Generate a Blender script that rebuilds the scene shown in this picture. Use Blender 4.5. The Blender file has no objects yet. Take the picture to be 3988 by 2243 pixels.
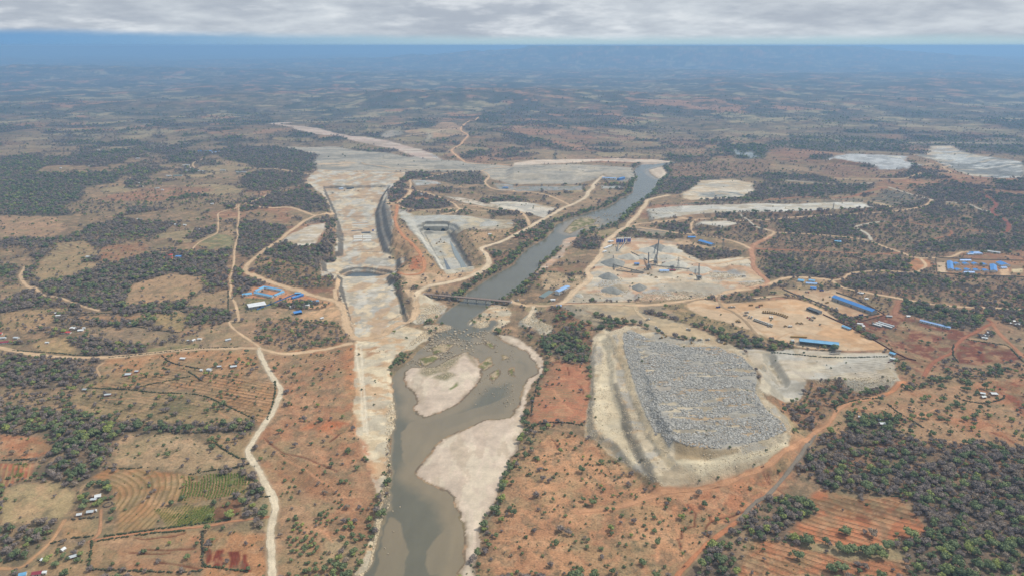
import bpy, math, random
import numpy as np
from mathutils import Matrix, Vector

random.seed(7)
RNG = np.random.default_rng(11)
SC = bpy.context.scene
ROOT = SC.collection

# ------------------------------------------------------------------ camera
CAM_H = 500.0
PITCH = math.radians(18.97)
HFOV = math.radians(72.0)
cam_data = bpy.data.cameras.new("camera")
cam_data.sensor_fit = 'HORIZONTAL'
cam_data.angle = HFOV
cam_data.clip_start = 1.0
cam_data.clip_end = 400000.0
cam = bpy.data.objects.new("camera", cam_data)
cam.location = (0, 0, CAM_H)
cam.rotation_euler = (math.pi / 2 - PITCH, 0, 0)
ROOT.objects.link(cam)
SC.camera = cam

# ------------------------------------------------------------------ sun, sky, exposure
SUN_EL, SUN_AZ = math.radians(50), math.radians(66)     # azimuth measured from +Y (away from the camera) towards +X
sun_data = bpy.data.lights.new("sun", 'SUN')
sun_data.energy = 2.2
sun_data.angle = math.radians(3)
sun_data.color = (1.0, 0.93, 0.81)
sun = bpy.data.objects.new("sun", sun_data)
sun_dir = Vector((math.sin(SUN_AZ) * math.cos(SUN_EL), math.cos(SUN_AZ) * math.cos(SUN_EL), math.sin(SUN_EL)))
sun.rotation_euler = sun_dir.to_track_quat('Z', 'Y').to_euler()
sun.location = (0, 0, 900)
ROOT.objects.link(sun)

SC.view_settings.view_transform = 'Standard'
SC.view_settings.look = 'None'
SC.view_settings.gamma = 1.0
SC.view_settings.use_curve_mapping = False
SC.view_settings.exposure = 0.5
SC.render.engine = 'CYCLES'
SC.cycles.use_denoising = True
SC.cycles.max_bounces = 4
SC.cycles.diffuse_bounces = 2
SC.cycles.glossy_bounces = 2
SC.cycles.volume_bounces = 1
SC.cycles.caustics_reflective = False
SC.cycles.caustics_refractive = False

world = bpy.data.worlds.new("World")
SC.world = world
world.use_nodes = True


def build_world():
    nt = world.node_tree
    nt.nodes.clear()
    N, L = nt.nodes.new, nt.links.new

    def math_node(op, a, b=None, clamp=False):
        n = N('ShaderNodeMath'); n.operation = op; n.use_clamp = clamp
        for i, v in enumerate((a, b)):
            if v is None:
                continue
            if isinstance(v, (int, float)):
                n.inputs[i].default_value = v
            else:
                L(v, n.inputs[i])
        return n.outputs[0]

    def mix(f, a, b):
        n = N('ShaderNodeMix'); n.data_type = 'RGBA'
        if isinstance(f, (int, float)):
            n.inputs[0].default_value = f
        else:
            L(f, n.inputs[0])
        for i, v in ((6, a), (7, b)):
            if isinstance(v, tuple):
                n.inputs[i].default_value = (*v, 1)
            else:
                L(v, n.inputs[i])
        return n.outputs[2]

    def ramp(v, lo, hi):
        n = N('ShaderNodeMapRange'); n.interpolation_type = 'SMOOTHSTEP'
        L(v, n.inputs[0]); n.inputs[1].default_value = lo; n.inputs[2].default_value = hi
        return n.outputs[0]

    def noise(vec, scale, detail, rough=.5, off=0.0):
        n = N('ShaderNodeTexNoise'); n.inputs['Scale'].default_value = scale
        n.inputs['Detail'].default_value = detail; n.inputs['Roughness'].default_value = rough
        m = N('ShaderNodeVectorMath'); m.operation = 'ADD'; m.inputs[1].default_value = (off, off * 1.7, off * .6)
        L(vec, m.inputs[0]); L(m.outputs[0], n.inputs['Vector'])
        return n.outputs[0]

    tc = N('ShaderNodeTexCoord')
    sep = N('ShaderNodeSeparateXYZ'); L(tc.outputs['Generated'], sep.inputs[0])
    x, y, z = sep.outputs
    zz = math_node('ADD', math_node('MAXIMUM', z, 0.0), 0.2)
    comb = N('ShaderNodeCombineXYZ')
    L(math_node('DIVIDE', x, zz), comb.inputs[0]); L(math_node('DIVIDE', y, zz), comb.inputs[1])
    uv = comb.outputs[0]
    sky = N('ShaderNodeTexSky'); sky.sky_type = 'NISHITA'; sky.sun_disc = False
    sky.sun_elevation = SUN_EL; sky.sun_rotation = SUN_AZ
    blue = N('ShaderNodeVectorMath'); blue.operation = 'SCALE'; L(sky.outputs[0], blue.inputs[0]); blue.inputs['Scale'].default_value = 0.09
    a = noise(uv, 1.25, 6, .52, 3.1)
    b = noise(uv, 3.6, 8, .58, 9.4)
    big = noise(uv, 0.55, 3, .5, 5.0)
    body = math_node('ADD', math_node('MULTIPLY', a, .66), math_node('MULTIPLY', b, .34))
    body = math_node('ADD', math_node('MULTIPLY', body, .84), math_node('MULTIPLY', noise(uv, 9.0, 6, .6, 1.7), .16))
    lit = ramp(body, .38, .62)
    cloud = mix(lit, (.305, .34, .392), (.46, .495, .53))
    cloud = mix(math_node('MULTIPLY', ramp(math_node('ADD', math_node('MULTIPLY', big, .4), math_node('MULTIPLY', b, .6)), .50, .68), .6), cloud, (.60, .62, .64))
    cover = ramp(math_node('ADD', math_node('MULTIPLY', a, .5), math_node('MULTIPLY', b, .5)),   .27, .33)
    c1 = mix(cover, blue.outputs[0], cloud)
    # pale air below the cloud base close to the horizon; bluer towards the rain on the left
    side = ramp(x, -.62, .05)
    low = mix(side, (.125, .255, .435), (.33, .44, .48))
    edge = math_node('ADD', z, math_node('MULTIPLY', math_node('SUBTRACT', b, .5), .008))
    top = math_node('ADD', .0155, math_node('MULTIPLY', math_node('MINIMUM', side, 1.0), -.006))
    g = N('ShaderNodeMapRange'); g.interpolation_type = 'SMOOTHSTEP'
    L(edge, g.inputs[0]); L(math_node('SUBTRACT', top, .0055), g.inputs[1]); L(math_node('ADD', top, .0055), g.inputs[2])
    c2 = mix(g.outputs[0], low, c1)
    bg = N('ShaderNodeBackground'); L(c2, bg.inputs[0]); bg.inputs[1].default_value = 1.0
    out = N('ShaderNodeOutputWorld'); L(bg.outputs[0], out.inputs[0])


build_world()

# ------------------------------------------------------------------ picture -> ground
FULL_W, FULL_H = 3988, 2243
FPX = FULL_W / 2 / math.tan(HFOV / 2)
CP, SP = math.cos(PITCH), math.sin(PITCH)
TX, TY, TS = [0, 1000, 2000, 2988], [0, 562, 1124, 1681], 2.576


def at(px, py, z=0.0):
    """point of the level z that the photograph shows at (px, py)"""
    dx = (px - FULL_W / 2) / FPX
    dy = -(py - FULL_H / 2) / FPX
    d = (dx, CP + dy * SP, -SP + dy * CP)
    if d[2] > -0.0016:
        d = (d[0], d[1], -0.0016)
    t = (z - CAM_H) / d[2]
    return (d[0] * t, d[1] * t)


def to_px(x, y, z):
    v = z - CAM_H
    fwd = y * CP - v * SP
    up = y * SP + v * CP
    return FULL_W / 2 + FPX * x / fwd, FULL_H / 2 - FPX * up / fwd


def px_list(s):
    out = []; ox = oy = 0; k = TS
    for tok in s.split():
        if tok[0] == 'r':
            ox, oy, k = TX[int(tok[3])], TY[int(tok[1])], TS
        elif tok[0] == 'o':
            ox, oy, k = 0, 0, 2576 / FULL_W
        else:
            a, b = tok.split(',')
            out.append((ox + float(a) / k, oy + float(b) / k))
    return out


def W(s, z=0.0):
    return np.array([at(a, b, z) for a, b in px_list(s)])


# ------------------------------------------------------------------ noise
TAB = RNG.random((256, 256))


def vnoise(x, y):
    xi = np.floor(x).astype(np.int64); yi = np.floor(y).astype(np.int64)
    fx = x - xi; fy = y - yi
    fx = fx * fx * (3 - 2 * fx); fy = fy * fy * (3 - 2 * fy)
    x0 = xi & 255; x1 = (xi + 1) & 255; y0 = yi & 255; y1 = (yi + 1) & 255
    return (TAB[x0, y0] * (1 - fx) + TAB[x1, y0] * fx) * (1 - fy) + (TAB[x0, y1] * (1 - fx) + TAB[x1, y1] * fx) * fy


def fbm(x, y, size, octaves=4, seed=0, gain=.5):
    s = 0; a = 1; n = 0
    for o in range(octaves):
        k = 2 ** o / size
        c, d = math.cos(.5 + o * 1.1), math.sin(.5 + o * 1.1)
        s = s + a * vnoise((x * c - y * d) * k + seed * 13.7 + o * 31.3, (x * d + y * c) * k + seed * 7.3 + o * 17.9)
        n += a; a *= gain
    return s / n


def sstep(v, a, b):
    t = np.clip((v - a) / (b - a), 0, 1)
    return t * t * (3 - 2 * t)


def seg_dist2(x, y, a, b):
    ex, ey = b[0] - a[0], b[1] - a[1]
    l2 = ex * ex + ey * ey + 1e-9
    t = np.clip(((x - a[0]) * ex + (y - a[1]) * ey) / l2, 0, 1)
    return (x - a[0] - t * ex) ** 2 + (y - a[1] - t * ey) ** 2


def sdf(poly, x, y):
    d2 = np.full(x.shape, 1e18); ins = np.zeros(x.shape, bool)
    n = len(poly)
    for i in range(n):
        a, b = poly[i], poly[(i + 1) % n]
        d2 = np.minimum(d2, seg_dist2(x, y, a, b))
        c = (a[1] > y) != (b[1] > y)
        if abs(b[1] - a[1]) > 1e-9:
            ins ^= c & (x < (b[0] - a[0]) * (y - a[1]) / (b[1] - a[1]) + a[0])
    d = np.sqrt(d2)
    return np.where(ins, -d, d)


def lin(r, g, b, k=1.0):
    def f(c):
        c /= 255.0
        return c / 12.92 if c <= .04045 else ((c + .055) / 1.055) ** 2.4
    return np.array([f(r) * k, f(g) * k, f(b) * k])


# ------------------------------------------------------------------ the terrain grid (denser close by)
def make_rows():
    ys = [-30000, -12000, -5000, -2000, -600, 0, 250, 380, 450]
    y = 490.0
    while y < 3000:
        ys.append(y); y += 1.6 + max(0, y - 550) * .0026
    while y < 200000:
        ys.append(y); y += 8.0 * (y / 3000) ** 1.75
    return np.array(ys, float)


YS = make_rows()
HW = 0.755 * np.maximum(YS, 0) + 165
core = np.linspace(-1, 1, 841)
US = np.concatenate([[-2.2, -1.8, -1.5, -1.3, -1.15, -1.05], core, [1.05, 1.15, 1.3, 1.5, 1.8, 2.2]])
NR, NC = len(YS), len(US)
GX = (HW[:, None] * US[None, :]); GX[:, 0] = np.minimum(GX[:, 0], -60000); GX[:, -1] = np.maximum(GX[:, -1], 60000); GY = np.repeat(YS[:, None], NC, 1)
X, Y = GX.ravel(), GY.ravel()
DIST = np.sqrt(X * X + Y * Y)
NP = X.size

N8 = fbm(X, Y, 9, 3, 1)
N30 = fbm(X, Y, 34, 4, 2)
N120 = fbm(X, Y, 130, 4, 3)
N600 = fbm(X, Y, 650, 4, 4)
LOD = np.maximum(1, DIST / 1600)
WX = X + (fbm(X, Y, 22, 3, 5) - .5) * 9 * LOD
WY = Y + (fbm(X, Y, 22, 3, 6) - .5) * 9 * LOD

farw = sstep(Y, 2300, 9000)
near_amp = 7 + 42 * farw
Z = (N600 - .5) * 2 * near_amp + (fbm(X, Y, 2600, 3, 8) - .5) * 2 * (90 * sstep(Y, 3500, 16000)) + (N120 - .5) * 4
Z += (N8 - .5) * .5

# far ridges
for px, py, r, hgt, asp in ((1690, 158, 2300, 400, 2.0), (1500, 152, 2600, 400, 2.4), (1180, 262, 800, 55, 2.2), (150, 182, 1800, 110, 3.2), (2050, 152, 3000, 250, 2.0), (1850, 150, 1800, 300, 1.4), (2300, 215, 1800, 40, 3),
                            (2150, 150, 3500, 60, 3), (980, 330, 500, 26, 2), (760, 250, 700, 30, 2), (2050, 300, 500, 25, 2.5), (1400, 240, 900, 45, 2.4), (1750, 250, 900, 45, 2.4)):
    c = at(px * FULL_W / 2576, py * FULL_W / 2576 + 6, 0)
    q = ((X - c[0]) / (r * asp)) ** 2 + ((Y - c[1]) / r) ** 2
    Z += hgt * np.exp(-q) * (.7 + .6 * N600)
Z = np.minimum(Z, 492)

C = np.zeros((NP, 3))
WOOD = np.zeros(NP); GREEN = np.full(NP, .3); ROCK = np.full(NP, .12); SHRUB = np.full(NP, .4)
CLS = np.zeros(NP, np.int16)
CLASSES = ['ground']


def cls_id(name):
    if name not in CLASSES:
        CLASSES.append(name)
    return CLASSES.index(name)


def near(poly, m, warp=True):
    lo, hi = poly.min(0) - m, poly.max(0) + m
    gx, gy = (WX, WY) if warp else (X, Y)
    r0, r1 = np.searchsorted(YS, lo[1] - 60), np.searchsorted(YS, hi[1] + 60)
    sl = slice(max(0, r0 - 1) * NC, min(NR, r1 + 1) * NC)
    k = np.nonzero((gx[sl] > lo[0]) & (gx[sl] < hi[0]) & (gy[sl] > lo[1]) & (gy[sl] < hi[1]))[0] + sl.start
    return k, gx[k], gy[k]


def paint(s, col, soft=5., amt=1., wood=None, rock=None, cls=None, green=None, shrub=None, var=.16, z=0., grain=None, poly=None):
    p = W(s, z) if poly is None else poly
    k, gx, gy = near(p, soft * 3)
    if not len(k):
        return
    d = sdf(p, gx, gy)
    m = np.clip(.5 - d / (soft * LOD[k]), 0, 1) * amt
    v = 1 + var * 2 * ((N8[k] - .5) * .5 + (N30[k] - .5) * .9 + (N120[k] - .5) * .9)
    c = np.asarray(col)[None, :] * v[:, None]
    if grain is not None:
        g = sstep(N30[k] * .6 + N120[k] * .4, .38, .62)[:, None]
        c = c * (1 - g) + np.asarray(grain)[None, :] * v[:, None] * g
    C[k] = C[k] * (1 - m[:, None]) + c * m[:, None]
    for arr, val in ((WOOD, wood), (ROCK, rock), (GREEN, green), (SHRUB, shrub)):
        if val is not None:
            arr[k] = arr[k] * (1 - m) + val * m
    if cls:
        CLS[k[m > .5]] = cls_id(cls)


def carve(s, z, run=1.2, bench=None, poly=None, zf=None, zpx=None, warp=False):
    """cut the ground down to a floor; the sides rise one metre per `run` metres outwards"""
    p = W(s, z if zpx is None else zpx) if poly is None else poly
    k, gx, gy = near(p, 90 * run, warp)
    d = np.maximum(sdf(p, gx, gy), 0)
    up = d / run
    if bench:
        hgt, wid = bench
        per = hgt * run + wid
        n = np.floor(d / per)
        up = n * hgt + np.minimum((d - n * per) / run, hgt)
    fl = z if zf is None else zf(gx, gy)
    Z[k] = np.minimum(Z[k], fl + up + (N8[k] - .5) * .8)


def build_up(s, z, run=1.4, poly=None, rough=0., warp=False, zf=None):
    p = W(s, z) if poly is None else poly
    k, gx, gy = near(p, 60 * run, warp)
    d = np.maximum(sdf(p, gx, gy), 0)
    top = z if zf is None else zf(gx, gy)
    Z[k] = np.maximum(Z[k], top - d / run + (N8[k] - .5) * rough)


def level(s, z, soft=15., amt=1.):
    p = W(s, z)
    k, gx, gy = near(p, soft * 2, False)
    m = np.clip(1 - np.maximum(sdf(p, gx, gy), 0) / soft, 0, 1) * amt
    m = m * m * (3 - 2 * m)
    Z[k] = Z[k] * (1 - m) + z * m


STRIPES = []


def stripes(*a, **k):
    STRIPES.append((a, k))          # drawn after the soil is finished


def draw_stripes(s, spacing, col, width=.3, centre=None, angle=0., amt=.8, bump=.5, soft=3., wob=.5, z=0.):
    """terrace banks or furrows: ridges of real height along arcs (centre in picture px) or straight lines"""
    p = W(s, z)
    k, gx, gy = near(p, soft * 2)
    d = sdf(p, gx, gy)
    m = np.clip(.5 - d / soft, 0, 1)
    if centre:
        c = W(centre, z)[0]
        t = np.hypot(X[k] - c[0], Y[k] - c[1])
    else:
        a = math.radians(angle)
        t = X[k] * math.cos(a) + Y[k] * math.sin(a)
    t = t / spacing + (N120[k] - .5) * 5 * wob + (N30[k] - .5) * .9 * wob
    f = t - np.floor(t)
    prof = np.clip(1 - np.abs(f - .5) / width, 0, 1)
    mm = np.clip(m * prof * amt * (.55 + .9 * N30[k]), 0, 1)
    C[k] = C[k] * (1 - mm[:, None]) + np.asarray(col)[None, :] * .82 * mm[:, None]
    Z[k] += bump * m * prof


# ------------------------------------------------------------------ farmland patchwork that covers everything not traced below
def cells(x, y, size, seed, ang):
    c, s = math.cos(ang), math.sin(ang)
    u, v = (x * c - y * s) / size, (x * s + y * c) / (size * .62)
    ui, vi = np.floor(u).astype(np.int64), np.floor(v).astype(np.int64)
    best = np.full(x.shape, 1e9); sec = best.copy(); idr = np.zeros(x.shape)
    for i in (-1, 0, 1):
        for j in (-1, 0, 1):
            a, b = (ui + i + seed * 7) & 255, (vi + j + seed * 3) & 255
            d = (ui + i + TAB[a, b] - u) ** 2 + (vi + j + TAB[b, a] - v) ** 2
            r = TAB[(a * 5 + 11) & 255, (b * 3 + 71) & 255]
            c2 = d < best
            sec = np.where(c2, best, np.minimum(sec, d)); idr = np.where(c2, r, idr); best = np.where(c2, d, best)
    return idr, np.sqrt(sec) - np.sqrt(best)


TAN, TAN2 = lin(142, 120, 95, .96), lin(124, 108, 88, .96)
RED, DRED = lin(154, 113, 88, .96), lin(122, 76, 58, .96)
STRAW = lin(160, 141, 108, .96)
SCRUB = lin(112, 98, 84, .96)
CX, CY = WX + (N120 - .5) * 90, WY + (N120 - .5) * 90
cid, cedge = cells(CX, CY, 190, 1, .5)
cid2, cedge2 = cells(CX, CY, 620, 2, 1.1)
redness = sstep(N600 + (cid - .5) * .35 + .10 * np.clip(X / 900, -1, 1), .48, .66)
base = TAN[None, :] * (1 - redness[:, None]) + RED[None, :] * redness[:, None]
tone = (.80 + .42 * ((cid * 7.13) % 1))[:, None]
C[:] = base * tone
gr = ((cid * 3.7) % 1 > .82)[:, None] & (redness[:, None] < .5)
C[:] = np.where(gr, STRAW[None, :], C)
wd = sstep(N600 * .45 + N120 * .45 + (cid - .5) * .42 + (cid2 - .5) * .40, .46, .60)
FARW = sstep(N600 * .4 + N120 * .5 + (cid - .5) * .5 + (cid2 - .5) * .7 + .10, .30, .54)
WOOD[:] = wd * (1 - farw) + FARW * farw
WOOD[:] = np.maximum(WOOD, sstep(cedge * (1 + N30), .09, .03) * .75)
GREEN[:] = .17 + .5 * sstep(N120, .5, .75)
v = 1 + .34 * (N8 - .5) + .4 * (N30 - .5)
C *= v[:, None]

# ------------------------------------------------------------------ traced land
WL = -3.0                                       # river level
K = .98
ORANGE, ORANGE2 = lin(172, 126, 94, K), lin(166, 110, 80, K)
ROCKW, ROCKT, ROCKG = lin(206, 194, 176, K), lin(184, 160, 130, K), lin(160, 157, 150, K)
SAND, SAND2 = lin(206, 190, 168, K), lin(186, 167, 146, K)
YARD, DUST = lin(200, 168, 134, K), lin(196, 172, 142, K)
GREY, DGREY = lin(168, 168, 166, K), lin(112, 110, 104, K)
GRASSG = lin(112, 118, 72, K)
BANK = lin(128, 108, 82, K)

# --- gently level the worked land so that cuts and fills start from known ground
level("o 1480,850 1650,1240 2000,1190 2010,1060 1920,960 1700,800 1560,800", 0, 60)
level("r2c2 500,180 1200,170 1900,120 2150,180 r2c3 250,100 700,330 1250,660 1250,720 r2c2 2300,640 1900,560 1300,420 800,420", 11, 70)
level("r1c1 560,440 620,260 1500,290 2100,700 2180,1290 1500,1448 820,1448 640,1100 780,700", 3, 60)
level("r1c2 650,1448 900,960 1300,840 2300,1000 2400,1400", 4, 60)

# soils
paint("r2c1 60,640 300,660 880,560 960,700 950,1150 1010,1448 r3c1 1010,0 1130,400 1200,620 1190,780 1170,1000 1060,1300 1000,1448 170,1448 190,770 100,540 0,350 0,30 r2c1 20,1448 160,1250 240,1050 190,920",
      ORANGE, 10, wood=.06, shrub=.5, grain=lin(160, 128, 98, K), green=.6)
paint("r3c2 80,0 400,0 800,60 1000,290 1400,570 2200,480 2576,340 r3c3 0,340 200,200 450,0 480,30 250,450 100,600 r3c2 2576,700 2250,890 1900,1150 1650,1448 r3c1 2060,1448 2200,1180 2400,650 2530,250",
      ORANGE, 14, wood=.07, shrub=1.3, grain=lin(186, 140, 104, K), green=.7)
paint("r3c2 1500,620 1900,560 2576,400 r3c3 100,420 0,640 r3c2 2300,800 2050,950 1850,950 1600,800", ORANGE2, 60, .8, shrub=.4, wood=.04)
paint("r2c2 420,200 560,300 800,420 780,700 800,900 740,1300 700,1330 150,1400 60,1300 170,1150 230,960 330,880 200,520 400,400", lin(150, 108, 80, K), 10, wood=.4, green=.55, shrub=.8)
paint("r2c2 300,720 500,730 700,760 800,900 740,1290 650,1330 150,1340 110,1290 170,1150 230,960", lin(168, 116, 88, K), 8, wood=.02, shrub=.25)
stripes("r2c2 260,960 500,900 780,900 740,1290 650,1330 150,1340 170,1150", 7, lin(196, 130, 96, K), .3, centre="r2c2 420,1700", amt=.9, bump=.5, wob=.6)
stripes("r2c2 280,730 700,760 790,900 500,900", 8, lin(196, 130, 96, K), .3, centre="r2c2 500,400", amt=.8, bump=.5, wob=.8)
paint("r2c3 400,1000 1180,1060 1570,880 2100,900 2576,780 2576,1448 r3c3 2576,0 2576,150 2100,130 1500,80 1300,0 850,0 480,0 r2c3 480,1448 0,1250 0,1170 330,1130", lin(172, 120, 88, K), 20, wood=.16, green=.75, shrub=.5, grain=lin(160, 128, 98, K))
paint("r2c3 2230,970 2576,800 2576,1300 2400,1100", lin(140, 86, 64, K), 12, wood=.02)
paint("r2c3 1930,540 2030,510 2300,545 2450,600 2576,730 2100,760 1900,750 1880,640", lin(118, 72, 56, K), 8, wood=.05, shrub=.2)
paint("r2c3 800,370 1150,270 1400,290 1850,400 2150,420 2030,480 1900,560 1650,740 1500,900 1260,760 1200,600", lin(128, 82, 64, K), 10, wood=.03, shrub=.3, grain=lin(118, 76, 60, K))
paint("r2c3 1350,330 1800,440 1780,480 1300,370", lin(150, 126, 98, K), 10, wood=.05, shrub=.5)
paint("r2c3 1340,120 1500,140 1900,190 2180,260 2230,330 2050,430 1800,400 1500,290 1340,240", SCRUB, 8, wood=.85, green=.55)
paint("r3c3 430,640 540,560 900,640 1330,640 1480,820 1660,980 1540,1060 1300,1110 900,1170 500,1110 210,980 340,820 500,760", lin(180, 118, 84, K), 5, wood=.02, shrub=.12)
paint("r3c3 430,650 900,660 1330,660 1490,840 1200,900 960,880 600,800", lin(150, 112, 78, K), 6, .9, grain=lin(122, 70, 52, K))
stripes("r3c3 430,640 900,640 1330,640 1500,830 1660,980 1300,1110 900,1170 500,1110 210,980", 9.5, lin(112, 86, 60, K), .2, centre="r3c3 1150,-900", amt=1, bump=.9, wob=.35)
paint("r3c3 0,1060 300,1130 800,1290 1450,1290 1450,1448 r3c2 2250,1448 2350,1100 2576,1040", lin(170, 116, 84, K), 7, wood=.05, shrub=.5)
stripes("r3c3 0,1060 300,1130 800,1290 1450,1290 1450,1448 r3c2 2250,1448 2350,1100 2576,1040", 9, lin(112, 88, 62, K), .2, centre="r3c3 1150,-900", amt=1, bump=.7, wob=.4)

paint("r2c2 290,480 450,430 620,450 700,560 800,700 640,750 520,720 330,650", lin(124, 108, 86, K), 8, wood=.9, green=.65)
# the big grey thicket in the lower right corner and its arms
TH = lin(118, 100, 84, K)
paint("r3c3 480,40 850,0 1000,-60 1250,20 1500,80 2100,130 2700,170 2700,1700 1500,1700 1480,1290 1400,1130 1660,1000 1480,790 1340,630 900,600 540,545 420,470 250,460 330,250", TH, 10, wood=.97, green=.30, shrub=.5, grain=lin(140, 100, 76, K))
paint("r3c3 1250,1080 1700,1000 2576,1000 2700,1700 1450,1700 1440,1290", TH, 10, wood=.9, green=.62)
paint("r3c3 0,650 380,650 490,800 300,900 200,990 300,1110 0,1050 r3c2 2300,1130 2250,1448 2200,1700 1600,1700 1700,1448 1900,1160 2100,930 2260,880 2450,780", TH, 8, wood=.95, green=.5)
paint("r3c3 820,-90 1000,-140 1250,-150 1300,30 900,20", TH, 8, wood=.9, green=.7)
paint("r2c3 780,1240 900,1260 900,1448 r3c3 1250,30 800,0 r2c3 850,1448", TH, 6, .9, wood=.95, green=.8)
paint("r2c3 330,1000 750,960 900,1060 900,1110 700,1200 640,1290 480,1440 240,1340 150,1230 330,1120", lin(150, 112, 84, K), 10, wood=.55, green=.3, shrub=1.2)
paint("r2c3 1230,830 1560,880 2100,800 2576,760 2576,880 2050,920 1600,1000 1380,1010 1400,930", lin(150, 116, 90, K), 10, wood=.45, green=.45, shrub=1.2)
# the broad east side bush
paint("r1c2 1340,780 2576,700 r1c3 900,690 2576,560 2576,1060 1700,1060 r1c3 2576,1330 r2c3 2576,200 1340,110 800,20 r1c3 0,1448 r1c2 2400,1000 1900,920 1400,860", lin(130, 112, 92, K), 40, .85, wood=.42, green=.3, shrub=1., grain=lin(128, 100, 80, K))
for s, g in (("r1c3 100,780 900,700 880,850 1000,960 700,900 200,870", .35), ("r1c3 0,1100 240,1100 300,1200 900,1250 1400,1150 1420,1260 900,1290 700,1340 0,1330", .3), ("r1c3 720,1400 900,1320 1400,1300 1700,1330 2000,1420 2100,1448 800,1448", .3),
             ("r1c3 1580,640 1800,600 1950,700 1920,740 1700,720 1570,680", .12), ("r1c3 1320,580 1450,540 1600,560 1560,620 1400,620", .15), ("r1c3 1500,430 1800,420 2050,560 1980,580 1700,560 1500,510", .2),
             ("r1c3 1400,980 2576,900 2576,1060 1950,1070 1500,1080", .35), ("r1c3 2050,700 2576,640 2576,860 2200,860", .25), ("r1c3 80,290 500,300 780,390 400,370 90,350", .3),
             ("r1c2 1640,1050 2100,1080 2300,1120 2200,1180 1950,1190 1750,1140", .2), ("r1c2 2450,420 2576,330 2576,540 2330,540", .3), ("r1c3 50,390 1100,400 1000,480 500,530 0,540", .35),
             ("r1c2 1480,800 1780,790 1790,890 1500,860", .2), ("r1c3 150,870 880,820 980,930 400,890", .35), ("r1c2 1420,870 1200,850 1000,930 1050,940 1500,960 1700,960 1600,900", .35)):
    paint(s, SCRUB, 14, .9, wood=.9, green=g)
paint("r1c3 90,80 330,110 250,125 30,125", RED, 10, wood=.03); paint("r1c3 700,200 1000,240 1450,270 1200,340 700,330 500,250", lin(140, 108, 88, K), 16, wood=.08, shrub=.7)
paint("r1c2 1500,190 2576,150 2576,290 1900,340 1560,310", lin(140, 108, 86, K), 30, .9, wood=.22, shrub=.8, green=.4)
paint("r1c2 1380,500 1480,330 1900,320 2300,320 1900,370 1680,500", SCRUB, 14, .9, wood=.8, green=.35)
paint("r1c2 2050,20 2250,0 2576,0 2500,150 2250,150", lin(84, 96, 74, K), 16, wood=.95, green=.8)
paint("r0c3 0,1420 600,1380 1500,1420 2576,1400 r1c3 2576,110 2000,60 1400,50 800,70 200,40 0,60", lin(90, 96, 78, K), 25, .8, wood=.8, green=.7)

# west side farmland
paint("r2c0 0,640 1030,700 1000,880 760,1000 0,980", SCRUB, 10, wood=.75, green=.3)
paint("r2c0 0,1000 900,980 700,1200 0,1230", lin(150, 126, 98, K), 14, wood=.35, green=.4, shrub=1)
paint("r2c0 0,1200 900,1230 1500,1330 2576,1330 2576,1448 r3c0 1260,0 1150,160 1000,400 740,540 300,490 500,200 480,0 0,0", lin(110, 96, 78, K), 12, wood=.85, green=.45)
paint("r3c0 0,920 640,850 560,1030 480,1130 200,1340 0,1360", lin(120, 104, 82, K), 10, wood=.75, green=.4)
paint("r2c0 340,0 1330,0 1240,130 1300,220 1000,220 750,130 430,50", SCRUB, 9, wood=.95, green=.35)
paint("r1c0 400,1400 900,1250 1250,1100 2200,1080 2200,1180 2130,1400 2000,1448 400,1448", SCRUB, 9, wood=.95, green=.3)
paint("r2c0 1700,140 1850,40 2050,0 2000,60 1850,140 2300,180 2300,290 1880,280 1840,200 1200,200 1250,150", SCRUB, 8, wood=.85, green=.5)
paint("r1c0 1350,1400 1700,1310 2050,1330 2050,1440 r2c0 2050,0 1850,110 1250,160 1300,20", lin(168, 138, 106, K), 9, wood=.03, shrub=.4)
paint("r2c0 2000,80 2290,0 2290,190 1850,160", lin(160, 134, 104, K), 9, wood=.06, shrub=.4)
paint("r1c0 0,340 500,300 1250,280 1150,380 850,420 750,700 600,710 0,710", lin(92, 90, 78, K), 12, wood=.95, green=.45)
paint("r1c0 2200,780 2380,760 2350,1050 2330,1060 2200,1060 2190,1400 2320,1100 2350,1000 2576,1140 r1c1 0,1120 280,900 300,840 r1c0 2576,780", SCRUB, 8, wood=.95, green=.25)
paint("r1c0 2400,780 2576,780 r1c1 300,840 260,930 0,1120 r1c0 2470,1140 2370,1080 2400,900", SCRUB, 8, wood=.95, green=.25)
paint("r1c0 1850,950 1950,860 2170,820 2170,880 2000,960", SCRUB, 7, wood=.95, green=.25)
paint("r1c0 1960,1010 2180,900 2330,920 2350,1000 2340,1050 2100,1060", lin(132, 128, 92, K), 6, wood=.0, shrub=.05)
paint("r1c0 900,560 1400,450 2100,420 2130,470 1650,560 1000,640", lin(152, 112, 88, K), 14, wood=.12)
paint("r1c0 600,600 900,560 1650,580 2350,500 2576,480 2576,560 2300,620 1300,640 760,730", lin(150, 128, 100, K), 14, wood=.3)
paint("r1c0 0,720 560,730 640,860 450,940 0,930", lin(164, 132, 104, K), 9, wood=.05, shrub=.4)
paint("r1c0 330,1300 560,1000 850,960 1000,1100 850,1180 1000,1220 700,1330 400,1400", lin(150, 126, 96, K), 9, wood=.06, shrub=.3)
stripes("r1c0 330,1300 560,1000 850,960 1000,1100 850,1180 1000,1220 700,1330 400,1400", 13, lin(184, 164, 124, K), .25, centre="r1c0 1300,900", amt=.9, bump=.7)
paint("r1c0 1000,1040 1450,970 1480,1080 1200,1180 1000,1190", lin(150, 106, 82, K), 9, wood=.05)
stripes("r1c0 1000,1040 1450,970 1480,1080 1200,1180 1000,1190", 14, lin(176, 150, 114, K), .25, angle=95, amt=.9, bump=.7)
stripes("r1c0 850,560 2200,620 2200,1060 1500,1080 1100,960 800,760", 16, lin(112, 98, 80, K), .2, centre="r1c0 1500,1900", amt=.6, bump=.5)
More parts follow.
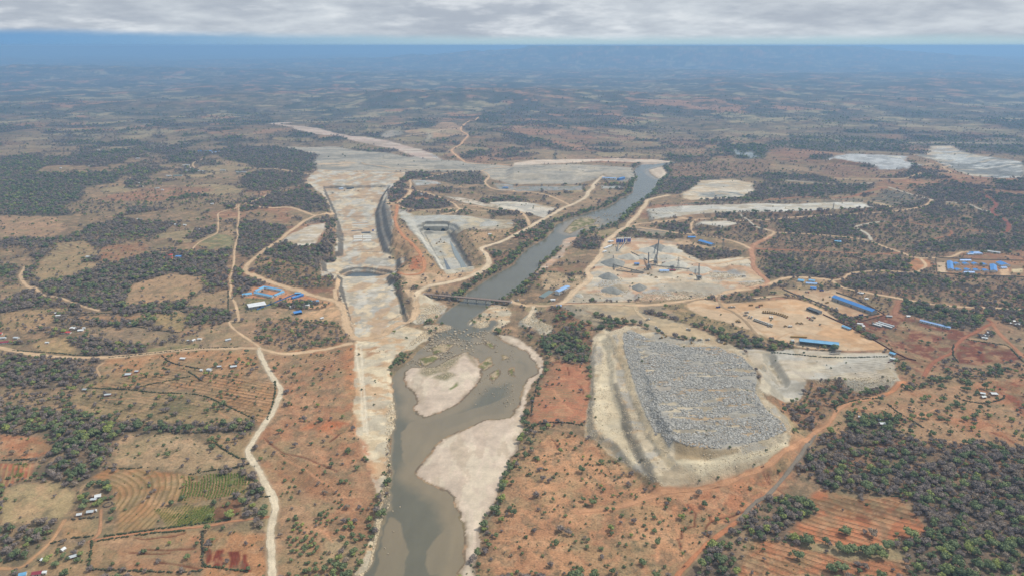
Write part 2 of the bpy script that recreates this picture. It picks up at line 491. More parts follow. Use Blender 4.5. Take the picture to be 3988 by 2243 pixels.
paint("r2c0 1050,690 1950,620 2440,610 2576,660 2576,1290 1900,1000 930,980 1000,870", lin(164, 134, 100, K), 9, wood=.10, green=.7, shrub=.6, grain=lin(172, 128, 92, K))
stripes("r2c0 1300,900 1900,770 2350,880 2576,900 2576,1290 1900,1010 930,980", 9, lin(110, 92, 70, K), .22, angle=72, amt=.95, bump=.7, wob=.3)
paint("r2c0 880,1000 1500,1020 1900,1050 2400,1240 2560,1330 1500,1350 800,1260 700,1100", lin(154, 132, 98, K), 9, wood=.12, green=.6, shrub=.7)
stripes("r2c0 880,1010 1500,1030 1900,1060 2400,1250 1500,1300 760,1150", 8, lin(116, 100, 76, K), .22, angle=75, amt=.8, bump=.5, wob=.4)
paint("r2c0 1600,1160 1900,1100 1950,1180 1750,1280", lin(104, 104, 70, K), 20, .8)
paint("r2c0 2200,1000 2576,950 r2c1 190,930 230,1030 160,1250 60,1400 r2c0 2576,1330 2400,1230", lin(176, 132, 94, K), 8, .9, shrub=.4, wood=.05)
stripes("r2c0 2200,1000 2576,900 r2c1 190,930 230,1030 160,1250 60,1400 r2c0 2576,1330 2400,1230", 8, lin(120, 98, 72, K), .22, angle=72, amt=.9, bump=.7, wob=.3)
paint("r2c0 330,560 500,480 820,490 740,650 400,640", lin(170, 142, 104, K), 7, wood=.03)
paint("r2c0 1480,590 2000,555 1980,610 1500,640", lin(142, 130, 92, K), 6, wood=.03)
paint("r2c0 700,500 850,480 1480,560 1460,640 800,660", SCRUB, 7, wood=.9, green=.3)
paint("r2c0 860,380 1500,380 1800,450 1700,510 1400,540 900,480", lin(142, 122, 98, K), 8, wood=.10)
paint("r2c0 1550,250 1800,240 1900,300 1800,430 1560,370", lin(164, 138, 98, K), 8, wood=.06, shrub=1.)
paint("r2c0 0,250 300,210 700,190 520,330 300,430 0,420", lin(166, 136, 102, K), 9, wood=.12, shrub=.8)
paint("r2c0 800,270 1500,260 1400,330 760,320", lin(164, 126, 94, K), 7, wood=.08)
paint("r3c0 0,560 300,490 600,500 740,600 700,780 620,850 300,900 0,930", lin(172, 150, 112, K), 6, wood=.02, shrub=.35, grain=lin(160, 140, 106, K))
paint("r3c0 940,440 1080,360 1400,350 1900,420 1900,560 1750,700 1600,760 1550,960 1150,1000 1180,780 1130,560", lin(172, 124, 86, K), 6, wood=.02, shrub=.12, grain=lin(160, 130, 94, K))
stripes("r3c0 940,440 1080,360 1400,350 1900,420 1900,560 1750,700 1600,760 1550,960 1150,1000 1180,780 1130,560", 7, lin(132, 112, 72, K), .24, centre="r3c0 700,760", amt=1, bump=.9, wob=.5)
paint("r3c0 1900,420 2400,400 2576,480 2450,600 1850,720 1780,680", lin(104, 112, 64, K), 5, wood=.05, grain=lin(132, 112, 78, K))
stripes("r3c0 1900,420 2400,400 2576,480 2450,600 1850,720 1780,680", 6, lin(156, 122, 84, K), .22, centre="r3c0 700,760", amt=.9, bump=-.6, wob=.4)
paint("r3c0 1560,770 1850,720 2150,740 2140,900 1700,950", lin(124, 124, 62, K), 5, wood=.0, grain=lin(140, 120, 76, K))
stripes("r3c0 1560,770 1850,720 2150,740 2140,900 1700,950", 3.4, lin(78, 92, 44, K), .3, centre="r3c0 700,760", amt=1, bump=.5, wob=.4)
paint("r3c0 2150,650 2420,640 2420,850 2150,880", lin(126, 92, 68, K), 6, wood=.12, green=.9)
paint("r3c0 1180,100 1270,30 1850,30 2070,120 2430,250 2350,330 1950,400 1400,345 1100,340", lin(168, 142, 110, K), 7, wood=.03, shrub=.9)
paint("r3c0 1550,40 1800,30 1950,110 1850,170 1650,110", lin(194, 164, 130, K), 16, .9)
paint("r3c0 2080,250 2200,220 2340,290 2200,330", lin(190, 160, 126, K), 14, .9)
paint("r3c0 2080,30 2576,0 r3c1 0,0 r3c0 2480,200 2430,240 2070,110", lin(160, 132, 98, K), 6, wood=.25, green=.6)
paint("r3c0 880,1100 1900,990 2030,1000 2035,1360 1850,1400 885,1370", lin(160, 128, 98, K), 5, wood=.02, shrub=.35, grain=lin(168, 120, 88, K))
paint("r3c0 880,1390 2576,1410 2576,1448 800,1448", lin(158, 124, 92, K), 6, wood=.06)
paint("r3c0 2050,1000 2500,980 2576,1000 r3c1 100,1000 120,1448 r3c0 2050,1448", lin(172, 126, 90, K), 6, wood=.06, shrub=.5)
for s in ("r3c0 2090,1150 2145,1150 2125,1290 2068,1310", "r3c0 2185,1160 2262,1158 2205,1330 2115,1332", "r3c0 2295,1180 2390,1170 2372,1340 2268,1350", "r3c0 2425,1190 2468,1190 2490,1385 2390,1390"):
    paint(s, lin(116, 58, 44, K), 2.0, wood=0, shrub=0)
    stripes(s, 2.6, lin(150, 84, 62, K), .35, angle=12, amt=.9, bump=.5, wob=.1, soft=2)
paint("r3c0 0,20 450,30 520,200 300,260 0,240", lin(168, 118, 86, K), 7, wood=.06, shrub=.5)
paint("r3c0 0,300 360,300 280,450 0,560", lin(168, 104, 76, K), 5, wood=.02, shrub=.1)
stripes("r3c0 0,300 360,300 280,450 0,560", 6, lin(188, 158, 112, K), .25, angle=28, amt=1, bump=.8, wob=.4)
stripes("r3c0 140,300 280,300 230,440 130,440", 6, lin(84, 100, 48, K), .3, angle=28, amt=1, bump=.8, wob=.4)
paint("r3c0 640,880 980,860 970,1030 600,1060", lin(158, 126, 92, K), 5, wood=.03)
paint("r3c0 560,1100 880,1110 860,1448 200,1448 300,1340", lin(158, 130, 98, K), 7, wood=.10, green=.8)
paint("r2c1 700,560 880,540 900,600 450,680 300,640", lin(170, 122, 88, K), 10, wood=.15)
paint("r2c1 0,330 400,300 800,340 850,400 940,500 700,600 300,600 0,520", lin(152, 122, 94, K), 8, wood=.4, green=.5, shrub=1.2)
paint("r2c1 400,1400 700,1290 960,1330 1000,1448", lin(188, 116, 78, K), 14, .8)
paint("r3c1 620,1030 1000,1100 1100,1150 1000,1448 650,1300", lin(164, 144, 112, K), 10, .8, wood=.05)
stripes("r3c1 240,200 600,330 1000,560 900,640 500,600 200,420", 3.2, lin(150, 104, 74, K), .4, angle=-32, amt=.9, bump=.3, wob=.15)
stripes("r2c1 560,640 880,640 920,800 700,860 520,760", 6, lin(150, 104, 74, K), .3, angle=-30, amt=.7, bump=.3, wob=.4)
for s in ("r1c0 2130,60 2350,20 r1c1 60,20 620,60 620,130 600,250 540,280 0,240 r1c0 2480,190 2250,150", "r1c0 2420,330 2520,280 r1c1 60,265 480,290 480,400 200,460 0,480 r1c0 2440,440"):
    paint(s, SCRUB, 12, wood=.92, green=.3)
paint("r1c0 2440,590 2540,545 r1c1 100,520 470,450 690,560 740,670 600,690 480,690 350,630 0,620", SCRUB, 9, wood=.92, green=.2)
paint("r1c1 200,690 350,720 300,800 210,770", RED, 12, wood=.1)
paint("r1c1 0,820 220,840 290,840 200,980 0,1100", SCRUB, 8, wood=.9, green=.25)
paint("r1c1 100,1010 380,1000 780,1000 780,1080 650,1100 650,1250 600,1250 400,1200 50,1120", SCRUB, 8, wood=.9, green=.3)
paint("r1c1 0,1130 400,1200 600,1260 650,1330 800,1360 780,1448 400,1448 100,1350 0,1310", lin(146, 118, 88, K), 9, wood=.45, green=.4, shrub=1)
paint("r1c1 690,840 790,860 780,980 660,1000", SCRUB, 7, wood=.85, green=.2)

paint("o 612,742 640,722 690,716 730,728 770,738 838,758 840,768 770,756 700,768 640,772", lin(194, 136, 98, K), 5, wood=.02, shrub=.1)
paint("o 618,748 690,752 700,772 640,785 610,775", lin(128, 122, 84, K), 5, wood=.1, shrub=.8)
paint("r2c1 420,300 480,250 620,220 780,160 850,200 830,300 700,330 520,330", lin(198, 160, 122, K), 6, wood=.02, shrub=.1)
paint("r2c1 480,190 640,160 780,110 780,180 560,205", lin(194, 150, 112, K), 6, wood=.02, shrub=.1)
# far patches
for s, c in (("r0c1 1240,1230 1400,1200 1540,1230 1400,1245", RED), ("r0c1 700,1215 940,1185 900,1210 760,1225", STRAW), ("r0c1 1400,1090 1550,1055 1620,1100 1450,1120", TAN), ("r0c0 1420,1195 2000,1205 2300,1225 1900,1235", STRAW),
             ("r0c0 1200,1360 1500,1340 1560,1390 1250,1395", STRAW), ("r0c0 0,1150 300,1150 250,1190 0,1190", RED), ("r0c2 20,1330 340,1330 180,1380 30,1370", RED), ("r0c2 510,880 760,870 800,885 560,895", STRAW),
             ("r0c2 780,960 1000,920 1180,900 1420,930 1100,960", TAN2), ("r0c2 1230,1230 1400,1240 1330,1260", STRAW), ("r0c2 1550,1340 1800,1350 1880,1385 1600,1360", TAN), ("r0c3 980,1120 1150,1120 1200,1160 1060,1180 970,1150", STRAW),
             ("r0c3 780,1220 1210,1170 1100,1215 900,1240", RED), ("r0c3 1280,1250 1800,1280 1850,1310 1500,1320", TAN), ("r0c3 1090,1350 1300,1350 1450,1390 1200,1390", RED), ("r0c1 0,1115 110,1100 50,1130", SAND),
             ("r0c1 330,1045 420,1040 530,1075 520,1090 430,1070", SAND), ("r0c1 0,935 70,945 130,965 100,978 50,975", SAND), ("r0c0 1550,885 1700,870 1770,866 1680,890 1600,900", SAND), ("r0c0 1040,757 1110,757 1150,775 1080,768", SAND),
             ("r0c1 660,935 705,925 715,960 680,962", SAND), ("r0c1 1850,1160 1950,1178 1900,1170", SAND), ("r0c2 100,1185 300,1130 220,1165 140,1195", SAND), ("r0c2 0,1290 40,1320 0,1330", SAND), ("r0c3 2000,1240 2130,1235 2130,1255", STRAW),
             ("r0c3 1350,1430 2500,1430 2576,1448 1400,1448", SAND2), ("r0c2 920,1400 1300,1380 1560,1400 1000,1420", TAN)):
    paint(s, c, 12, .85, wood=.02)

paint("r0c1 1850,1250 1960,1250 2050,1290 2045,1345 1980,1390 1780,1400 1740,1355 1500,1372 1480,1350 1750,1320", lin(206, 166, 132, K), 8, .9, wood=0)
paint("r0c1 1240,1395 1290,1350 1450,1338 1480,1372 1300,1402", lin(186, 176, 162, K), 8, .9, wood=0)
paint("r0c1 1690,1330 1750,1340 1765,1400 1690,1432 1720,1380", lin(206, 192, 166, K), 8, .9, wood=0)
paint("r0c1 2020,1300 2060,1300 2130,1360 2070,1400 2000,1380", lin(196, 150, 118, K), 8, .7, wood=0)
for s in ("r1c2 2200,50 2260,60 2290,110 2260,130 2210,90", "r1c2 2300,80 2400,80 2460,130 2360,150", "r1c2 2260,95 2380,100 2320,130"):
    paint(s, lin(176, 190, 200, K), 9, .8, wood=.1)  # glitter of distant water painted as pale blue grey specks
# --- dam site: stripped rock, spoil flats
paint("r1c1 240,30 530,30 800,20 1000,60 1300,90 1500,130 1700,170 1950,170 2250,200 2576,220 r1c2 0,210 600,200 1200,230 1240,340 1100,370 900,330 600,390 0,390 r1c1 2576,400 2350,340 2250,275 1500,290 900,280 620,260 560,170 620,90", lin(180, 170, 154, K), 12, wood=.0, shrub=.25, rock=.7, cls='spoil_flat', grain=lin(162, 154, 140, K))
build_up("r1c1 1060,180 1300,130 1600,130 2000,200 1500,235 1150,215", 9, 3, rough=1.5)
build_up("r1c1 850,250 1000,215 1250,230 1300,262 1000,265", 5, 2.5, rough=1.)
build_up("r1c2 0,225 400,215 900,235 1180,280 1100,300 700,300 0,300", 13, 2.2, rough=1.5)
paint("r1c1 590,190 900,165 1000,190 900,230 640,235", DUST, 10, wood=0)
paint("r1c2 650,280 800,300 760,340 600,350", ROCKW, 10)
paint("r1c2 0,0 10,0 10,5", ROCKW, 5)
EXC = "r1c1 480,400 540,310 620,260 900,280 1500,290 1480,330 1430,380 1330,460 1310,520 1340,640 1370,800 1340,960 1330,1060 1480,1080 1510,1130 1420,1180 1430,1240 1380,1300 1400,1448 r2c1 1400,0 1440,100 1540,320 1300,460 1000,500 970,440 930,300 860,150 r1c1 810,1448 830,1340 650,1330 640,1100 780,1080 800,950 780,700 690,540 560,440"
paint(EXC, lin(194, 184, 166, K), 5, wood=0, shrub=0, rock=1, cls='dam_excavation', grain=lin(206, 188, 160, K))
paint("r1c1 650,300 1400,300 1330,440 680,470", lin(178, 164, 142, K), 14, .8, grain=lin(160, 150, 136, K))


def ytile(tile_row, ty):
    return at(1500, TY[tile_row] + ty / TS)[1]


YF = [ytile(2, 460), ytile(2, 0), ytile(1, 1380), ytile(1, 1250), ytile(1, 1090), ytile(1, 700), ytile(1, 540), ytile(1, 450), ytile(1, 300)]
ZF = [-1, -9, -14, -20, -26, -26, -14, -5, 3]


def dam_floor(x, y):
    z = np.interp(y, YF, ZF)
    q = z / 3.2
    st = (np.floor(q) + sstep(q - np.floor(q), .62, 1.0)) * 3.2
    return np.where(y > YF[4], st, z)


carve("r1c1 690,480 1320,470 1240,560 1180,690 1200,880 1260,1060 1390,1100 1390,1250 1290,1340 1330,1448 r2c1 1370,0 1470,310 1290,430 1010,470 960,400 900,150 870,0 r1c1 860,1448 870,1340 720,1310 690,1130 870,1090 870,950 850,800 780,640", 0, 1.2, (13, 6), zf=dam_floor, zpx=-18)
carve("r1c1 900,1325 980,1290 1100,1290 1200,1310 1290,1325 1200,1342 950,1345", -37, 1.0, (7, 5), zpx=-34)
paint("r1c1 900,1140 1390,1140 1400,1290 870,1290", ROCKG, 8, .7, z=-25, grain=lin(176, 170, 158, K))
paint("r2c1 930,30 1370,0 1460,300 1300,420 1010,460 960,300", lin(190, 174, 150, K), 8, .9, z=-8, grain=ROCKG, rock=.8)
SPW = "r1c1 1410,690 1500,690 1580,730 1900,720 2576,760 2576,800 1950,850 2000,900 2110,1080 2190,1260 2160,1290 1920,1320 1880,1290 1780,1130 1640,980 1540,860 1440,740"
paint(SPW, lin(176, 172, 160, K), 5, wood=0, shrub=0, rock=.9, cls='spillway_cut', grain=lin(190, 180, 160, K))
carve("r1c1 1700,905 1900,895 1990,1000 2110,1200 2150,1275 1920,1310 1850,1180 1770,1040", -22, 1.15, (8, 3), zpx=-22)
paint("r1c1 1800,940 1900,980 1990,1120 2020,1230 1990,1290 1930,1150 1850,1030", lin(190, 172, 142, K), 8, .9, z=-22)
paint("r1c1 2576,760 2576,850 2000,870 1950,830", lin(186, 174, 152, K), 7, wood=0, rock=.5)
_a, _b = W("r1c1 1672,884 1920,884", -22)
_n = np.array([-(_b - _a)[1], (_b - _a)[0]]); _n /= np.hypot(*_n)
carve("", -22.3, .12, poly=np.array([_a * .95 + _b * .05 - _n * 6, _b * .95 + _a * .05 - _n * 6, _b * .95 + _a * .05 + _n * 26, _a * .95 + _b * .05 + _n * 26]))
# disturbed ground between dam and spillway
paint("r1c1 1330,590 1420,600 1400,760 1560,900 1700,1100 1900,1320 1700,1420 1420,1300 1500,1100 1370,1060 1380,800", lin(178, 142, 106, K), 8, wood=.05, rock=.5, shrub=.5)
paint("r1c1 1540,1150 1650,1110 1670,1260 1560,1280 1530,1220", lin(176, 108, 72, K), 7, .9, rock=.8)
paint("r1c1 1700,1300 1950,1320 2200,1260 2330,1200 2260,1300 1700,1430 1450,1448 1420,1300", YARD, 10, wood=.05, rock=.3, shrub=.2)
paint("r1c1 1960,880 2300,880 2576,840 2576,900 2300,1000 2260,1050 2320,1180 2190,1250 2110,1060", lin(176, 146, 112, K), 10, wood=.10, shrub=.8)
paint("r1c1 2200,680 2576,600 2576,680 2450,700 r1c2 160,820 0,840", lin(160, 138, 108, K), 9, .7)
paint("r1c1 1450,620 1560,570 1800,560 1980,610 1990,640 1700,660 1480,650", SCRUB, 7, wood=.85, green=.2)
paint("r1c1 1700,340 2000,285 2200,280 2300,330 2290,400 2000,410", lin(112, 104, 90, K), 8, wood=.6, green=.2)
paint("r1c1 1560,370 1760,370 1860,400 1600,425", lin(176, 178, 174, K), 6, wood=0, rock=.4)
paint("r1c1 1900,530 2100,540 2320,600 2576,600 2576,665 2400,640 2100,590", ROCKW, 7, wood=0)
paint("r1c2 0,570 200,590 420,640 300,735 100,680 0,660", ROCKW, 6, wood=0, cls='rock_pad')
paint("r1c1 2320,580 2576,570 r1c2 0,570 0,660 r1c1 2576,660", ROCKW, 6, wood=0, cls='rock_pad')
paint("r1c2 0,425 150,410 700,410 690,450 0,460", lin(150, 152, 150, K), 5, wood=0, rock=1); paint("r1c1 2380,390 2576,400 2576,460 2440,455", lin(150, 152, 150, K), 5, wood=0, rock=1)
paint("r1c2 870,410 1080,415 1090,435 890,440", lin(170, 172, 170, K), 5, wood=0, rock=.6)
paint("r1c1 340,900 560,810 690,800 690,870 590,1000 500,1030 230,1000", ROCKW, 6, wood=0, shrub=.05, rock=.4, cls='rock_pad')
build_up("r1c1 340,910 560,815 690,805 690,860 560,960 240,985", 8, 1.5, rough=.6)
paint("r1c1 500,750 640,750 660,790 480,810", DGREY, 7, .7, wood=.1)

# stripped right half of the old river bank, south of the dam
LOWER = "r2c1 985,540 1010,505 1300,450 1500,360 1700,420 1750,480 1550,620 1400,660 1350,800 1360,950 1380,1180 1400,1280 1370,1448 r3c1 1340,0 1310,200 1290,480 1250,600 1180,600 1130,400 1060,150 1010,0 r2c1 1010,1448 950,1150 980,1000 960,800"
paint(LOWER, lin(216, 194, 160, K), 5, wood=0, shrub=.1, rock=.8, cls='stripped_rock_bank', grain=lin(208, 190, 160, K))
paint("r2c1 900,560 990,540 980,800 1000,1000 960,1150 1020,1448 960,1448 900,1100 880,800", lin(186, 128, 88, K), 8, .8, wood=0)
for s in ("r2c1 1100,580 1220,560 1340,600 1330,640 1180,660 1080,690", "r2c1 1080,740 1160,760 1110,780", "r2c1 1090,950 1130,940 1160,980 1110,980", "r2c1 1160,750 1280,740 1300,760 1200,780"):
    paint(s, lin(164, 122, 88, K), 7, .8)
paint("r3c1 1030,30 1100,120 1180,400 1240,560 1190,590 1110,400", lin(190, 118, 84, K), 8, .85)
paint("r3c1 1200,780 1330,780 1340,620 1240,640 1220,720 r3c1 1200,780 1190,950 1210,1060 1150,1290 1100,1420 980,1448 1060,1280 1180,1000", lin(204, 184, 152, K), 4, wood=0, rock=1, cls='stripped_rock_bank')

# crusher yard and roads around
paint("r1c2 900,960 1300,960 1650,1000 1640,1070 1900,1190 2300,1150 2400,1200 2500,1330 2480,1400 r2c2 2000,100 1600,140 600,150 450,160 r1c2 650,1448 760,1330 880,1130", lin(204, 178, 146, K), 8, wood=.0, rock=.5, shrub=.15, cls='crusher_yard', grain=lin(194, 178, 154, K))
paint("r1c2 260,1280 440,1270 560,1330 720,1330 700,1448 300,1448", lin(186, 160, 128, K), 9, wood=.12, shrub=1.)
for s in ("r1c2 780,1448 900,1360 1080,1320 1100,1360 1000,1448", "r2c2 720,40 1000,10 1200,0 1100,60 800,50", "r2c2 1200,60 1400,10 1750,20 2040,40 1950,110 1600,130 1250,130", "r1c2 1500,1170 1700,1180 1760,1240 1500,1240", "r1c2 2230,1400 2500,1370 2530,1390 2350,1425", "r1c2 1950,1280 2150,1290 2330,1330 2000,1370", "r2c2 900,90 1080,80 1000,130"):
    paint(s, lin(172, 170, 166, K), 7, .85, rock=1)
for s in ("r1c2 2130,1200 2340,1210 2340,1290 2200,1270 2090,1240",):
    paint(s, lin(150, 128, 92, K), 9, .9, shrub=1.4)
build_up("r1c2 2150,1210 2320,1215 2320,1260 2200,1255", 11, 1.6, rough=1)
build_up("r2c2 1250,50 1700,25 1980,45 1600,110 1260,110", 6, 1.6, rough=2)
paint("r1c2 1600,970 1750,975 1880,1030 2100,1040 1900,1060 1650,1020", YARD, 7, wood=.05)
paint("r1c2 1690,500 1850,400 1860,360 2230,350 2400,380 2420,470 2320,500 2280,540 1780,560 1700,540", lin(206, 186, 158, K), 7, wood=0, shrub=.1, rock=.4, cls='rock_pad')
paint("r1c2 1840,500 2050,470 2250,480 2310,510 2000,535 1860,525", lin(140, 140, 134, K), 6, rock=1)
paint("r1c2 2000,440 2300,410 2420,440 2380,490 2100,470", ROCKW, 8, .8)
build_up("r1c2 1360,660 1680,620 2576,605 2576,690 2280,690 1900,700 1400,750", 7, 1.3, rough=1.)
build_up("r1c3 0,610 950,590 1060,635 900,660 400,680 0,695", 7, 1.3, rough=.6)
paint("r1c2 1340,650 1680,615 2576,598 2576,700 2280,705 1900,715 1380,775 1350,720", lin(196, 190, 178, K), 6, wood=0, shrub=.05, rock=.5, cls='embankment')
paint("r1c3 0,600 950,580 1085,640 950,665 900,665 400,690 0,702", lin(204, 200, 190, K), 6, wood=0, shrub=.05, rock=.3, cls='embankment')
stripes("r1c2 1350,660 1690,620 1690,690 1400,765", 11, lin(134, 128, 112, K), .28, angle=12, amt=.9, bump=1.6, wob=.6)
paint("r1c2 2000,580 2576,570 r1c3 0,570 900,540 1000,545 950,580 0,598 r1c2 2576,596 1500,606", lin(120, 112, 98, K), 6, .9, wood=.1)
build_up("r1c2 1880,780 2150,775 2260,790 2240,815 2050,825 1880,810", 9, 1.2, rough=.4)
paint("r1c2 1835,790 1880,765 2150,765 2290,795 2250,830 2080,860 1840,825", lin(192, 184, 170, K), 5, wood=0, shrub=0, rock=.4, cls='embankment')
build_up("r1c2 1250,870 1500,870 1580,895 1500,925 1300,910", 6, 1.8, rough=.8)
paint("r1c2 1220,865 1500,862 1600,900 1500,945 1280,915", lin(136, 132, 122, K), 6, wood=.0, rock=.9)
paint("r1c3 1050,540 1200,450 1400,500 1600,560 1250,620 1000,590", lin(108, 104, 94, K), 8, wood=.15, rock=.8)
paint("r1c3 1040,575 1160,590 1290,630 1180,632", lin(186, 164, 130, K), 6, wood=0)
# quarry in the upper right and its rock dump
QUA = "r1c3 1490,110 1610,90 1640,25 1850,20 1940,70 2100,110 2400,150 2576,180 2576,360 2450,340 2200,340 2000,300 1900,230 1700,150"
paint(QUA, lin(196, 192, 182, K), 12, wood=0, shrub=.05, rock=1, cls='quarry', grain=lin(170, 170, 166, K))
paint("r1c3 1490,110 1610,85 1640,25 1850,20 1940,70 1700,75 1640,110", lin(198, 168, 134, K), 10, .9)
carve("r1c3 1800,150 2050,170 2300,250 2400,300 2200,320 1950,250", -22, 3.0, (9, 22), zpx=-10)
paint("r1c3 1700,130 2000,140 2100,190 1800,175", lin(140, 138, 132, K), 10, .7)
paint("r1c3 2100,200 2400,240 2300,270 2000,240", lin(140, 138, 132, K), 10, .6)
RD = "r1c3 600,160 640,135 760,110 850,98 1100,105 1400,120 1380,170 1560,205 1400,260 1150,262 1000,225 850,205"
build_up("r1c3 640,150 850,108 1330,125 1360,175 1480,200 1380,225 1100,215", 13, 1.4, rough=2)
paint(RD, lin(184, 184, 182, K), 8, wood=0, shrub=0, rock=1, cls='rock_dump')
paint("r1c3 1170,155 1340,140 1380,170 1280,165", lin(208, 196, 172, K), 8)
# camps, yards
paint("r1c3 1390,1200 1490,1140 1620,1150 1700,1200 1600,1230 1500,1280", lin(184, 130, 92, K), 6, wood=0, shrub=.05)
paint("r1c3 1690,1140 2576,1160 2576,1330 1690,1300", lin(150, 126, 100, K), 5, wood=.02, shrub=.5, grain=lin(160, 116, 86, K), cls='camp_yard')
paint("r1c3 1700,1180 1790,1180 1800,1290 1705,1285", lin(206, 180, 150, K), 3); paint("r1c3 2340,1240 2420,1240 2440,1320 2345,1320", lin(204, 170, 134, K), 3); paint("r1c3 2455,1255 2576,1250 2576,1290 2470,1290", lin(206, 186, 148, K), 3)
paint("r1c3 280,1320 450,1325 640,1360 560,1400 500,1448 300,1440 290,1350", lin(180, 150, 116, K), 6, wood=.1)
paint("r2c3 0,75 100,80 230,80 120,105 0,108", lin(206, 180, 146, K), 5, wood=0); paint("r2c2 2370,100 2576,80 2576,115 2390,125", lin(206, 180, 146, K), 5, wood=0)
paint("r2c2 2110,130 2200,50 2300,15 2576,5 2576,60 2370,95 2380,125 2576,120 2576,140 2350,175 2120,180", lin(126, 108, 84, K), 6, wood=.35, shrub=1.2, green=.2)
paint("r2c3 120,0 700,10 820,80 1180,255 830,300 480,170 200,20", lin(186, 158, 126, K), 5, wood=0, shrub=.1, grain=lin(172, 136, 104, K), cls='depot_yard')
paint("r2c3 740,40 900,30 1270,90 1280,200 1200,260 820,80", lin(146, 120, 92, K), 6, wood=.25, shrub=.8)
paint("r2c3 100,100 230,130 400,130 800,320 760,370 560,250 330,150 180,140", lin(120, 104, 80, K), 5, wood=.45, shrub=1., green=.3)
YRD = "r2c2 1730,200 1900,160 2100,180 2350,190 2576,165 r2c3 200,150 400,170 560,250 700,370 1000,550 1200,640 1200,670 900,680 500,670 150,600 0,560 r2c2 2560,560 2400,480 2200,420 1900,330 1750,260"
paint(YRD, lin(206, 170, 132, K), 5, wood=0, shrub=.03, cls='equipment_yard', grain=lin(198, 158, 118, K))
paint("r2c3 130,540 320,480 720,560 740,650 300,640", lin(188, 166, 138, K), 8, .8)
paint("r2c2 1480,230 1720,200 1750,260 1950,340 2250,440 2500,500 2560,570 2576,640 r2c3 150,610 0,600 r2c2 2400,560 2000,470 1700,380", lin(150, 130, 96, K), 6, wood=.07, shrub=.8, green=.6)
paint("r2c2 560,200 760,170 1200,170 1260,240 1340,310 1450,330 1700,400 2000,520 2040,570 1980,600 1700,560 1400,480 1220,400 1000,380 800,300", lin(178, 156, 124, K), 7, wood=0, shrub=.0, rock=.3, cls='dump_plateau')
paint("r2c2 1300,200 1450,200 1500,240 1600,290 1700,390 1500,330 1320,290 1260,230", lin(150, 136, 116, K), 6, .8, rock=.8)
paint("r2c2 490,230 580,190 900,380 920,440 800,430 620,340", lin(138, 124, 104, K), 6, wood=.0, rock=.8, cls='dump_plateau')
# pale embankment at the right of the rock heap
EMB = "r2c3 0,690 300,660 700,700 1210,700 1230,760 1325,930 1220,1020 900,1035 700,950 400,965 320,1120 0,1180 r2c2 2420,1100 2480,980 2300,650"
build_up("r2c3 10,720 600,730 1190,720 1290,920 1000,930 600,900 200,940 30,960", 9, 1.8, rough=.8)
paint(EMB, lin(196, 180, 156, K), 5, wood=0, shrub=.08, rock=.5, cls='embankment', grain=lin(186, 174, 156, K))
stripes("r2c3 500,860 1200,740 1320,930 1200,1030 900,1030 600,950", 5.5, lin(150, 136, 114, K), .35, angle=98, amt=.8, bump=1.0, wob=1.4)
carve("r2c3 20,710 150,920 180,990 140,990 10,760", 1, 1.2, zpx=3)
paint("r2c3 20,710 60,780 160,930 150,950 20,750", lin(104, 98, 78, K), 4, .9, z=5)

# --- the big rock spoil heap with its haul benches
HEAP_BASE = "r2c2 790,540 900,440 1000,470 1180,390 1400,480 1700,560 2040,560 2280,650 2450,850 2420,1000 2480,1130 r2c3 0,1230 200,1350 240,1448 r3c3 230,60 210,190 0,330 r3c2 2576,330 2200,440 1900,510 1480,570 1400,540 1210,370 960,190 800,60 r2c2 720,1448 730,1250 780,1000 770,700"
HZ = {1: 5.0, 2: 11.0, 3: 17.5}
T1 = "r2c2 830,520 880,480 1300,600 2400,800 r3c2 2400,420 1900,480 1480,545 1420,520 1240,345 1050,140 850,30 r2c2 790,1300 815,1000 810,800"
T2 = "r2c2 940,480 1000,480 1400,600 2400,800 r3c2 2500,300 1660,425 1440,480 1350,280 1250,20 r2c2 1190,1448 1100,1200 1030,920 1000,700"
T3 = "r2c2 985,470 1100,440 1500,600 2480,800 r3c3 215,70 180,170 r3c2 2576,210 2000,310 1660,315 1550,200 1470,0 r2c2 1410,1448 1300,1200 1210,950 1140,750"
T4 = "r2c2 1140,400 1200,500 1340,850 1430,1100 1480,1300 1560,1448 r3c2 1600,120 1750,175 2000,205 2200,190 2576,90 r3c3 130,40 190,0 r2c3 170,1380 0,1230 r2c2 2480,1130 2420,1000 2450,850 2280,650 2040,560 1700,560 1400,480 1220,400"
yN, yS = at(3000, 1124 + 480 / TS, 10)[1], at(2600, 1681 + 200 / TS, 20)[1]


def heap_top(x, y):
    return np.interp(y, [yS, yN], [27.0, 15.0]) + (N120_at(x, y) - .5) * 5


def N120_at(x, y):
    return fbm(x, y, 60, 3, 21)


paint(HEAP_BASE, lin(196, 180, 154, K), 3, wood=0, shrub=.10, rock=.8, cls='rock_spoil_heap', z=2)
for s, z in ((T1, HZ[1]), (T2, HZ[2]), (T3, HZ[3])):
    build_up(s, z, 1.5, rough=1.2, warp=True)
PT4 = W(T4, 21)
build_up(T4, 21, 1.5, poly=PT4, rough=1.4, warp=True, zf=heap_top)
paint(T4, lin(166, 160, 148, K), 3, rock=1, z=21, grain=lin(142, 132, 116, K))
for s in ("r2c2 1700,1235 1900,1230 2200,1140 2310,1130 2150,1200 1900,1255", "r2c2 1620,1060 1900,1090 2250,1060 2200,1110 1700,1100", "r2c2 1400,690 1800,700 2200,740 2100,770 1500,720"):
    paint(s, lin(140, 128, 104, K), 5, .8, z=21)
paint("r3c2 1580,180 1620,130 1800,200 1980,230 1960,300 1700,310", lin(178, 148, 110, K), 5, .8, z=14)
# north western dump slope
build_up("r2c2 560,215 760,185 1000,300 900,390 820,350", 8, 1.6, rough=.8)

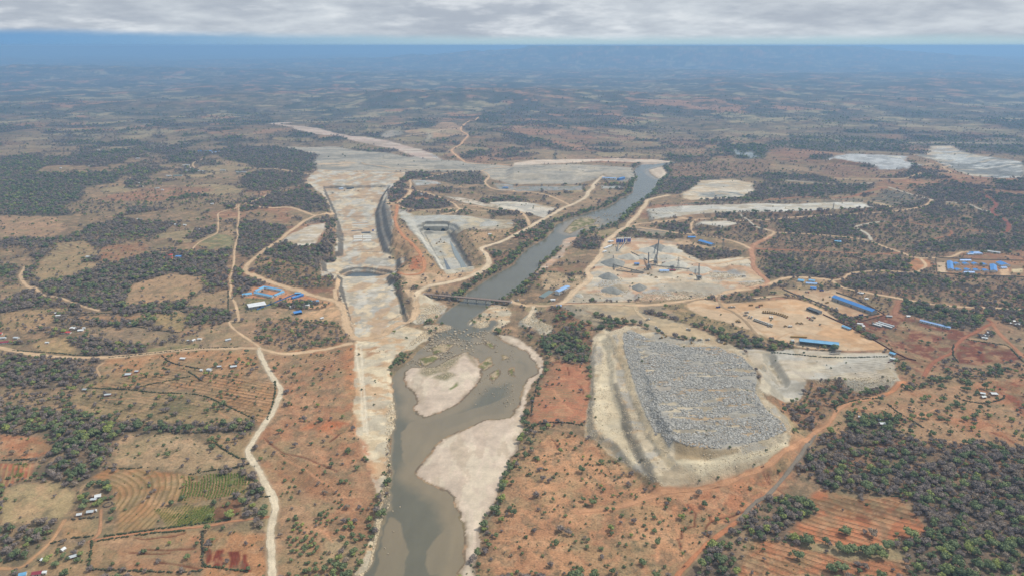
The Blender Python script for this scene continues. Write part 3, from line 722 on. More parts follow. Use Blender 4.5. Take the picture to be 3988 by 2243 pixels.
# --- the river: bed, banks, sandbars
RIVER = "r3c1 1060,1448 1140,1330 1190,1150 1220,1060 1260,900 1275,800 1330,780 1325,650 1335,500 1350,400 1325,280 1350,150 1355,0 r2c1 1375,1400 1365,1330 1400,1290 1385,1190 1360,1050 1360,950 1370,880 1400,830 1480,760 1560,700 1600,640 1680,580 1760,510 1770,450 1950,395 1900,360 1800,340 1810,310 1880,240 1950,190 2040,130 2090,90 2100,40 r1c1 2200,1430 2350,1330 2480,1260 2576,1210 r1c2 50,1130 150,1040 280,970 350,920 400,860 420,810 500,780 570,740 660,720 740,690 900,650 1020,590 1050,560 1190,490 1200,420 1240,340 1210,260 1240,220 1290,205 1400,205 1500,190 1620,178 1640,186 1560,200 1490,225 1540,290 1500,340 1450,360 1440,385 1410,450 1370,510 1240,590 1180,640 1130,690 1040,770 920,830 830,850 740,870 650,890 660,930 560,940 500,960 490,1000 400,1080 330,1150 250,1210 240,1250 200,1300 120,1360 70,1420 r2c2 0,40 r2c1 2430,110 2340,160 2270,230 2200,280 2130,330 2140,370 2230,395 2310,380 2340,320 2400,310 2425,340 2350,420 2450,470 2576,500 r2c2 100,520 200,600 290,700 305,800 270,890 200,940 150,1050 120,1170 90,1240 60,1350 100,1448 r3c2 70,0 40,100 0,200 r3c1 2530,250 2480,400 2420,530 2390,650 2330,800 2260,880 2210,1000 2190,1180 2130,1300 2020,1448 1900,1700 1800,2500 700,2500 900,1700"
# bottom edge runs on below the frame
PR = W(RIVER, WL)
k, gx, gy = near(PR, 60, False)
gx = gx + (N8[k] - .5) * 5; gy = gy + (N8[k] - .5) * 5
dr = sdf(PR, gx, gy)
bedz = WL - np.clip(-dr * .28, 0, 2.6)
bank = WL + np.maximum(dr, 0) * .42
Z[k] = np.where(dr < 0, bedz, np.minimum(Z[k], bank + (N8[k] - .5) * .8))
mb = np.clip(1 - np.maximum(dr - 4, 0) / 30, 0, 1) * (dr > 0) * (ROCK[k] < .5)
C[k] = C[k] * (1 - .7 * mb[:, None]) + BANK[None, :] * .7 * mb[:, None]
WOOD[k] = np.maximum(WOOD[k], np.clip(mb * np.where(Y[k] > 1380, 1.6, .5), 0, 1)); GREEN[k] = np.maximum(GREEN[k], np.clip(mb * 1.3, 0, .85))
WOOD[k[dr < 0]] = 0; SHRUB[k[dr < 0]] = 0
C[k[dr < 0]] = lin(120, 104, 84, K)
RIVK, RIVD = k, dr
WET = np.zeros(NP); WET[k[dr < 1.5]] = 1
ISL = [("r3c1 2030,0 1880,70 1800,150 1740,230 1650,340 1590,430 1700,480 1800,550 1900,590 1990,640 2010,700 2040,800 2080,900 2100,1050 2105,1170 2080,1250 2090,1320 2040,1400 2030,1448 1990,1700 2200,1700 2200,1448 2190,1280 2230,1180 2240,1000 2290,880 2350,800 2410,650 2450,530 2510,400 2560,250 r3c2 30,200 60,100 90,0 r2c2 120,1448 75,1350 100,1240 30,1220 r2c1 2550,1300 2280,1325 2150,1390 2020,1448", 1.3, 'sandbank'),
       ("r2c1 1500,830 1490,880 1515,980 1560,1010 1630,1120 1590,1190 1620,1250 1690,1285 1850,1230 2000,1160 2100,1060 2200,960 2250,860 2230,780 2200,700 2120,640 2080,640 1950,700 1800,790 1650,790 1560,790", 1.6, 'sandbank'),
       ("r2c2 0,480 100,530 200,610 285,705 298,800 260,885 195,935 145,1045 115,1165 90,1250 10,1220 60,1180 75,1100 110,980 160,900 250,850 255,800 220,730 150,640 60,590 r2c1 2540,560 2400,460", .9, 'sandbank'),
       ("r1c2 1360,260 1490,225 1540,300 1500,350 1450,345 1380,300", 1., 'sandbank'),
       ("r2c1 1760,600 1850,550 1970,560 1900,620 1790,650", .7, 'river_islet'), ("r2c1 1640,700 1800,660 1830,690 1700,770 1640,760", .8, 'river_islet'), ("r2c1 2280,520 2380,560 2370,600 2300,560", .6, 'river_islet'),
       ("r2c1 2340,860 2420,810 2440,850 2370,920", .7, 'river_islet'), ("r2c1 2240,770 2330,690 2365,760 2280,815", .7, 'river_islet'), ("r2c1 2470,660 2520,690 2470,710", .5, 'river_islet'), ("r2c1 2540,800 2576,790 2576,880 2540,850", .5, 'river_islet'),
       ("r1c2 510,880 620,760 740,740 830,760 800,800 700,830 640,860 560,900", 1.0, 'river_islet'), ("r1c2 700,840 860,800 850,830 760,860", .6, 'river_islet')]
for s, h, nm in ISL:
    p = W(s, WL)
    k, gx, gy = near(p, 25, False)
    gx = gx + (N8[k] - .5) * 6; gy = gy + (N8[k] - .5) * 6
    d = sdf(p, gx, gy)
    ins = d < 0
    top = WL + .25 + h * np.clip(-d / 14, 0, 1) + (N30[k] - .5) * .5 + (N8[k] - .5) * .3
    Z[k] = np.where(ins, np.maximum(top, WL + .12), np.maximum(Z[k], WL + .1 - d * .035))
    kk = k[ins]
    CLS[kk] = cls_id(nm)
    if nm == 'sandbank':
        w = (.62 + .62 * N30[kk])[:, None]
        c = SAND[None, :] * w + SAND2[None, :] * (1 - w)
        wet = sstep(d[ins], -6, 0)[:, None] * .75
        C[kk] = c * (1 - wet) + lin(138, 118, 96, K)[None, :] * wet
        ROCK[kk] = .15
    else:
        w = sstep(N8[kk], .42, .58)[:, None]
        C[kk] = lin(176, 156, 126, K)[None, :] * (1 - w) + lin(118, 116, 74, K)[None, :] * w
        ROCK[kk] = .8; SHRUB[kk] = 1.5
# dry sandy river beds upstream and beside the channel
for s, c in (("r1c2 490,960 600,900 660,890 660,930 600,970 520,1050 500,1120 400,1200 300,1260 200,1330 230,1270 280,1220 360,1150 420,1120 480,1040", lin(196, 160, 132, K)),
             ("r1c2 0,190 250,155 690,155 1050,145 1400,155 1630,176 1450,195 1290,205 1280,180 900,170 600,188 0,210", lin(214, 192, 170, K)),
             ("r0c1 140,1260 220,1285 350,1310 380,1345 600,1380 820,1395 930,1425 r1c1 1100,0 1350,40 1500,100 1700,170 1850,170 1780,110 1650,60 1420,0 r0c1 1300,1420 950,1395 750,1355 480,1310 230,1270 390,1235 250,1238 110,1252", lin(196, 172, 156, K))):
    paint(s, c, 8, wood=0, shrub=.05, rock=.2, cls='dry_riverbed')
paint("r1c1 1570,130 1600,128 1730,172 1690,172", lin(158, 164, 168, K), 6, .8); paint("r1c1 1740,110 1790,115 1870,170 1820,172", lin(158, 164, 168, K), 6, .8)
# rock fill at the water's edge
paint("r2c1 1600,280 1760,140 1860,130 1910,170 1860,240 1780,300 1620,350 1570,330", lin(168, 164, 156, K), 5, rock=1, wood=0, shrub=0, cls='stripped_rock_bank')
paint("r2c1 1620,70 1750,90 1850,130 1780,220 1600,260 1610,150", lin(206, 192, 166, K), 6, wood=0, shrub=0)
paint("r2c1 1690,360 1950,365 1930,410 1850,435 1700,400", lin(180, 170, 154, K), 5, rock=1, wood=0, shrub=0, cls='stripped_rock_bank')
build_up("r2c1 1700,365 1930,368 1920,400 1720,390", -1.4, 2, rough=.8)
paint("r2c1 2130,340 2200,280 2280,220 2350,170 2440,150 2540,200 2530,330 2420,420 2350,415 2425,340 2400,310 2340,320 2310,380 2230,390 2140,370", lin(194, 176, 148, K), 5, wood=.03, rock=.7, cls='stripped_rock_bank')
paint("r2c2 60,330 160,240 200,180 240,190 210,290 290,340 400,390 380,440 280,460 230,430 180,420 50,370", lin(194, 184, 164, K), 5, wood=.0, rock=.8)
build_up("r2c2 80,320 170,240 215,230 240,310 350,370 300,410 150,390", 4, 1.5, rough=.6)
# bridge approaches
for s in ("r2c1 1560,0 1690,30 1690,75 1560,90", "r2c1 2540,95 2576,110 r2c2 60,130 60,170 r2c1 2560,150"):
    build_up(s, 5.2, 1.8)

# --- stains, broken rock and scraped streaks on the worked ground
def stain(nm, cols, size, aspect=(1, 1), amt=.8, rough=0., seed=0, edge=.06):
    k = np.nonzero(CLS == cls_id(nm))[0]
    if not len(k):
        return
    xx, yy = X[k] * aspect[0], Y[k] * aspect[1]
    for i, c in enumerate(cols):
        n = fbm(xx, yy, size * (1 + .7 * i), 5, 60 + seed * 5 + i, .58)
        m = (sstep(n, .53, .53 + edge) * amt)[:, None]
        C[k] = C[k] * (1 - m) + np.asarray(c)[None, :] * (.88 + .24 * N8[k])[:, None] * m
    if rough:
        Z[k] += (fbm(X[k], Y[k], 9, 3, 90 + seed) - .5) * 2 * rough


stripes("r1c1 690,500 1300,490 1215,690 1240,900 1290,1050 930,1080 870,980 850,850 770,700", 19, lin(132, 124, 112, K), .09, angle=90, amt=.8, bump=.9, wob=.12, z=-20)
stain('dam_excavation', (lin(164, 156, 142, K), lin(216, 194, 160, K), lin(200, 194, 182, K), lin(184, 150, 114, K)), 13, (1.3, .8), .7, 1.1, 0)
stain('spillway_cut', (lin(150, 146, 136, K), lin(196, 178, 146, K), lin(186, 184, 176, K)), 16, (1, .8), .7, .7, 1)
stain('stripped_rock_bank', (lin(224, 208, 178, K), lin(190, 152, 114, K), lin(186, 176, 156, K)), 13, (.8, 1.1), .7, 1.0, 2)
stain('spoil_flat', (lin(150, 144, 132, K), lin(188, 174, 152, K), lin(138, 132, 120, K)), 34, (.5, 1.5), .7, 1.4, 3)
stain('quarry', (lin(206, 204, 196, K), lin(150, 148, 142, K), lin(196, 180, 154, K), lin(120, 118, 112, K)), 34, (.6, 1.6), .8, 2.0, 4)
stain('crusher_yard', (lin(184, 178, 166, K), lin(190, 148, 114, K), lin(214, 198, 172, K), lin(168, 158, 140, K)), 26, (.7, 1.2), .75, 1.6, 5)
stain('embankment', (lin(206, 194, 170, K), lin(168, 152, 126, K), lin(186, 182, 172, K)), 20, (.7, 1.4), .7, .5, 6)
stain('rock_spoil_heap', (lin(206, 190, 162, K), lin(160, 146, 122, K), lin(178, 150, 116, K), lin(166, 162, 154, K)), 12, (.8, 1.3), .7, .9, 7)
stain('rock_pad', (lin(214, 204, 184, K), lin(182, 160, 128, K), lin(168, 164, 154, K)), 24, (.7, 1.3), .7, .4, 8)
stain('rock_dump', (lin(200, 198, 194, K), lin(150, 148, 144, K)), 22, (1, 1), .7, 1.4, 9)
stain('equipment_yard', (lin(212, 184, 150, K), lin(184, 146, 108, K), lin(198, 178, 150, K)), 30, (.8, 1.2), .55, .1, 10)
stain('dump_plateau', (lin(162, 146, 120, K), lin(190, 170, 138, K), lin(148, 138, 122, K)), 18, (1, 1), .6, .6, 11)
stain('dry_riverbed', (lin(206, 194, 176, K), lin(164, 146, 128, K)), 40, (.4, 2), .7, .2, 12)
stain('sandbank', (lin(216, 196, 176, K), lin(184, 164, 142, K), lin(198, 178, 160, K)), 13, (1.5, .55), .6, .22, 13)
stain('depot_yard', (lin(196, 172, 142, K), lin(176, 136, 104, K)), 26, (1, 1), .6, .1, 14)
for s in ("r2c1 1650,790 1800,780 1950,700 2080,650 2000,760 1900,830 1700,880 1620,850", "r2c1 1760,900 1900,830 2000,870 1900,930", "r2c1 2120,640 2200,700 2240,780 2190,760 2090,650"):
    paint(s, lin(142, 124, 96, K), 9, .75, z=WL + 1, rock=1, shrub=.8, grain=lin(112, 110, 72, K))
paint("r2c1 1930,1000 2010,945 2020,975 1950,1015", lin(104, 110, 60, K), 4, .9, z=WL + 1)
# scuffed farmland: paler scrapes and darker grassy patches, fields with furrow grain
kg = np.nonzero(CLS == 0)[0]
for i, (c, sz_, lo) in enumerate(((lin(196, 156, 120, K), 26, .56), (lin(112, 104, 82, K), 18, .55), (lin(146, 132, 98, K), 40, .55), (lin(186, 150, 116, K), 11, .60))):
    n = fbm(X[kg] * (1 + .5 * (i % 2)), Y[kg] * (1.4 - .5 * (i % 2)), sz_, 5, 120 + i, .6)
    m = (sstep(n, lo, lo + .10) * (.42 if i != 1 else .5) * (1 - .6 * sstep(Y[kg], 2500, 5000)))[:, None]
    C[kg] = C[kg] * (1 - m) + c[None, :] * m
for _a, _k in STRIPES:
    draw_stripes(*_a, **_k)
# erosion gullies, ditches and wheel ruts: narrow channels with their own soil colour
def trench(s, w, depth, col, amt=.9, wob=6):
    g = W(s)
    g = np.array([p_ for i in range(len(g) - 1) for p_ in [g[i], g[i] * .5 + g[i + 1] * .5 + RNG.uniform(-wob, wob, 2) * .3]] + [g[-1]])
    k, gx, gy = near(g, w * 3 + 4, False)
    if not len(k):
        return
    d2 = np.full(len(k), 1e12)
    for i in range(len(g) - 1):
        d2 = np.minimum(d2, seg_dist2(gx, gy, g[i], g[i + 1]))
    d = np.sqrt(d2) + (N8[k] - .5) * 1.2
    m = np.clip(1.4 - d / (w * .6 * LOD[k]), 0, 1)
    C[k] = C[k] * (1 - (m * amt)[:, None]) + np.asarray(col)[None, :] * (m * amt)[:, None]
    Z[k] -= depth * m


GUL, RUT, DITCH = lin(112, 66, 48, K), lin(206, 150, 112, K), lin(92, 66, 54, K)
for s in ("r3c2 1740,720 1830,810 1820,930 1700,940 1690,1040 1640,1050 1680,1150", "r3c2 1970,820 1990,880 1930,940 1940,1010 1980,1060", "r3c2 1990,880 2080,850 2200,830 2330,780", "r3c2 970,270 1030,300 1060,330", "r3c2 380,60 440,130 480,180", "r3c3 100,570 180,620", "r3c3 2250,0 2400,60 2520,130", "r3c2 2450,380 2576,520", "r3c3 0,440 60,500",
          "r3c0 1350,1050 1500,1060 1700,1040 1850,1000", "r3c0 1440,1165 1600,1170 1800,1160 1950,1150", "r3c0 1300,1200 1500,1210 1700,1200", "r3c0 1550,1290 1750,1310 2000,1360", "r2c2 330,740 500,720 640,760", "r2c2 560,860 540,780", "r2c2 660,960 700,1050", "r3c1 70,50 270,210 470,240 740,350 800,380", "r3c1 730,80 830,0"):
    trench(s, 2.2, 1.0, GUL, .85)
for s in ("r3c1 180,190 400,330 560,420 800,570 900,640", "r2c1 250,1060 350,1170 430,1260 460,1340", "r3c1 560,160 620,220 700,300", "r3c1 560,940 700,1000 760,1080", "r3c2 640,800 900,790 1050,760", "r3c2 1440,1280 1450,1100 1480,980", "r2c2 380,1000 420,1050 600,1240", "r2c3 1450,1290 1700,1200 2000,1200 2300,1240", "r2c3 1700,1340 1900,1300 2200,1330", "r2c0 1000,1100 1500,1080 1800,1000", "r2c0 2080,1100 2200,1230 2290,1290"):
    trench(s, 2.6, .0, RUT, .55)
for s in ("r2c1 1400,0 1440,100 1500,320",):
    trench(s, 7, 3.5, lin(104, 98, 84, K), .8)
for s in ("r2c2 2090,170 2240,260 2420,440 2560,560", "r2c2 1800,260 2000,240 2200,300", "r2c3 40,590 120,540 250,490", "r2c3 230,390 250,440 280,470", "r2c3 900,560 1100,640", "r2c3 300,420 500,400 650,430"):
    trench(s, 3, .2, lin(172, 138, 106, K), .6)
for s in ("r2c1 1040,560 1060,800 1080,1050 1110,1440", "r2c1 1000,560 1020,800 1050,1100 1080,1400"):
    trench(s, 3, .4, lin(224, 210, 186, K), .7)
# --- steep faces of the worked ground show bare darker rock, flats collect pale dust
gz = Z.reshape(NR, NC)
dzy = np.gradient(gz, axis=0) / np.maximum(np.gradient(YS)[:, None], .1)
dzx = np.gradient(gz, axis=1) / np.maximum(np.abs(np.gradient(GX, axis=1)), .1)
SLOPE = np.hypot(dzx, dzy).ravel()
for nm, col, lo, hi in (('rock_spoil_heap', lin(156, 145, 125, K), .26, .48), ('dam_excavation', lin(86, 82, 76, K), .34, .7), ('spillway_cut', lin(112, 108, 100, K), .45, .8), ('embankment', lin(166, 158, 142, K), .3, .6), ('dump_plateau', lin(138, 124, 104, K), .3, .6), ('rock_pad', lin(170, 152, 126, K), .35, .7)):  # dam cut rock is set darker still, deepening its wall's shade in colour
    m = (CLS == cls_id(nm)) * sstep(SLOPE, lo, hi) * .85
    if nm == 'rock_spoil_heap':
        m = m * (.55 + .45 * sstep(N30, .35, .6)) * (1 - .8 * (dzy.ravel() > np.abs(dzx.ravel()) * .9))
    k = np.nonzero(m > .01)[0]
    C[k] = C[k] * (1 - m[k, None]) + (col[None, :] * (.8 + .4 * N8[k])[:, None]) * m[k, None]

# the heap's own bands: scraped pale benches, grey rubble slopes, dirt faces at the south end
for s_, c_, z_, a_ in (("r2c2 860,490 930,480 1000,640 1010,800 1060,960 1090,1200 1160,1448 r3c2 1130,-10 1250,320 1200,330 1050,140 880,0 r2c2 800,1300 830,1000 870,800 900,700", lin(212, 196, 166, K), 5, .8),
                   ("r2c2 960,480 985,470 1140,740 1200,930 1290,1180 1400,1448 r3c2 1440,-20 1560,250 1640,310 1580,330 1480,210 1370,-20 r2c2 1340,1448 1230,1150 1160,960 1090,760", lin(214, 192, 156, K), 17, .85),
                   ("r2c2 1040,480 1080,470 1110,750 1060,760", lin(190, 166, 130, K), 11, .6),
                   ("r2c2 1110,400 1190,480 1340,860 1430,1110 1490,1310 1560,1448 r3c2 1600,110 1560,170 1470,0 r2c2 1420,1448 1300,1180 1220,950 1150,740 1100,560", lin(142, 138, 128, K), 19, .85),
                   ("r2c2 1010,960 1060,960 1130,1200 1200,1448 r3c2 1190,0 1260,180 1420,510 1380,520 1230,250 1110,-10 r2c2 1060,1200", lin(124, 116, 102, K), 7, .8),
                   ("r3c2 1580,180 1650,140 1800,215 2000,245 2250,220 2250,250 2000,300 1700,305 1640,290", lin(158, 138, 108, K), 17, .85),
                   ("r3c2 1640,315 2000,312 2300,262 2576,190 r3c3 200,120 215,150 r3c2 2576,225 2300,300 2000,345 1650,345", lin(218, 204, 176, K), 14, .9),
                   ("r3c2 1640,350 2000,350 2300,305 2576,235 r3c3 205,160 210,200 0,320 r3c2 2576,330 2200,420 1900,470 1680,430", lin(194, 180, 152, K), 8, .8),
                   ("r3c2 1480,450 1660,430 1900,480 2300,390 2576,315 r3c3 0,330 r3c2 2300,450 1900,540 1480,560", lin(168, 150, 124, K), 3, .7)):
    paint(s_, c_, 3, a_, z=z_, var=.2)
for s_, c_, z_, a_ in (("r1c1 1240,590 1290,600 1335,690 1360,810 1345,960 1310,1060 1270,1010 1230,830 1212,690", lin(112, 108, 102, K), -13, .8),  # grey dam wall facing west: its shade is painted into the rock colour
                   ("r1c1 1935,880 1985,875 2080,1050 2195,1255 2155,1275 2040,1100", lin(104, 98, 90, K), -12, .8),  # west-facing spillway wall, darkened in colour for its shaded side
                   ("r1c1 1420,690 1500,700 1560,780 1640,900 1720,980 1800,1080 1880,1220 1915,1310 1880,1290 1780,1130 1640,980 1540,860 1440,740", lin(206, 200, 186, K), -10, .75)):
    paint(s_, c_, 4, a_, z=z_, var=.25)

# ------------------------------------------------------------------ helpers for objects
def zat(x, y, arr=None):
    """height of the ground mesh"""
    g = (Z if arr is None else arr).reshape(NR, NC)
    x = np.atleast_1d(np.asarray(x, float)); y = np.atleast_1d(np.asarray(y, float))
    j = np.clip(np.searchsorted(YS, y) - 1, 0, NR - 2)
    fy = np.clip((y - YS[j]) / (YS[j + 1] - YS[j]), 0, 1)
    u = x / (.755 * np.maximum(y, 0) + 165)
    i = np.clip(np.searchsorted(US, u) - 1, 0, NC - 2)
    fx = np.clip((u - US[i]) / (US[i + 1] - US[i]), 0, 1)
    return (g[j, i] * (1 - fx) + g[j, i + 1] * fx) * (1 - fy) + (g[j + 1, i] * (1 - fx) + g[j + 1, i + 1] * fx) * fy


def gpt(px, py):
    """ground point seen at a picture position: follows the relief"""
    z = 0.
    for _ in range(6):
        x, y = at(px, py, z)
        z = .5 * z + .5 * float(zat(x, y)[0])
    x, y = at(px, py, z)
    return x, y, float(zat(x, y)[0])


def G(s):
    return np.array([gpt(a, b) for a, b in px_list(s)])


def tag(o, label=None, cat=None, group=None, kind=None):
    if label: o['label'] = label
    if cat: o['category'] = cat
    if group: o['group'] = group
    if kind: o['kind'] = kind
    return o


def link(name, me, mat=None, parent=None):
    if isinstance(me, bpy.types.Mesh) and mat is not None and not me.materials:
        me.materials.append(mat)
    o = bpy.data.objects.new(name, me)
    ROOT.objects.link(o)
    if parent is not None:
        o.parent = parent
    return o


def np_mesh(name, V, F, smooth=False, attrs=None):
    """F: (n,4) or (n,3) array of vertex indices"""
    me = bpy.data.meshes.new(name)
    V = np.asarray(V, np.float32); F = np.asarray(F, np.int32)
    n, m = F.shape
    me.vertices.add(len(V)); me.vertices.foreach_set('co', V.ravel())
    me.loops.add(n * m); me.loops.foreach_set('vertex_index', F.ravel())
    me.polygons.add(n)
    me.polygons.foreach_set('loop_start', np.arange(0, n * m, m, dtype=np.int32))
    me.polygons.foreach_set('loop_total', np.full(n, m, np.int32))
    if smooth:
        me.polygons.foreach_set('use_smooth', np.ones(n, bool))
    for k, a in (attrs or {}).items():
        if a.ndim == 2:
            at_ = me.attributes.new(k, 'FLOAT_COLOR', 'POINT')
            at_.data.foreach_set('color', np.concatenate([a, np.ones((len(a), 1))], 1).astype(np.float32).ravel())
        else:
            at_ = me.attributes.new(k, 'FLOAT', 'POINT'); at_.data.foreach_set('value', a.astype(np.float32))
    me.update(calc_edges=True)
    return me


class MB:
    """collects boxes, tubes and polygons into one mesh"""
    def __init__(s): s.v = []; s.f = []
    def add(s, v, f):
        b = len(s.v); s.v += [tuple(p) for p in v]; s.f += [tuple(b + i for i in q) for q in f]; return s
    def box(s, x0, x1, y0, y1, z0, z1):
        return s.add([(x0, y0, z0), (x1, y0, z0), (x1, y1, z0), (x0, y1, z0), (x0, y0, z1), (x1, y0, z1), (x1, y1, z1), (x0, y1, z1)],
                     [(0, 3, 2, 1), (4, 5, 6, 7), (0, 1, 5, 4), (1, 2, 6, 5), (2, 3, 7, 6), (3, 0, 4, 7)])
    def tube(s, a, b, r, r2=None, n=8):
        a, b = Vector(a), Vector(b); r2 = r if r2 is None else r2
        q = (b - a).to_track_quat('Z', 'Y'); ring = []
        for p, rr in ((a, r), (b, r2)):
            ring += [p + q @ Vector((math.cos(6.28318 * i / n) * rr, math.sin(6.28318 * i / n) * rr, 0)) for i in range(n)]
        return s.add(ring, [(i, (i + 1) % n, n + (i + 1) % n, n + i) for i in range(n)] + [tuple(range(n - 1, -1, -1)), tuple(range(n, 2 * n))])
    def bar(s, a, b, w, h):
        a, b = Vector(a), Vector(b); d = (b - a).normalized()
        sd = d.cross(Vector((0, 0, 1)));
        sd = Vector((1, 0, 0)) if sd.length < 1e-4 else sd.normalized()
        up = sd.cross(d)
        c = [p + sd * x * w / 2 + up * z * h / 2 for p in (a, b) for x, z in ((-1, -1), (1, -1), (1, 1), (-1, 1))]
        return s.add(c, [(0, 1, 2, 3), (7, 6, 5, 4), (0, 4, 5, 1), (1, 5, 6, 2), (2, 6, 7, 3), (3, 7, 4, 0)])
    def lathe(s, prof, n=16, c=(0, 0)):
        v = [(c[0] + r * math.cos(6.28318 * i / n), c[1] + r * math.sin(6.28318 * i / n), z) for r, z in prof for i in range(n)]
        f = [(k * n + i, k * n + (i + 1) % n, (k + 1) * n + (i + 1) % n, (k + 1) * n + i) for k in range(len(prof) - 1) for i in range(n)]
        return s.add(v, f)
    def mesh(s, name):
        me = bpy.data.meshes.new(name); me.from_pydata(s.v, [], s.f); me.update(); return me


# ------------------------------------------------------------------ materials
def mat_simple(name, col, rough=.8, metal=0., vary=.12, scale=.5, spec=.3, obj_rand=0., bump=0.):
    m = bpy.data.materials.new(name); m.use_nodes = True
    nt = m.node_tree; b = nt.nodes['Principled BSDF']
    b.inputs['Roughness'].default_value = rough; b.inputs['Metallic'].default_value = metal; b.inputs['Specular IOR Level'].default_value = spec
    n = nt.nodes.new('ShaderNodeTexNoise'); n.inputs['Scale'].default_value = scale; n.inputs['Detail'].default_value = 4
    geo = nt.nodes.new('ShaderNodeNewGeometry'); nt.links.new(geo.outputs['Position'], n.inputs['Vector'])
    mr = nt.nodes.new('ShaderNodeMapRange'); mr.inputs[1].default_value = .3; mr.inputs[2].default_value = .7
    mr.inputs[3].default_value = 1 - vary; mr.inputs[4].default_value = 1 + vary
    nt.links.new(n.outputs[0], mr.inputs[0])
    val = mr.outputs[0]
    if obj_rand:
        oi = nt.nodes.new('ShaderNodeObjectInfo')
        m2 = nt.nodes.new('ShaderNodeMapRange'); m2.inputs[3].default_value = 1 - obj_rand; m2.inputs[4].default_value = 1 + obj_rand
        nt.links.new(oi.outputs['Random'], m2.inputs[0])
        mu = nt.nodes.new('ShaderNodeMath'); mu.operation = 'MULTIPLY'
        nt.links.new(val, mu.inputs[0]); nt.links.new(m2.outputs[0], mu.inputs[1]); val = mu.outputs[0]
    sc = nt.nodes.new('ShaderNodeVectorMath'); sc.operation = 'SCALE'; sc.inputs[0].default_value = tuple(col)
    nt.links.new(val, sc.inputs['Scale']); nt.links.new(sc.outputs[0], b.inputs['Base Color'])
    if bump:
        bp = nt.nodes.new('ShaderNodeBump'); bp.inputs['Strength'].default_value = bump; bp.inputs['Distance'].default_value = .3
        nt.links.new(n.outputs[0], bp.inputs['Height']); nt.links.new(bp.outputs[0], b.inputs['Normal'])
    return m


def mat_land(name='land_surface'):
    """base colour of the land from the mesh, fine grain and relief from world-space noise"""
    m = bpy.data.materials.new(name); m.use_nodes = True
    nt = m.node_tree; b = nt.nodes['Principled BSDF']; N, L = nt.nodes.new, nt.links.new
    b.inputs['Roughness'].default_value = .95; b.inputs['Specular IOR Level'].default_value = .08
    ca = N('ShaderNodeAttribute'); ca.attribute_name = 'Col'
    ra = N('ShaderNodeAttribute'); ra.attribute_name = 'rock'
    geo = N('ShaderNodeNewGeometry')
    n1 = N('ShaderNodeTexNoise'); n1.inputs['Scale'].default_value = .45; n1.inputs['Detail'].default_value = 6; n1.inputs['Roughness'].default_value = .65
    n2 = N('ShaderNodeTexNoise'); n2.inputs['Scale'].default_value = .05; n2.inputs['Detail'].default_value = 6; n2.inputs['Roughness'].default_value = .62
    for n in (n1, n2):
        L(geo.outputs['Position'], n.inputs['Vector'])
    a = N('ShaderNodeMapRange'); a.inputs[1].default_value = .25; a.inputs[2].default_value = .75; a.inputs[3].default_value = .58; a.inputs[4].default_value = 1.42
    L(n1.outputs[0], a.inputs[0])
    a2 = N('ShaderNodeMapRange'); a2.inputs[1].default_value = .3; a2.inputs[2].default_value = .7; a2.inputs[3].default_value = .84; a2.inputs[4].default_value = 1.16
    L(n2.outputs[0], a2.inputs[0])
    gr = N('ShaderNodeAttribute'); gr.attribute_name = 'tuft'
    gm = N('ShaderNodeMapRange'); gm.inputs[1].default_value = .1; gm.inputs[2].default_value = .5; gm.inputs[3].default_value = .22; gm.inputs[4].default_value = 1.0
    L(gr.outputs['Fac'], gm.inputs[0])
    ml = N('ShaderNodeMix'); L(gm.outputs[0], ml.inputs[0]); ml.inputs[2].default_value = 1.0; L(a.outputs[0], ml.inputs[3])
    mu = N('ShaderNodeMath'); mu.operation = 'MULTIPLY'; L(ml.outputs[0], mu.inputs[0]); L(a2.outputs[0], mu.inputs[1])
    sc = N('ShaderNodeVectorMath'); sc.operation = 'SCALE'; L(ca.outputs['Color'], sc.inputs[0]); L(mu.outputs[0], sc.inputs['Scale'])
    # dry tufts and litter: small grey brown specks with a shape of their own
    n3 = N('ShaderNodeTexNoise'); n3.inputs['Scale'].default_value = .16; n3.inputs['Detail'].default_value = 5; n3.inputs['Roughness'].default_value = .72
    L(geo.outputs['Position'], n3.inputs['Vector'])
    sp = N('ShaderNodeMapRange'); sp.interpolation_type = 'SMOOTHSTEP'; sp.inputs[1].default_value = .50; sp.inputs[2].default_value = .64
    L(n3.outputs[0], sp.inputs[0])
    ta = N('ShaderNodeAttribute'); ta.attribute_name = 'tuft'
    sm = N('ShaderNodeMath'); sm.operation = 'MULTIPLY'; L(sp.outputs[0], sm.inputs[0]); L(ta.outputs['Fac'], sm.inputs[1])
    tint = N('ShaderNodeMix'); tint.data_type = 'RGBA'; tint.blend_type = 'MULTIPLY'
    L(sm.outputs[0], tint.inputs[0]); L(sc.outputs[0], tint.inputs[6]); tint.inputs[7].default_value = (.56, .64, .66, 1)
    L(tint.outputs[2], b.inputs['Base Color'])
    bp = N('ShaderNodeBump'); bp.inputs['Distance'].default_value = 1.3
    st = N('ShaderNodeMath'); st.operation = 'MULTIPLY'; st.inputs[1].default_value = .8; L(ra.outputs['Fac'], st.inputs[0]); L(st.outputs[0], bp.inputs['Strength'])
    L(n1.outputs[0], bp.inputs['Height']); L(bp.outputs[0], b.inputs['Normal'])
    return m


M_LAND = mat_land()

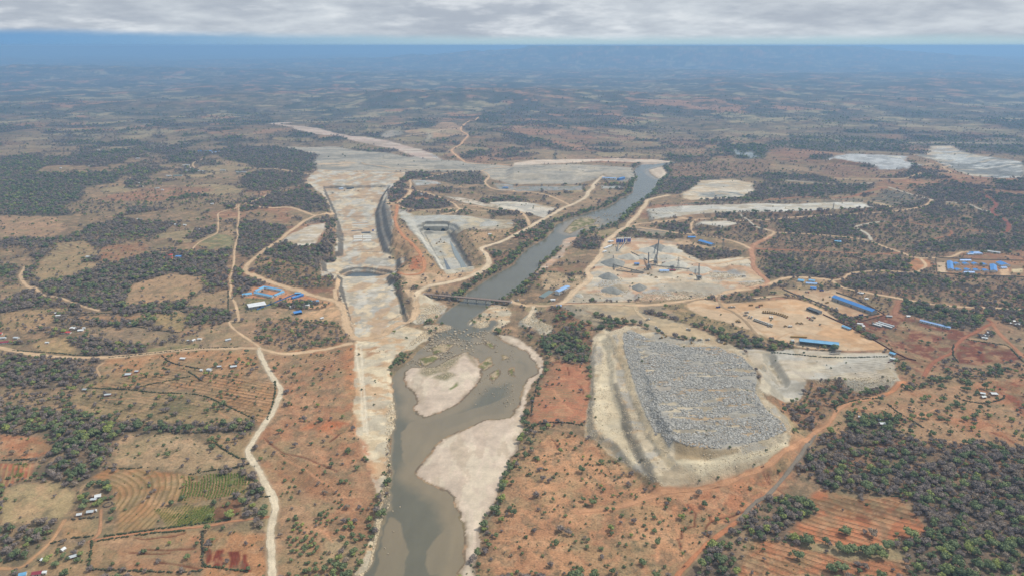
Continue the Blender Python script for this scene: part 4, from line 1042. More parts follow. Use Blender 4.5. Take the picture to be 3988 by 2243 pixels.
# ------------------------------------------------------------------ roads: verges first, surfaces after the ground is made
PALE, RTAN, RRED, RGREY, RDARK = lin(208, 192, 166, K), lin(200, 170, 136, K), lin(160, 112, 86, K), lin(188, 178, 160, K), lin(128, 118, 106, K)
ROADS = [  # (name, colour, width, line, label)
    ('gravel_road', PALE, 8.2, "r2c1 20,590 30,640 60,715 110,810 190,935 240,1005 218,1100 170,1220 100,1330 15,1448 r3c0 2545,90 2488,180 2510,260 2576,350 r3c1 60,470 110,560 160,660 185,760 160,870 142,960 140,1100 148,1250 155,1448 160,1700", "pale gravel road winding down the left side to the bottom edge"),
    ('dirt_road', RTAN, 10, "r2c0 -60,580 0,590 150,625 400,665 700,688 1000,690 1250,676 1500,650 1750,622 2000,605 2300,598 2576,600 r2c1 180,640 300,655 450,640 700,605 850,570 960,545", "long tan dirt road crossing the left farmland to the dam strip"),
    ('haul_road', RTAN, 15, "r1c1 -60,1300 0,1330 100,1370 250,1420 330,1448 r2c1 430,20 550,70 700,105 800,130 860,190 885,300 905,390 950,465 1010,503 1150,492 1280,458 1340,395 1420,355 1540,318 1590,260 1595,150 1560,60 1500,10", "wide tan haul road looping round the foot of the dam strip"),
    ('dirt_road', RTAN, 8, "r2c1 800,130 785,60 785,0 r1c1 800,1448 820,1350", "tan dirt track climbing the west edge of the dam pit"),
    ('dirt_road', RTAN, 11, "r1c0 2460,605 2576,625 r1c1 150,640 300,634 400,652 500,690 590,715 690,700 770,690", "tan road from the hilltop junction to the dam's west edge"),
    ('dirt_road', RTAN, 11, "r1c1 590,715 480,770 400,830 310,890 260,940 180,1000 80,1060 0,1130 r1c0 2500,1190 2460,1250 2490,1300 2576,1340", "tan road curving down past the pale rock pad to the blue camp"),
    ('dirt_road', RTAN, 8, "r1c0 2380,605 2460,595 2576,560 r1c1 120,500 200,470 300,462", "tan track east of the hilltop junction below the wood"),
    ('dirt_track', RTAN, 5, "r1c0 2395,610 2395,750 2380,880 2390,920 2365,1000 2350,1100 2345,1200 2310,1350 2318,1448 r2c0 2305,60 2360,150 2400,320", "straight tan track down the hillside left of the dam"),
    ('dirt_track', RTAN, 5, "r2c0 2400,325 2300,330 2340,400 2450,480 2576,565 r2c1 30,590", "tan track joining the hillside track to the left dirt road"),
    ('dirt_track', RTAN, 4, "r1c0 2370,610 2365,645 2200,690 2190,760 2185,870 2150,910 2000,985 1930,1050", "narrow track beside the green hillside field"),
    ('dirt_road', RTAN, 12, "r2c1 2540,125 2576,140 r2c2 60,155 200,168 400,168 600,160 900,160 1200,168 1400,165 1600,140 1800,112 2000,78 2100,48 2200,22 2350,3 r1c3 0,1405 150,1350 350,1335 640,1362", "main tan road from the bridge eastwards past the crusher"),
    ('dirt_road', RTAN, 8, "r1c3 640,1362 720,1420 800,1448 r2c3 1000,40 1250,85 1350,105 1600,147 1900,182 2200,192 2576,210 2700,215", "pale dirt road running right behind the long blue shed"),
    ('dirt_road', lin(176, 132, 104, K), 13, "r1c2 2576,930 2450,990 2390,1050 2400,1150 2410,1230 2480,1310 2550,1380 2500,1420 2350,1445", "reddish ring road around the east of the crusher yard"),
    ('dirt_road', RTAN, 9, "r1c3 -30,960 70,890 0,862 r1c2 2520,850", "short tan road joining the ring road from the right"),
    ('dirt_road', RTAN, 11, "r1c2 2380,1050 2250,990 2050,937 1850,912 1650,892 1450,862 1300,842 1165,833", "tan road running above the blue roofed shed to the river road"),
    ('haul_road', lin(206, 180, 148, K), 14, "r1c2 1560,512 1400,545 1335,570 1330,600 1280,660 1220,740 1160,790 1140,825 1060,870 1000,920 940,970 895,1060 865,1130 800,1200 740,1270 770,1335 720,1400 640,1448 r2c2 570,70 460,160", "pale haul road down the right bank past the silos"),
    ('dirt_road', RTAN, 8, "r1c2 1165,830 1250,800 1400,783 1600,770 1700,748 1840,755 2000,745 2300,768 2576,757 r1c3 200,740 500,720 900,697 1200,680 1500,640 1620,595 1645,560", "tan road along the foot of the long white embankment"),
    ('dirt_track', RTAN, 6, "r1c2 1830,755 1785,800 1790,870 1820,905", "short tan track curving round the white mound"),
    ('gravel_road', RGREY, 7, "r1c2 2280,705 2350,760 2420,820 2500,850 2576,865", "grey gravel road dropping from the white embankment"),
    ('haul_road', lin(208, 186, 156, K), 13, "r1c2 905,322 850,360 800,412 795,440 750,480 740,512 700,550 600,602 500,640 400,700 250,780 130,850 0,918 r1c1 2450,980 2350,1010 2250,1050 2300,1100 2330,1190 2260,1270 2100,1340 1900,1390 1700,1430 r2c1 1600,60 1590,150", "broad pale haul road along the left bank of the river"),
    ('dirt_road', RTAN, 9, "r1c1 2400,457 2576,465 r1c2 0,475 150,480 300,502 400,535 500,580 560,612", "tan road across the west bank flats to the haul road"),
    ('dirt_road', RTAN, 9, "r1c1 2030,605 2200,622 2400,655 2576,665 r1c2 80,690 130,740 160,820", "tan road from the scrub hill to the river haul road"),
    ('dirt_track', RTAN, 8, "r1c1 1540,450 1545,400 1540,362 1650,350 1780,320 1900,290 2080,273 2250,270 2330,320 2290,380 2330,430 2400,457", "tan track round the scrub knoll above the dam"),
    ('dirt_track', RTAN, 8, "r1c1 2250,270 2300,255 2400,240 2576,230", "tan track across the grey spoil flats"),
    ('haul_road', RTAN, 12, "r1c1 1390,440 1450,450 1530,460 1535,490 1480,540 1400,592 1290,592", "tan haul road above the dark benched wall"),
    ('dirt_track', RTAN, 8, "r1c1 1540,455 1700,490 1850,540 1980,600 2030,642 2200,665 2400,672", "tan track over the scrub hill to the rock pad"),
    ('dirt_track', RTAN, 8, "r1c1 1410,612 1500,650 1650,665 1850,660 2030,642 1980,682 1850,710", "tan track below the oval scrub hill"),
    ('haul_road', lin(190, 134, 96, K), 9, "r1c1 1412,610 1400,700 1388,760 1420,850 1480,930 1560,1000 1640,1100 1680,1200 1650,1290 1500,1310 1400,1300", "reddish haul road between the dam pit and the spillway"),
    ('gravel_road', DUST, 9, "r1c1 540,255 700,262 900,270 1400,268 1800,262 2085,266", "pale track across the grey spoil flats above the dam"),
    ('gravel_road', DUST, 9, "r1c1 1040,190 1100,205 1300,230 1400,246 1800,256 2085,266", "pale upper track over the grey spoil mounds"),
    ('dirt_road', RTAN, 9, "r1c1 -20,245 200,250 400,280 540,300", "tan road on the ridge left of the spoil flats"),
    ('dirt_road', lin(204, 164, 128, K), 11, "r0c1 2225,1178 2195,1205 2130,1218 2060,1272 2050,1315 2120,1360 2065,1425 r1c1 2045,5 1955,62 2010,122 2060,160 2150,192 2576,215", "winding pale orange road on the far hill"),
    ('dirt_road', lin(200, 176, 148, K), 10, "r0c1 2050,1287 1900,1302 1700,1340 1500,1365", "pale orange spur road on the far hill"),
    ('dirt_road', RTAN, 8, "r1c3 70,885 400,900 700,925 900,945 1050,980 1200,1040 1350,1090 1500,1140 1700,1140 1850,1130 1950,1085 2040,1082", "tan road leading to the blue roofed camp"),
    ('dirt_road', RRED, 8, "r1c2 2400,1045 2576,1050 r1c3 0,1056 400,1070 800,1090 1000,1105 1200,1100 1320,1090", "straight red earth road through the scrub to the camp road"),
    ('gravel_road', RGREY, 8, "r1c3 1045,965 1000,900 900,845 900,825 950,810 1100,785 1180,775", "grey gravel hairpin in the scrub above the camp road"),
    ('dirt_road', RTAN, 7, "r1c3 640,1368 750,1350 830,1300 920,1285 1120,1268 1400,1287 1500,1280 1590,1220 1540,1150", "tan track from the small blue houses to the camp gate"),
    ('dirt_track', RTAN, 8, "r1c3 560,330 750,345 900,355 1220,350 1400,340 1550,292 1650,290 1840,287 1765,232 1835,215 1780,200 1580,207", "tan track zigzagging up to the quarry"),
    ('gravel_road', RGREY, 9, "r1c3 100,360 400,380 700,405 1070,390", "grey track across the far right scrub"),
    ('dirt_road', RRED, 9, "r1c3 -20,562 250,537 500,532 700,542 850,527 1000,480 1120,450 1210,432", "red earth road behind the long white embankment"),
    ('gravel_road', RGREY, 8, "r1c3 1210,432 1300,460 1500,520 1700,570 1900,588 2000,590 2100,640 2250,690", "grey track east of the dark dump slope"),
    ('dirt_track', lin(140, 88, 74, K), 10, "r1c3 2130,480 2220,540 2300,610 2250,680 2380,760 2425,830 2385,885", "dark red curving track at the right of the scrub"),
    ('dirt_track', RRED, 6, "r1c3 1300,765 1500,800 1700,830 1900,850 2150,872", "thin red track through the right hand scrub"),
    ('dirt_track', RRED, 6, "r1c3 1460,990 1700,945 1840,910 1845,870", "short red track in the scrub above the camp"),
    ('dirt_road', lin(156, 112, 88, K), 10, "r2c3 1280,265 1295,200 1330,120", "red road into the red earth yard"),
    ('dirt_road', lin(156, 104, 80, K), 6, "r2c3 1570,880 1650,755 1750,690 1850,640 1950,510 2100,430 2200,372 2255,345 2200,300", "bright red earth road right of the red yard"),
    ('dirt_track', lin(168, 120, 90, K), 7, "r2c3 2255,345 2330,450 2480,590 2576,690", "narrow red track down the right edge"),
    ('dirt_road', lin(186, 130, 94, K), 6, "r2c3 1180,1065 1280,1000 1385,930", "orange track along the foot of the pale embankment"),
    ('dirt_road', lin(184, 138, 104, K), 6, "r2c3 1180,1065 1000,1110 850,1135 720,1205 660,1290 600,1370 470,1448 r3c3 350,95 200,180 60,290 0,335 r3c2 2300,440 2100,520 1900,570 1700,592 1500,602 1300,680 1000,765 650,800", "orange track round the foot of the rock spoil heap"),
    ('gravel_track', RDARK, 4.2, "r3c3 480,30 380,160 300,285 150,475 0,640 r3c2 2450,690 2350,785 2250,890", "dark grey track beside the thicket at the lower right"),
    ('dirt_track', lin(182, 124, 90, K), 5, "r3c2 2240,900 2000,1080 1900,1160 1750,1320 1640,1448 1600,1560", "orange gully track down to the bottom edge"),
    ('dirt_track', RTAN, 6, "r2c0 340,-20 430,60 600,92 760,152 900,197 1000,222", "tan track between the left woods"),
    ('dirt_track', RTAN, 8, "r1c0 250,1230 210,1330 270,1420 350,1448", "tan track at the far left edge of the wood"),
    ('dirt_track', lin(186, 142, 106, K), 5, "r2c0 2450,602 2400,690 2250,785", "tan farm track down to the small white huts"),
    ('dirt_track', lin(186, 142, 106, K), 5, "r2c0 2030,622 1980,660 1890,695", "short farm track below the long dirt road"),
    ('dirt_track', lin(182, 142, 106, K), 4, "r3c0 -20,1372 200,1360 350,1250 480,1130 560,1030 650,880", "farm path on the lower left slope"),
    ('dirt_track', lin(172, 130, 98, K), 3.4, "r3c0 880,1110 990,1020 1010,900 1012,780", "farm path up to the tree shaded homestead"),
    ('dirt_track', lin(172, 124, 92, K), 3.4, "r3c0 950,1085 1300,1030 1700,980 2100,940 2300,900 2576,868 r3c1 120,850", "orange path above the rectangular field"),
    ('dirt_track', RTAN, 5, "r1c0 2060,140 1940,195 1960,242 2020,260", "tan track up to the far left settlement"),
    ('dirt_track', lin(180, 150, 118, K), 4, "r2c0 1040,740 975,790 985,840 1015,890", "thin footpath in the left thicket"),
    ('dirt_track', RTAN, 8, "r1c2 2380,1140 2200,1170 2000,1200 1850,1190 1700,1130 1600,1100", "tan track inside the crusher yard"),
    ('haul_road', lin(186, 164, 132, K), 9, "r2c2 1220,170 1240,230 1330,310 1420,345", "tan ramp down to the dump plateau"),
    ('dirt_track', lin(206, 186, 158, K), 9, "r2c2 200,175 190,220 150,290 120,340", "pale ramp onto the rock tip beside the river"),
    ('dirt_track', lin(160, 136, 108, K), 6, "r2c2 2060,60 2080,170 2200,230 2330,330 2420,440 2560,560", "tan wheel track down the left edge of the yard"),
    ('dirt_track', RTAN, 6, "r2c2 1490,855 1490,830 1580,785", "tan spur"),
]
ROADS = ROADS[:-1]


def resample(P, step_fn):
    """Catmull-Rom through the points"""
    P = np.asarray(P, float)
    Q = np.vstack([2 * P[0] - P[1], P, 2 * P[-1] - P[-2]])
    out = []
    for i in range(1, len(Q) - 2):
        a, b, c, d = Q[i - 1:i + 3]
        n = max(2, int(np.hypot(*(c - b)[:2]) / step_fn(b)))
        for k in range(n):
            t = k / n
            out.append(.5 * ((2 * b) + (c - a) * t + (2 * a - 5 * b + 4 * c - d) * t * t + (3 * b - a - 3 * c + d) * t ** 3))
    out.append(P[-1])
    return np.array(out)


ROADG = []
for nm, col, w, s, lab in ROADS:
    g = np.array([gpt(a, b)[:2] for a, b in px_list(s)])
    c = resample(g, lambda p: max(2.5, np.hypot(*p) * .0028))
    ROADG.append(c)
    lo, hi = c.min(0) - 40, c.max(0) + 40
    kk, gx, gy = near(c, 30 + w, False)
    d2 = np.full(len(kk), 1e12)
    for i in range(0, len(c) - 1, 2):
        j = min(i + 2, len(c) - 1)
        q = (np.abs(gx - c[i, 0]) < 45) & (np.abs(gy - c[i, 1]) < 45)
        if q.any():
            d2[q] = np.minimum(d2[q], seg_dist2(gx[q], gy[q], c[i], c[j]))
    d = np.sqrt(d2)
    lod = np.maximum(1, DIST[kk] / 2200)
    m = np.clip(1.35 - d / (w * .62 * lod), 0, 1) * (CLS[kk] == 0) * .75 * (.3 + 1.2 * N8[kk])
    m = np.clip(m, 0, 1)
    C[kk] = C[kk] * (1 - m[:, None]) + (np.asarray(col) * .86)[None, :] * m[:, None]
    clear = d < w * .55 + 2.5
    WOOD[kk[clear]] = 0; SHRUB[kk[clear]] = 0

# ------------------------------------------------------------------ litter and stems darken the soil where bush grows; its own colour
LIT = lin(110, 96, 82, K)
wl_ = (np.clip(WOOD * 1.1, 0, 1) * (.35 + .35 * sstep(Y, 2000, 5000)))[:, None]
C = C * (1 - wl_) + LIT[None, :] * wl_
# beyond the distance at which single trees can be drawn the canopy becomes the surface colour
can = (WOOD * (.35 * sstep(Y, 1800, 2800) + .65 * sstep(Y, 2600, 4200)))[:, None]
soft_ = (sstep(Y, 2600, 6000) * .36)[:, None] * (CLS == 0)[:, None]
C = C * (1 - soft_) + lin(100, 96, 88, K)[None, :] * soft_
canc = lin(90, 84, 80, K)[None, :] * (.7 + .6 * N30[:, None])
gcan = sstep(N120 + .1 * (N8 - .5), .5, .62)[:, None]
canc = canc * (1 - .5 * gcan) + lin(78, 84, 70, K)[None, :] * .5 * gcan
C = C * (1 - can) + canc * can
fl = (sstep(Y, 3200, 6000) * .75)[:, None]
spk = sstep(fbm(X, Y, 46, 2, 33), .52, .60)[:, None] * fl * (CLS == 0)[:, None] * .7
C = C * (1 - spk) + lin(78, 82, 68, K)[None, :] * spk

pf = (sstep(fbm(X, Y, 210, 4, 34, .6), .57, .64) * sstep(Y, 2800, 5000) * .7)[:, None] * (CLS == 0)[:, None]
C = C * (1 - pf) + np.where((N600 > .52)[:, None], lin(176, 132, 104, K)[None, :], lin(172, 156, 122, K)[None, :]) * pf
pd = (sstep(fbm(X, Y, 90, 3, 36, .6), .55, .62) * sstep(Y, 3200, 5500) * .55)[:, None] * (CLS == 0)[:, None]
C = C * (1 - pd) + lin(66, 74, 62, K)[None, :] * pd

# sand shoals under the water
for s in ("r2c1 1470,1400 1500,1330 1620,1285 1760,1300 2050,1240 2350,1130 2576,1050 2576,1290 2280,1320 2020,1448 r3c1 2030,0 1880,70 1740,230 1650,340 1590,420 1480,380 1430,250 1440,0",
          "r3c1 1300,850 1360,820 1480,900 1530,1100 1560,1190 1500,1448 1480,1700 1100,1700 1190,1300", "r3c1 1660,1180 1900,900 2000,760 2080,920 2100,1100 2060,1400 1700,1448 1640,1330"):
    p = W(s, WL)
    k, gx, gy = near(p, 30, True)
    d = sdf(p, gx, gy)
    Z[k] = np.where(Z[k] < WL, np.maximum(Z[k], WL - .42 - np.maximum(d + 4, 0) * .32 - .25 * N30[k]), Z[k])

# ------------------------------------------------------------------ ground objects
TUFT = np.clip(.15 + .75 * SHRUB, 0, 1) * np.where(CLS == 0, 1, .6)
TUFT[CLS == cls_id('sandbank')] = .12
GRID = np.arange(NP).reshape(NR, NC)
FACES = np.stack([GRID[:-1, :-1], GRID[:-1, 1:], GRID[1:, 1:], GRID[1:, :-1]], -1).reshape(-1, 4)
FC = CLS[FACES[:, 0]]
XYZ = np.stack([X, Y, Z], 1)
LABELS = {'ground': "dry farmland and scrub plain of tan and red earth", 'spoil_flat': "grey levelled spoil flats above the dam", 'dam_excavation': "long grey rock excavation for the dam with benched sides",
          'spillway_cut': "deep rock cutting in front of the two tunnel mouths", 'rock_pad': "pale levelled rock pads", 'stripped_rock_bank': "pale stripped rock strip along the left river bank",
          'crusher_yard': "dusty tan crusher yard right of the river", 'embankment': "pale flat topped fill embankments", 'quarry': "grey white quarry in the upper right", 'rock_dump': "grey rock dump beside the quarry",
          'camp_yard': "earth yard of the blue roofed camp", 'depot_yard': "tan yard beside the long blue shed", 'equipment_yard': "broad tan equipment yard with parked trucks", 'dump_plateau': "brown dump plateau at the top of the rock heap",
          'rock_spoil_heap': "big grey rock spoil heap with haul benches", 'sandbank': "pinkish pale sandbanks in the river", 'river_islet': "rocky grassy islets in the rapids", 'dry_riverbed': "pale dry sandy river bed"}
for ci, nm in enumerate(CLASSES):
    f = FACES[FC == ci]
    if not len(f):
        continue
    ids, inv = np.unique(f, return_inverse=True)
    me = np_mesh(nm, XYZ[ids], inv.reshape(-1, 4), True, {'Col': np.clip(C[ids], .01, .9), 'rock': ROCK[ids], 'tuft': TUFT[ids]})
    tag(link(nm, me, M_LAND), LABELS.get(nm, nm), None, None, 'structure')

# ------------------------------------------------------------------ road surfaces
M_ROAD = mat_land('road_surface')
for (nm, col, w, s, lab), c in zip(ROADS, ROADG):
    t = np.gradient(c, axis=0); t /= np.maximum(np.hypot(t[:, 0], t[:, 1]), 1e-6)[:, None]
    nrm = np.stack([-t[:, 1], t[:, 0]], 1)
    jit = (fbm(c[:, 0], c[:, 1], 18, 3, 40) - .5) * .9
    offs = np.array([-.5, -.36, -.2, 0, .2, .36, .5])
    V = []; CC = []
    tone = (np.asarray(col)[None, :] * (.9 + .25 * fbm(c[:, 0], c[:, 1], 40, 3, 41))[:, None])
    for o, k_ in zip(offs, (.86, .95, 1.06, .97, 1.06, .95, .86)):
        ww = w * (1 + jit) * o + (fbm(c[:, 0], c[:, 1], 7, 2, 42 + int(o * 10)) - .5) * w * .36
        p = c + nrm * ww[:, None]
        dd = np.hypot(p[:, 0], p[:, 1])
        V.append(np.column_stack([p, zat(p[:, 0], p[:, 1]) + (.22 if abs(o) < .45 else .05) + dd * .00012])); CC.append(tone * k_)
    n, m = len(c), len(offs)
    V = np.stack(V, 1).reshape(-1, 3); CC = np.stack(CC, 1).reshape(-1, 3)
    a = np.arange(n * m).reshape(n, m)
    F = np.stack([a[:-1, 1:], a[:-1, :-1], a[1:, :-1], a[1:, 1:]], -1).reshape(-1, 4)
    me = np_mesh(nm, V, F, True, {'Col': CC, 'rock': np.full(len(V), .15), 'tuft': np.full(len(V), .22)})
    tag(link(nm, me, M_ROAD), lab, None, None, 'structure')


# ------------------------------------------------------------------ water
def mat_water():
    m = bpy.data.materials.new('river_water'); m.use_nodes = True
    nt = m.node_tree; b = nt.nodes['Principled BSDF']; N, L = nt.nodes.new, nt.links.new
    ca = N('ShaderNodeAttribute'); ca.attribute_name = 'Col'
    b.inputs['Roughness'].default_value = .2; b.inputs['IOR'].default_value = 1.33; b.inputs['Specular IOR Level'].default_value = .55
    L(ca.outputs['Color'], b.inputs['Base Color'])
    geo = N('ShaderNodeNewGeometry')
    n = N('ShaderNodeTexNoise'); n.inputs['Scale'].default_value = .35; n.inputs['Detail'].default_value = 5
    L(geo.outputs['Position'], n.inputs['Vector'])
    bp = N('ShaderNodeBump'); bp.inputs['Strength'].default_value = .2; bp.inputs['Distance'].default_value = .5
    L(n.outputs[0], bp.inputs['Height']); L(bp.outputs[0], b.inputs['Normal'])
    return m


M_WATER = mat_water()
wk = np.zeros(NP, bool); wk[RIVK[RIVD < 9]] = True
wk &= (np.abs(X) < 1500)
fm = wk[FACES].all(1)
ids, inv = np.unique(FACES[fm], return_inverse=True)
dep = np.clip(WL - Z[ids], 0, 2.6)
deep, shal = lin(110, 106, 90, .9), lin(142, 128, 104, .9)
wv = sstep(dep + (N120[ids] - .5) * .4, .35, 1.1)[:, None]
wc = shal[None, :] * (1 - wv) + deep[None, :] * wv
wc *= (.86 + .14 * N30[ids] + .16 * fbm(X[ids] * 1.6, Y[ids] * .45, 12, 4, 71))[:, None]
V = np.stack([X[ids], Y[ids], np.full(len(ids), WL)], 1)
tag(link('river', np_mesh('river', V, inv.reshape(-1, 4), True, {'Col': wc}), M_WATER), "muddy grey green river running from the far bend to the bottom edge", None, None, 'structure')


def pool(name, s, z, col, label):
    p = W(s, z)
    c = p.mean(0)
    V = [(c[0], c[1], z)] + [(a, b, z) for a, b in p]
    n = len(p)
    F = [(0, 1 + i, 1 + (i + 1) % n) for i in range(n)]
    if sum(p[i][0] * p[(i + 1) % n][1] - p[(i + 1) % n][0] * p[i][1] for i in range(n)) < 0:
        F = [f[::-1] for f in F]
    me = np_mesh(name, V, F, False, {'Col': np.repeat(np.asarray(col)[None, :], n + 1, 0)})
    return tag(link(name, me, M_WATER), label, None, None, 'structure')


pool('pond', "r1c1 850,1330 900,1290 1000,1270 1150,1270 1300,1290 1340,1325 1250,1360 1000,1362 880,1352", -34.2, lin(92, 100, 104, .8), "dark still pond at the bottom of the dam pit")
pool('puddle', "r1c1 1935,965 1990,1040 2060,1150 2115,1245 2060,1275 2040,1200 1985,1120", -21.2, lin(150, 156, 152, .8), "pale grey water strip along the spillway wall")
pool('puddle', "r1c1 1870,1130 1910,1190 1950,1260 1915,1290 1890,1200", -21.2, lin(120, 126, 130, .8), "small grey puddle at the low end of the spillway floor")

# ------------------------------------------------------------------ scattering of rocks and bushes
def gn_scatter(name, pts, scale, rot, idx, variants):
    me = bpy.data.meshes.new(name)
    me.vertices.add(len(pts)); me.vertices.foreach_set('co', np.asarray(pts, np.float32).ravel())
    for k, t, a in (('size', 'FLOAT', scale), ('turn', 'FLOAT_VECTOR', rot), ('pick', 'INT', idx)):
        at_ = me.attributes.new(k, t, 'POINT')
        at_.data.foreach_set('vector' if t == 'FLOAT_VECTOR' else 'value', np.asarray(a, np.int32 if t == 'INT' else np.float32).ravel())
    o = link(name, me)
    col = bpy.data.collections.new(name + '_forms')
    for v in variants:
        col.objects.link(v)
    ng = bpy.data.node_groups.new(name, 'GeometryNodeTree')
    ng.interface.new_socket('Geometry', in_out='INPUT', socket_type='NodeSocketGeometry')
    ng.interface.new_socket('Geometry', in_out='OUTPUT', socket_type='NodeSocketGeometry')
    N, L = ng.nodes.new, ng.links.new
    gi, go = N('NodeGroupInput'), N('NodeGroupOutput')
    ci = N('GeometryNodeCollectionInfo'); ci.inputs['Collection'].default_value = col
    ci.inputs['Separate Children'].default_value = True; ci.inputs['Reset Children'].default_value = True
    ip = N('GeometryNodeInstanceOnPoints'); ip.inputs['Pick Instance'].default_value = True
    def attr(n, t):
        a = N('GeometryNodeInputNamedAttribute'); a.data_type = t; a.inputs['Name'].default_value = n
        return a.outputs[0]
    L(gi.outputs[0], ip.inputs['Points']); L(ci.outputs[0], ip.inputs['Instance'])
    L(attr('pick', 'INT'), ip.inputs['Instance Index']); L(attr('turn', 'FLOAT_VECTOR'), ip.inputs['Rotation']); L(attr('size', 'FLOAT'), ip.inputs['Scale'])
    L(ip.outputs[0], go.inputs[0])
    md = o.modifiers.new('scatter', 'NODES'); md.node_group = ng
    return o


def free_obj(name, me, mats):
    for m in mats:
        me.materials.append(m)
    return bpy.data.objects.new(name, me)


def rock_mesh(seed):
    r = np.random.default_rng(seed)
    import bmesh
    bm = bmesh.new(); bmesh.ops.create_icosphere(bm, subdivisions=1, radius=.5)
    for v in bm.verts:
        v.co *= r.uniform(.72, 1.18)
        v.co.x *= 1.15; v.co.z *= .72
    me = bpy.data.meshes.new('rock'); bm.to_mesh(me); bm.free()
    return me


M_ROCK = mat_simple('grey_rock', lin(176, 172, 164, .92), .9, vary=.10, scale=.4, obj_rand=.40)
M_TROCK = mat_simple('tan_rock', lin(206, 188, 158, K), .9, vary=.12, scale=.4, obj_rand=.26)
M_RROCK = mat_simple('river_rock', lin(172, 156, 132, K), .85, vary=.12, scale=.4, obj_rand=.35)


def pts_in(poly, n, rng):
    lo, hi = poly.min(0), poly.max(0)
    p = rng.uniform(lo, hi, (n, 2))
    return p[sdf(poly, p[:, 0], p[:, 1]) < 0]


def rocks(name, poly, n, smin, smax, mat, rng, label, keep=None, sink=.25, power=2.2):
    p = pts_in(poly, n, rng)
    if keep is not None:
        p = p[keep(p)]
    s = smin + (smax - smin) * rng.random(len(p)) ** power
    z = zat(p[:, 0], p[:, 1]) + s * (.3 - sink)
    rot = rng.uniform(-1, 1, (len(p), 3)) * np.array([.5, .5, 3.14])
    vs = [free_obj('rock_form', rock_mesh(100 + i), [mat]) for i in range(6)]
    return p, z, s, rot, vs


heap = bpy.data.objects.get('rock_spoil_heap')
rng = np.random.default_rng(3)
p, z, s, rot, vs = rocks('rocks', PT4, 52000, .8, 3.6, M_ROCK, rng, '', keep=lambda q: (fbm(q[:, 0] * .45, q[:, 1] * 1.5, 13, 4, 50) + .25 * (fbm(q[:, 0], q[:, 1], 9, 2, 53) - .5) > .385), power=2.6)
dist = np.hypot(p[:, 0], p[:, 1])
order = np.argsort(-s / dist)
for i in order[:300]:
    o = link('rock', vs[i % 6].data, None, heap)
    o.location = (p[i, 0], p[i, 1], z[i]); o.rotation_euler = rot[i]; o.scale = (s[i],) * 3
rest = order[300:]
r_ = gn_scatter('rock_rubble', np.column_stack([p, z])[rest], s[rest], rot[rest], rest % 6, vs)
r_.parent = heap
tag(r_, None, None, None, 'stuff')
WEST = W("r2c2 1110,400 1200,500 1340,860 1430,1110 1490,1310 1560,1448 r3c2 1600,110 1560,170 1470,0 r2c2 1420,1448 1300,1180 1220,950 1150,740 1100,560", 19)
pw, zw, sw, rw, vw = rocks('rocks', WEST, 9000, .7, 3.0, M_ROCK, rng, '', power=2.4)
r_ = gn_scatter('slope_rocks', np.column_stack([pw, zw]), sw, rw, np.arange(len(pw)) % 6, vw)
r_.parent = heap
tag(r_, None, None, None, 'stuff')
p2, z2, s2, rot2, vs2 = rocks('rocks', W(HEAP_BASE, 3), 44000, .4, 1.9, M_TROCK, rng, '', keep=lambda q: (sdf(PT4, q[:, 0], q[:, 1]) > 0) & (fbm(q[:, 0], q[:, 1], 14, 3, 51) > .46), power=3)
r_ = gn_scatter('slope_rubble', np.column_stack([p2, z2]), s2, rot2, np.arange(len(p2)) % 6, vs2)
r_.parent = heap
tag(r_, None, None, None, 'stuff')

# river boulders: the largest singly, the small ones as rubble
bp_ = []
for poly, n, a, b in ((W("r2c1 1700,430 1950,400 2250,400 2400,440 2500,560 2400,640 2200,640 2080,620 1900,720 1650,790 1480,770 1640,640 1760,510", WL), 1500, .8, 4.6),
                      (W("r2c1 2200,980 2576,600 2576,1180 2300,1200 2100,1140", WL), 260, .7, 3.0), (W("r1c2 640,760 760,690 1000,700 1120,690 950,830 740,860 600,760", WL), 330, 1.5, 5.5)):
    q = pts_in(poly, n * 2, rng)
    q = q[zat(q[:, 0], q[:, 1]) < WL + .4]
    q = q[fbm(q[:, 0], q[:, 1], 22, 3, 52) > .44]
    bp_.append(np.column_stack([q, a + (b - a) * rng.random(len(q)) ** 2.5]))
for q in G("r3c1 1318,1228 1370,1003 1438,765 1365,808 1285,1170"):
    bp_.append(np.array([[q[0], q[1], 2.0]]))
bp_ = np.vstack(bp_)
bs = [rock_mesh(200 + i) for i in range(6)]
o_ = np.argsort(-bp_[:, 2] / np.hypot(bp_[:, 0], bp_[:, 1]))
for n_, i in enumerate(o_[:220]):
    me = bs[i % 6]
    if not me.materials:
        me.materials.append(M_RROCK)
    o = link('boulder', me)
    o.location = (bp_[i, 0], bp_[i, 1], WL + .12 * bp_[i, 2]); o.rotation_euler = (rng.uniform(-.3, .3), rng.uniform(-.3, .3), rng.uniform(0, 6.3)); o.scale = (bp_[i, 2],) * 3
    py = to_px(bp_[i, 0], bp_[i, 1], WL)[1]
    if py < 1000:
        tag(o, "dark river boulder in the reedy shallows far up the river", 'boulder', 'boulders in the upstream shallows')
    elif py < 1450:
        tag(o, "tan river boulder in the rapids just below the bridge", 'boulder', 'boulders in the rapids below the bridge')
    elif py < 1620:
        tag(o, "small river boulder in the shallows right of the big sandbank island", 'boulder', 'boulders right of the sandbank island')
    else:
        tag(o, "pale boulder standing out of the brown water near the bottom edge", 'boulder', 'boulders in the lower river')
i = o_[220:]
rv = gn_scatter('river_rocks', np.column_stack([bp_[i, 0], bp_[i, 1], np.full(len(i), WL + .08)]), bp_[i, 2], rng.uniform(0, 6, (len(i), 3)), i % 6, [free_obj('rock_form', bs[k].copy(), [] if bs[k].materials else [M_RROCK]) for k in range(6)])
tag(rv, "small rocks breaking the water in the rapids", 'rocks', None, 'stuff')
bank_pts = []
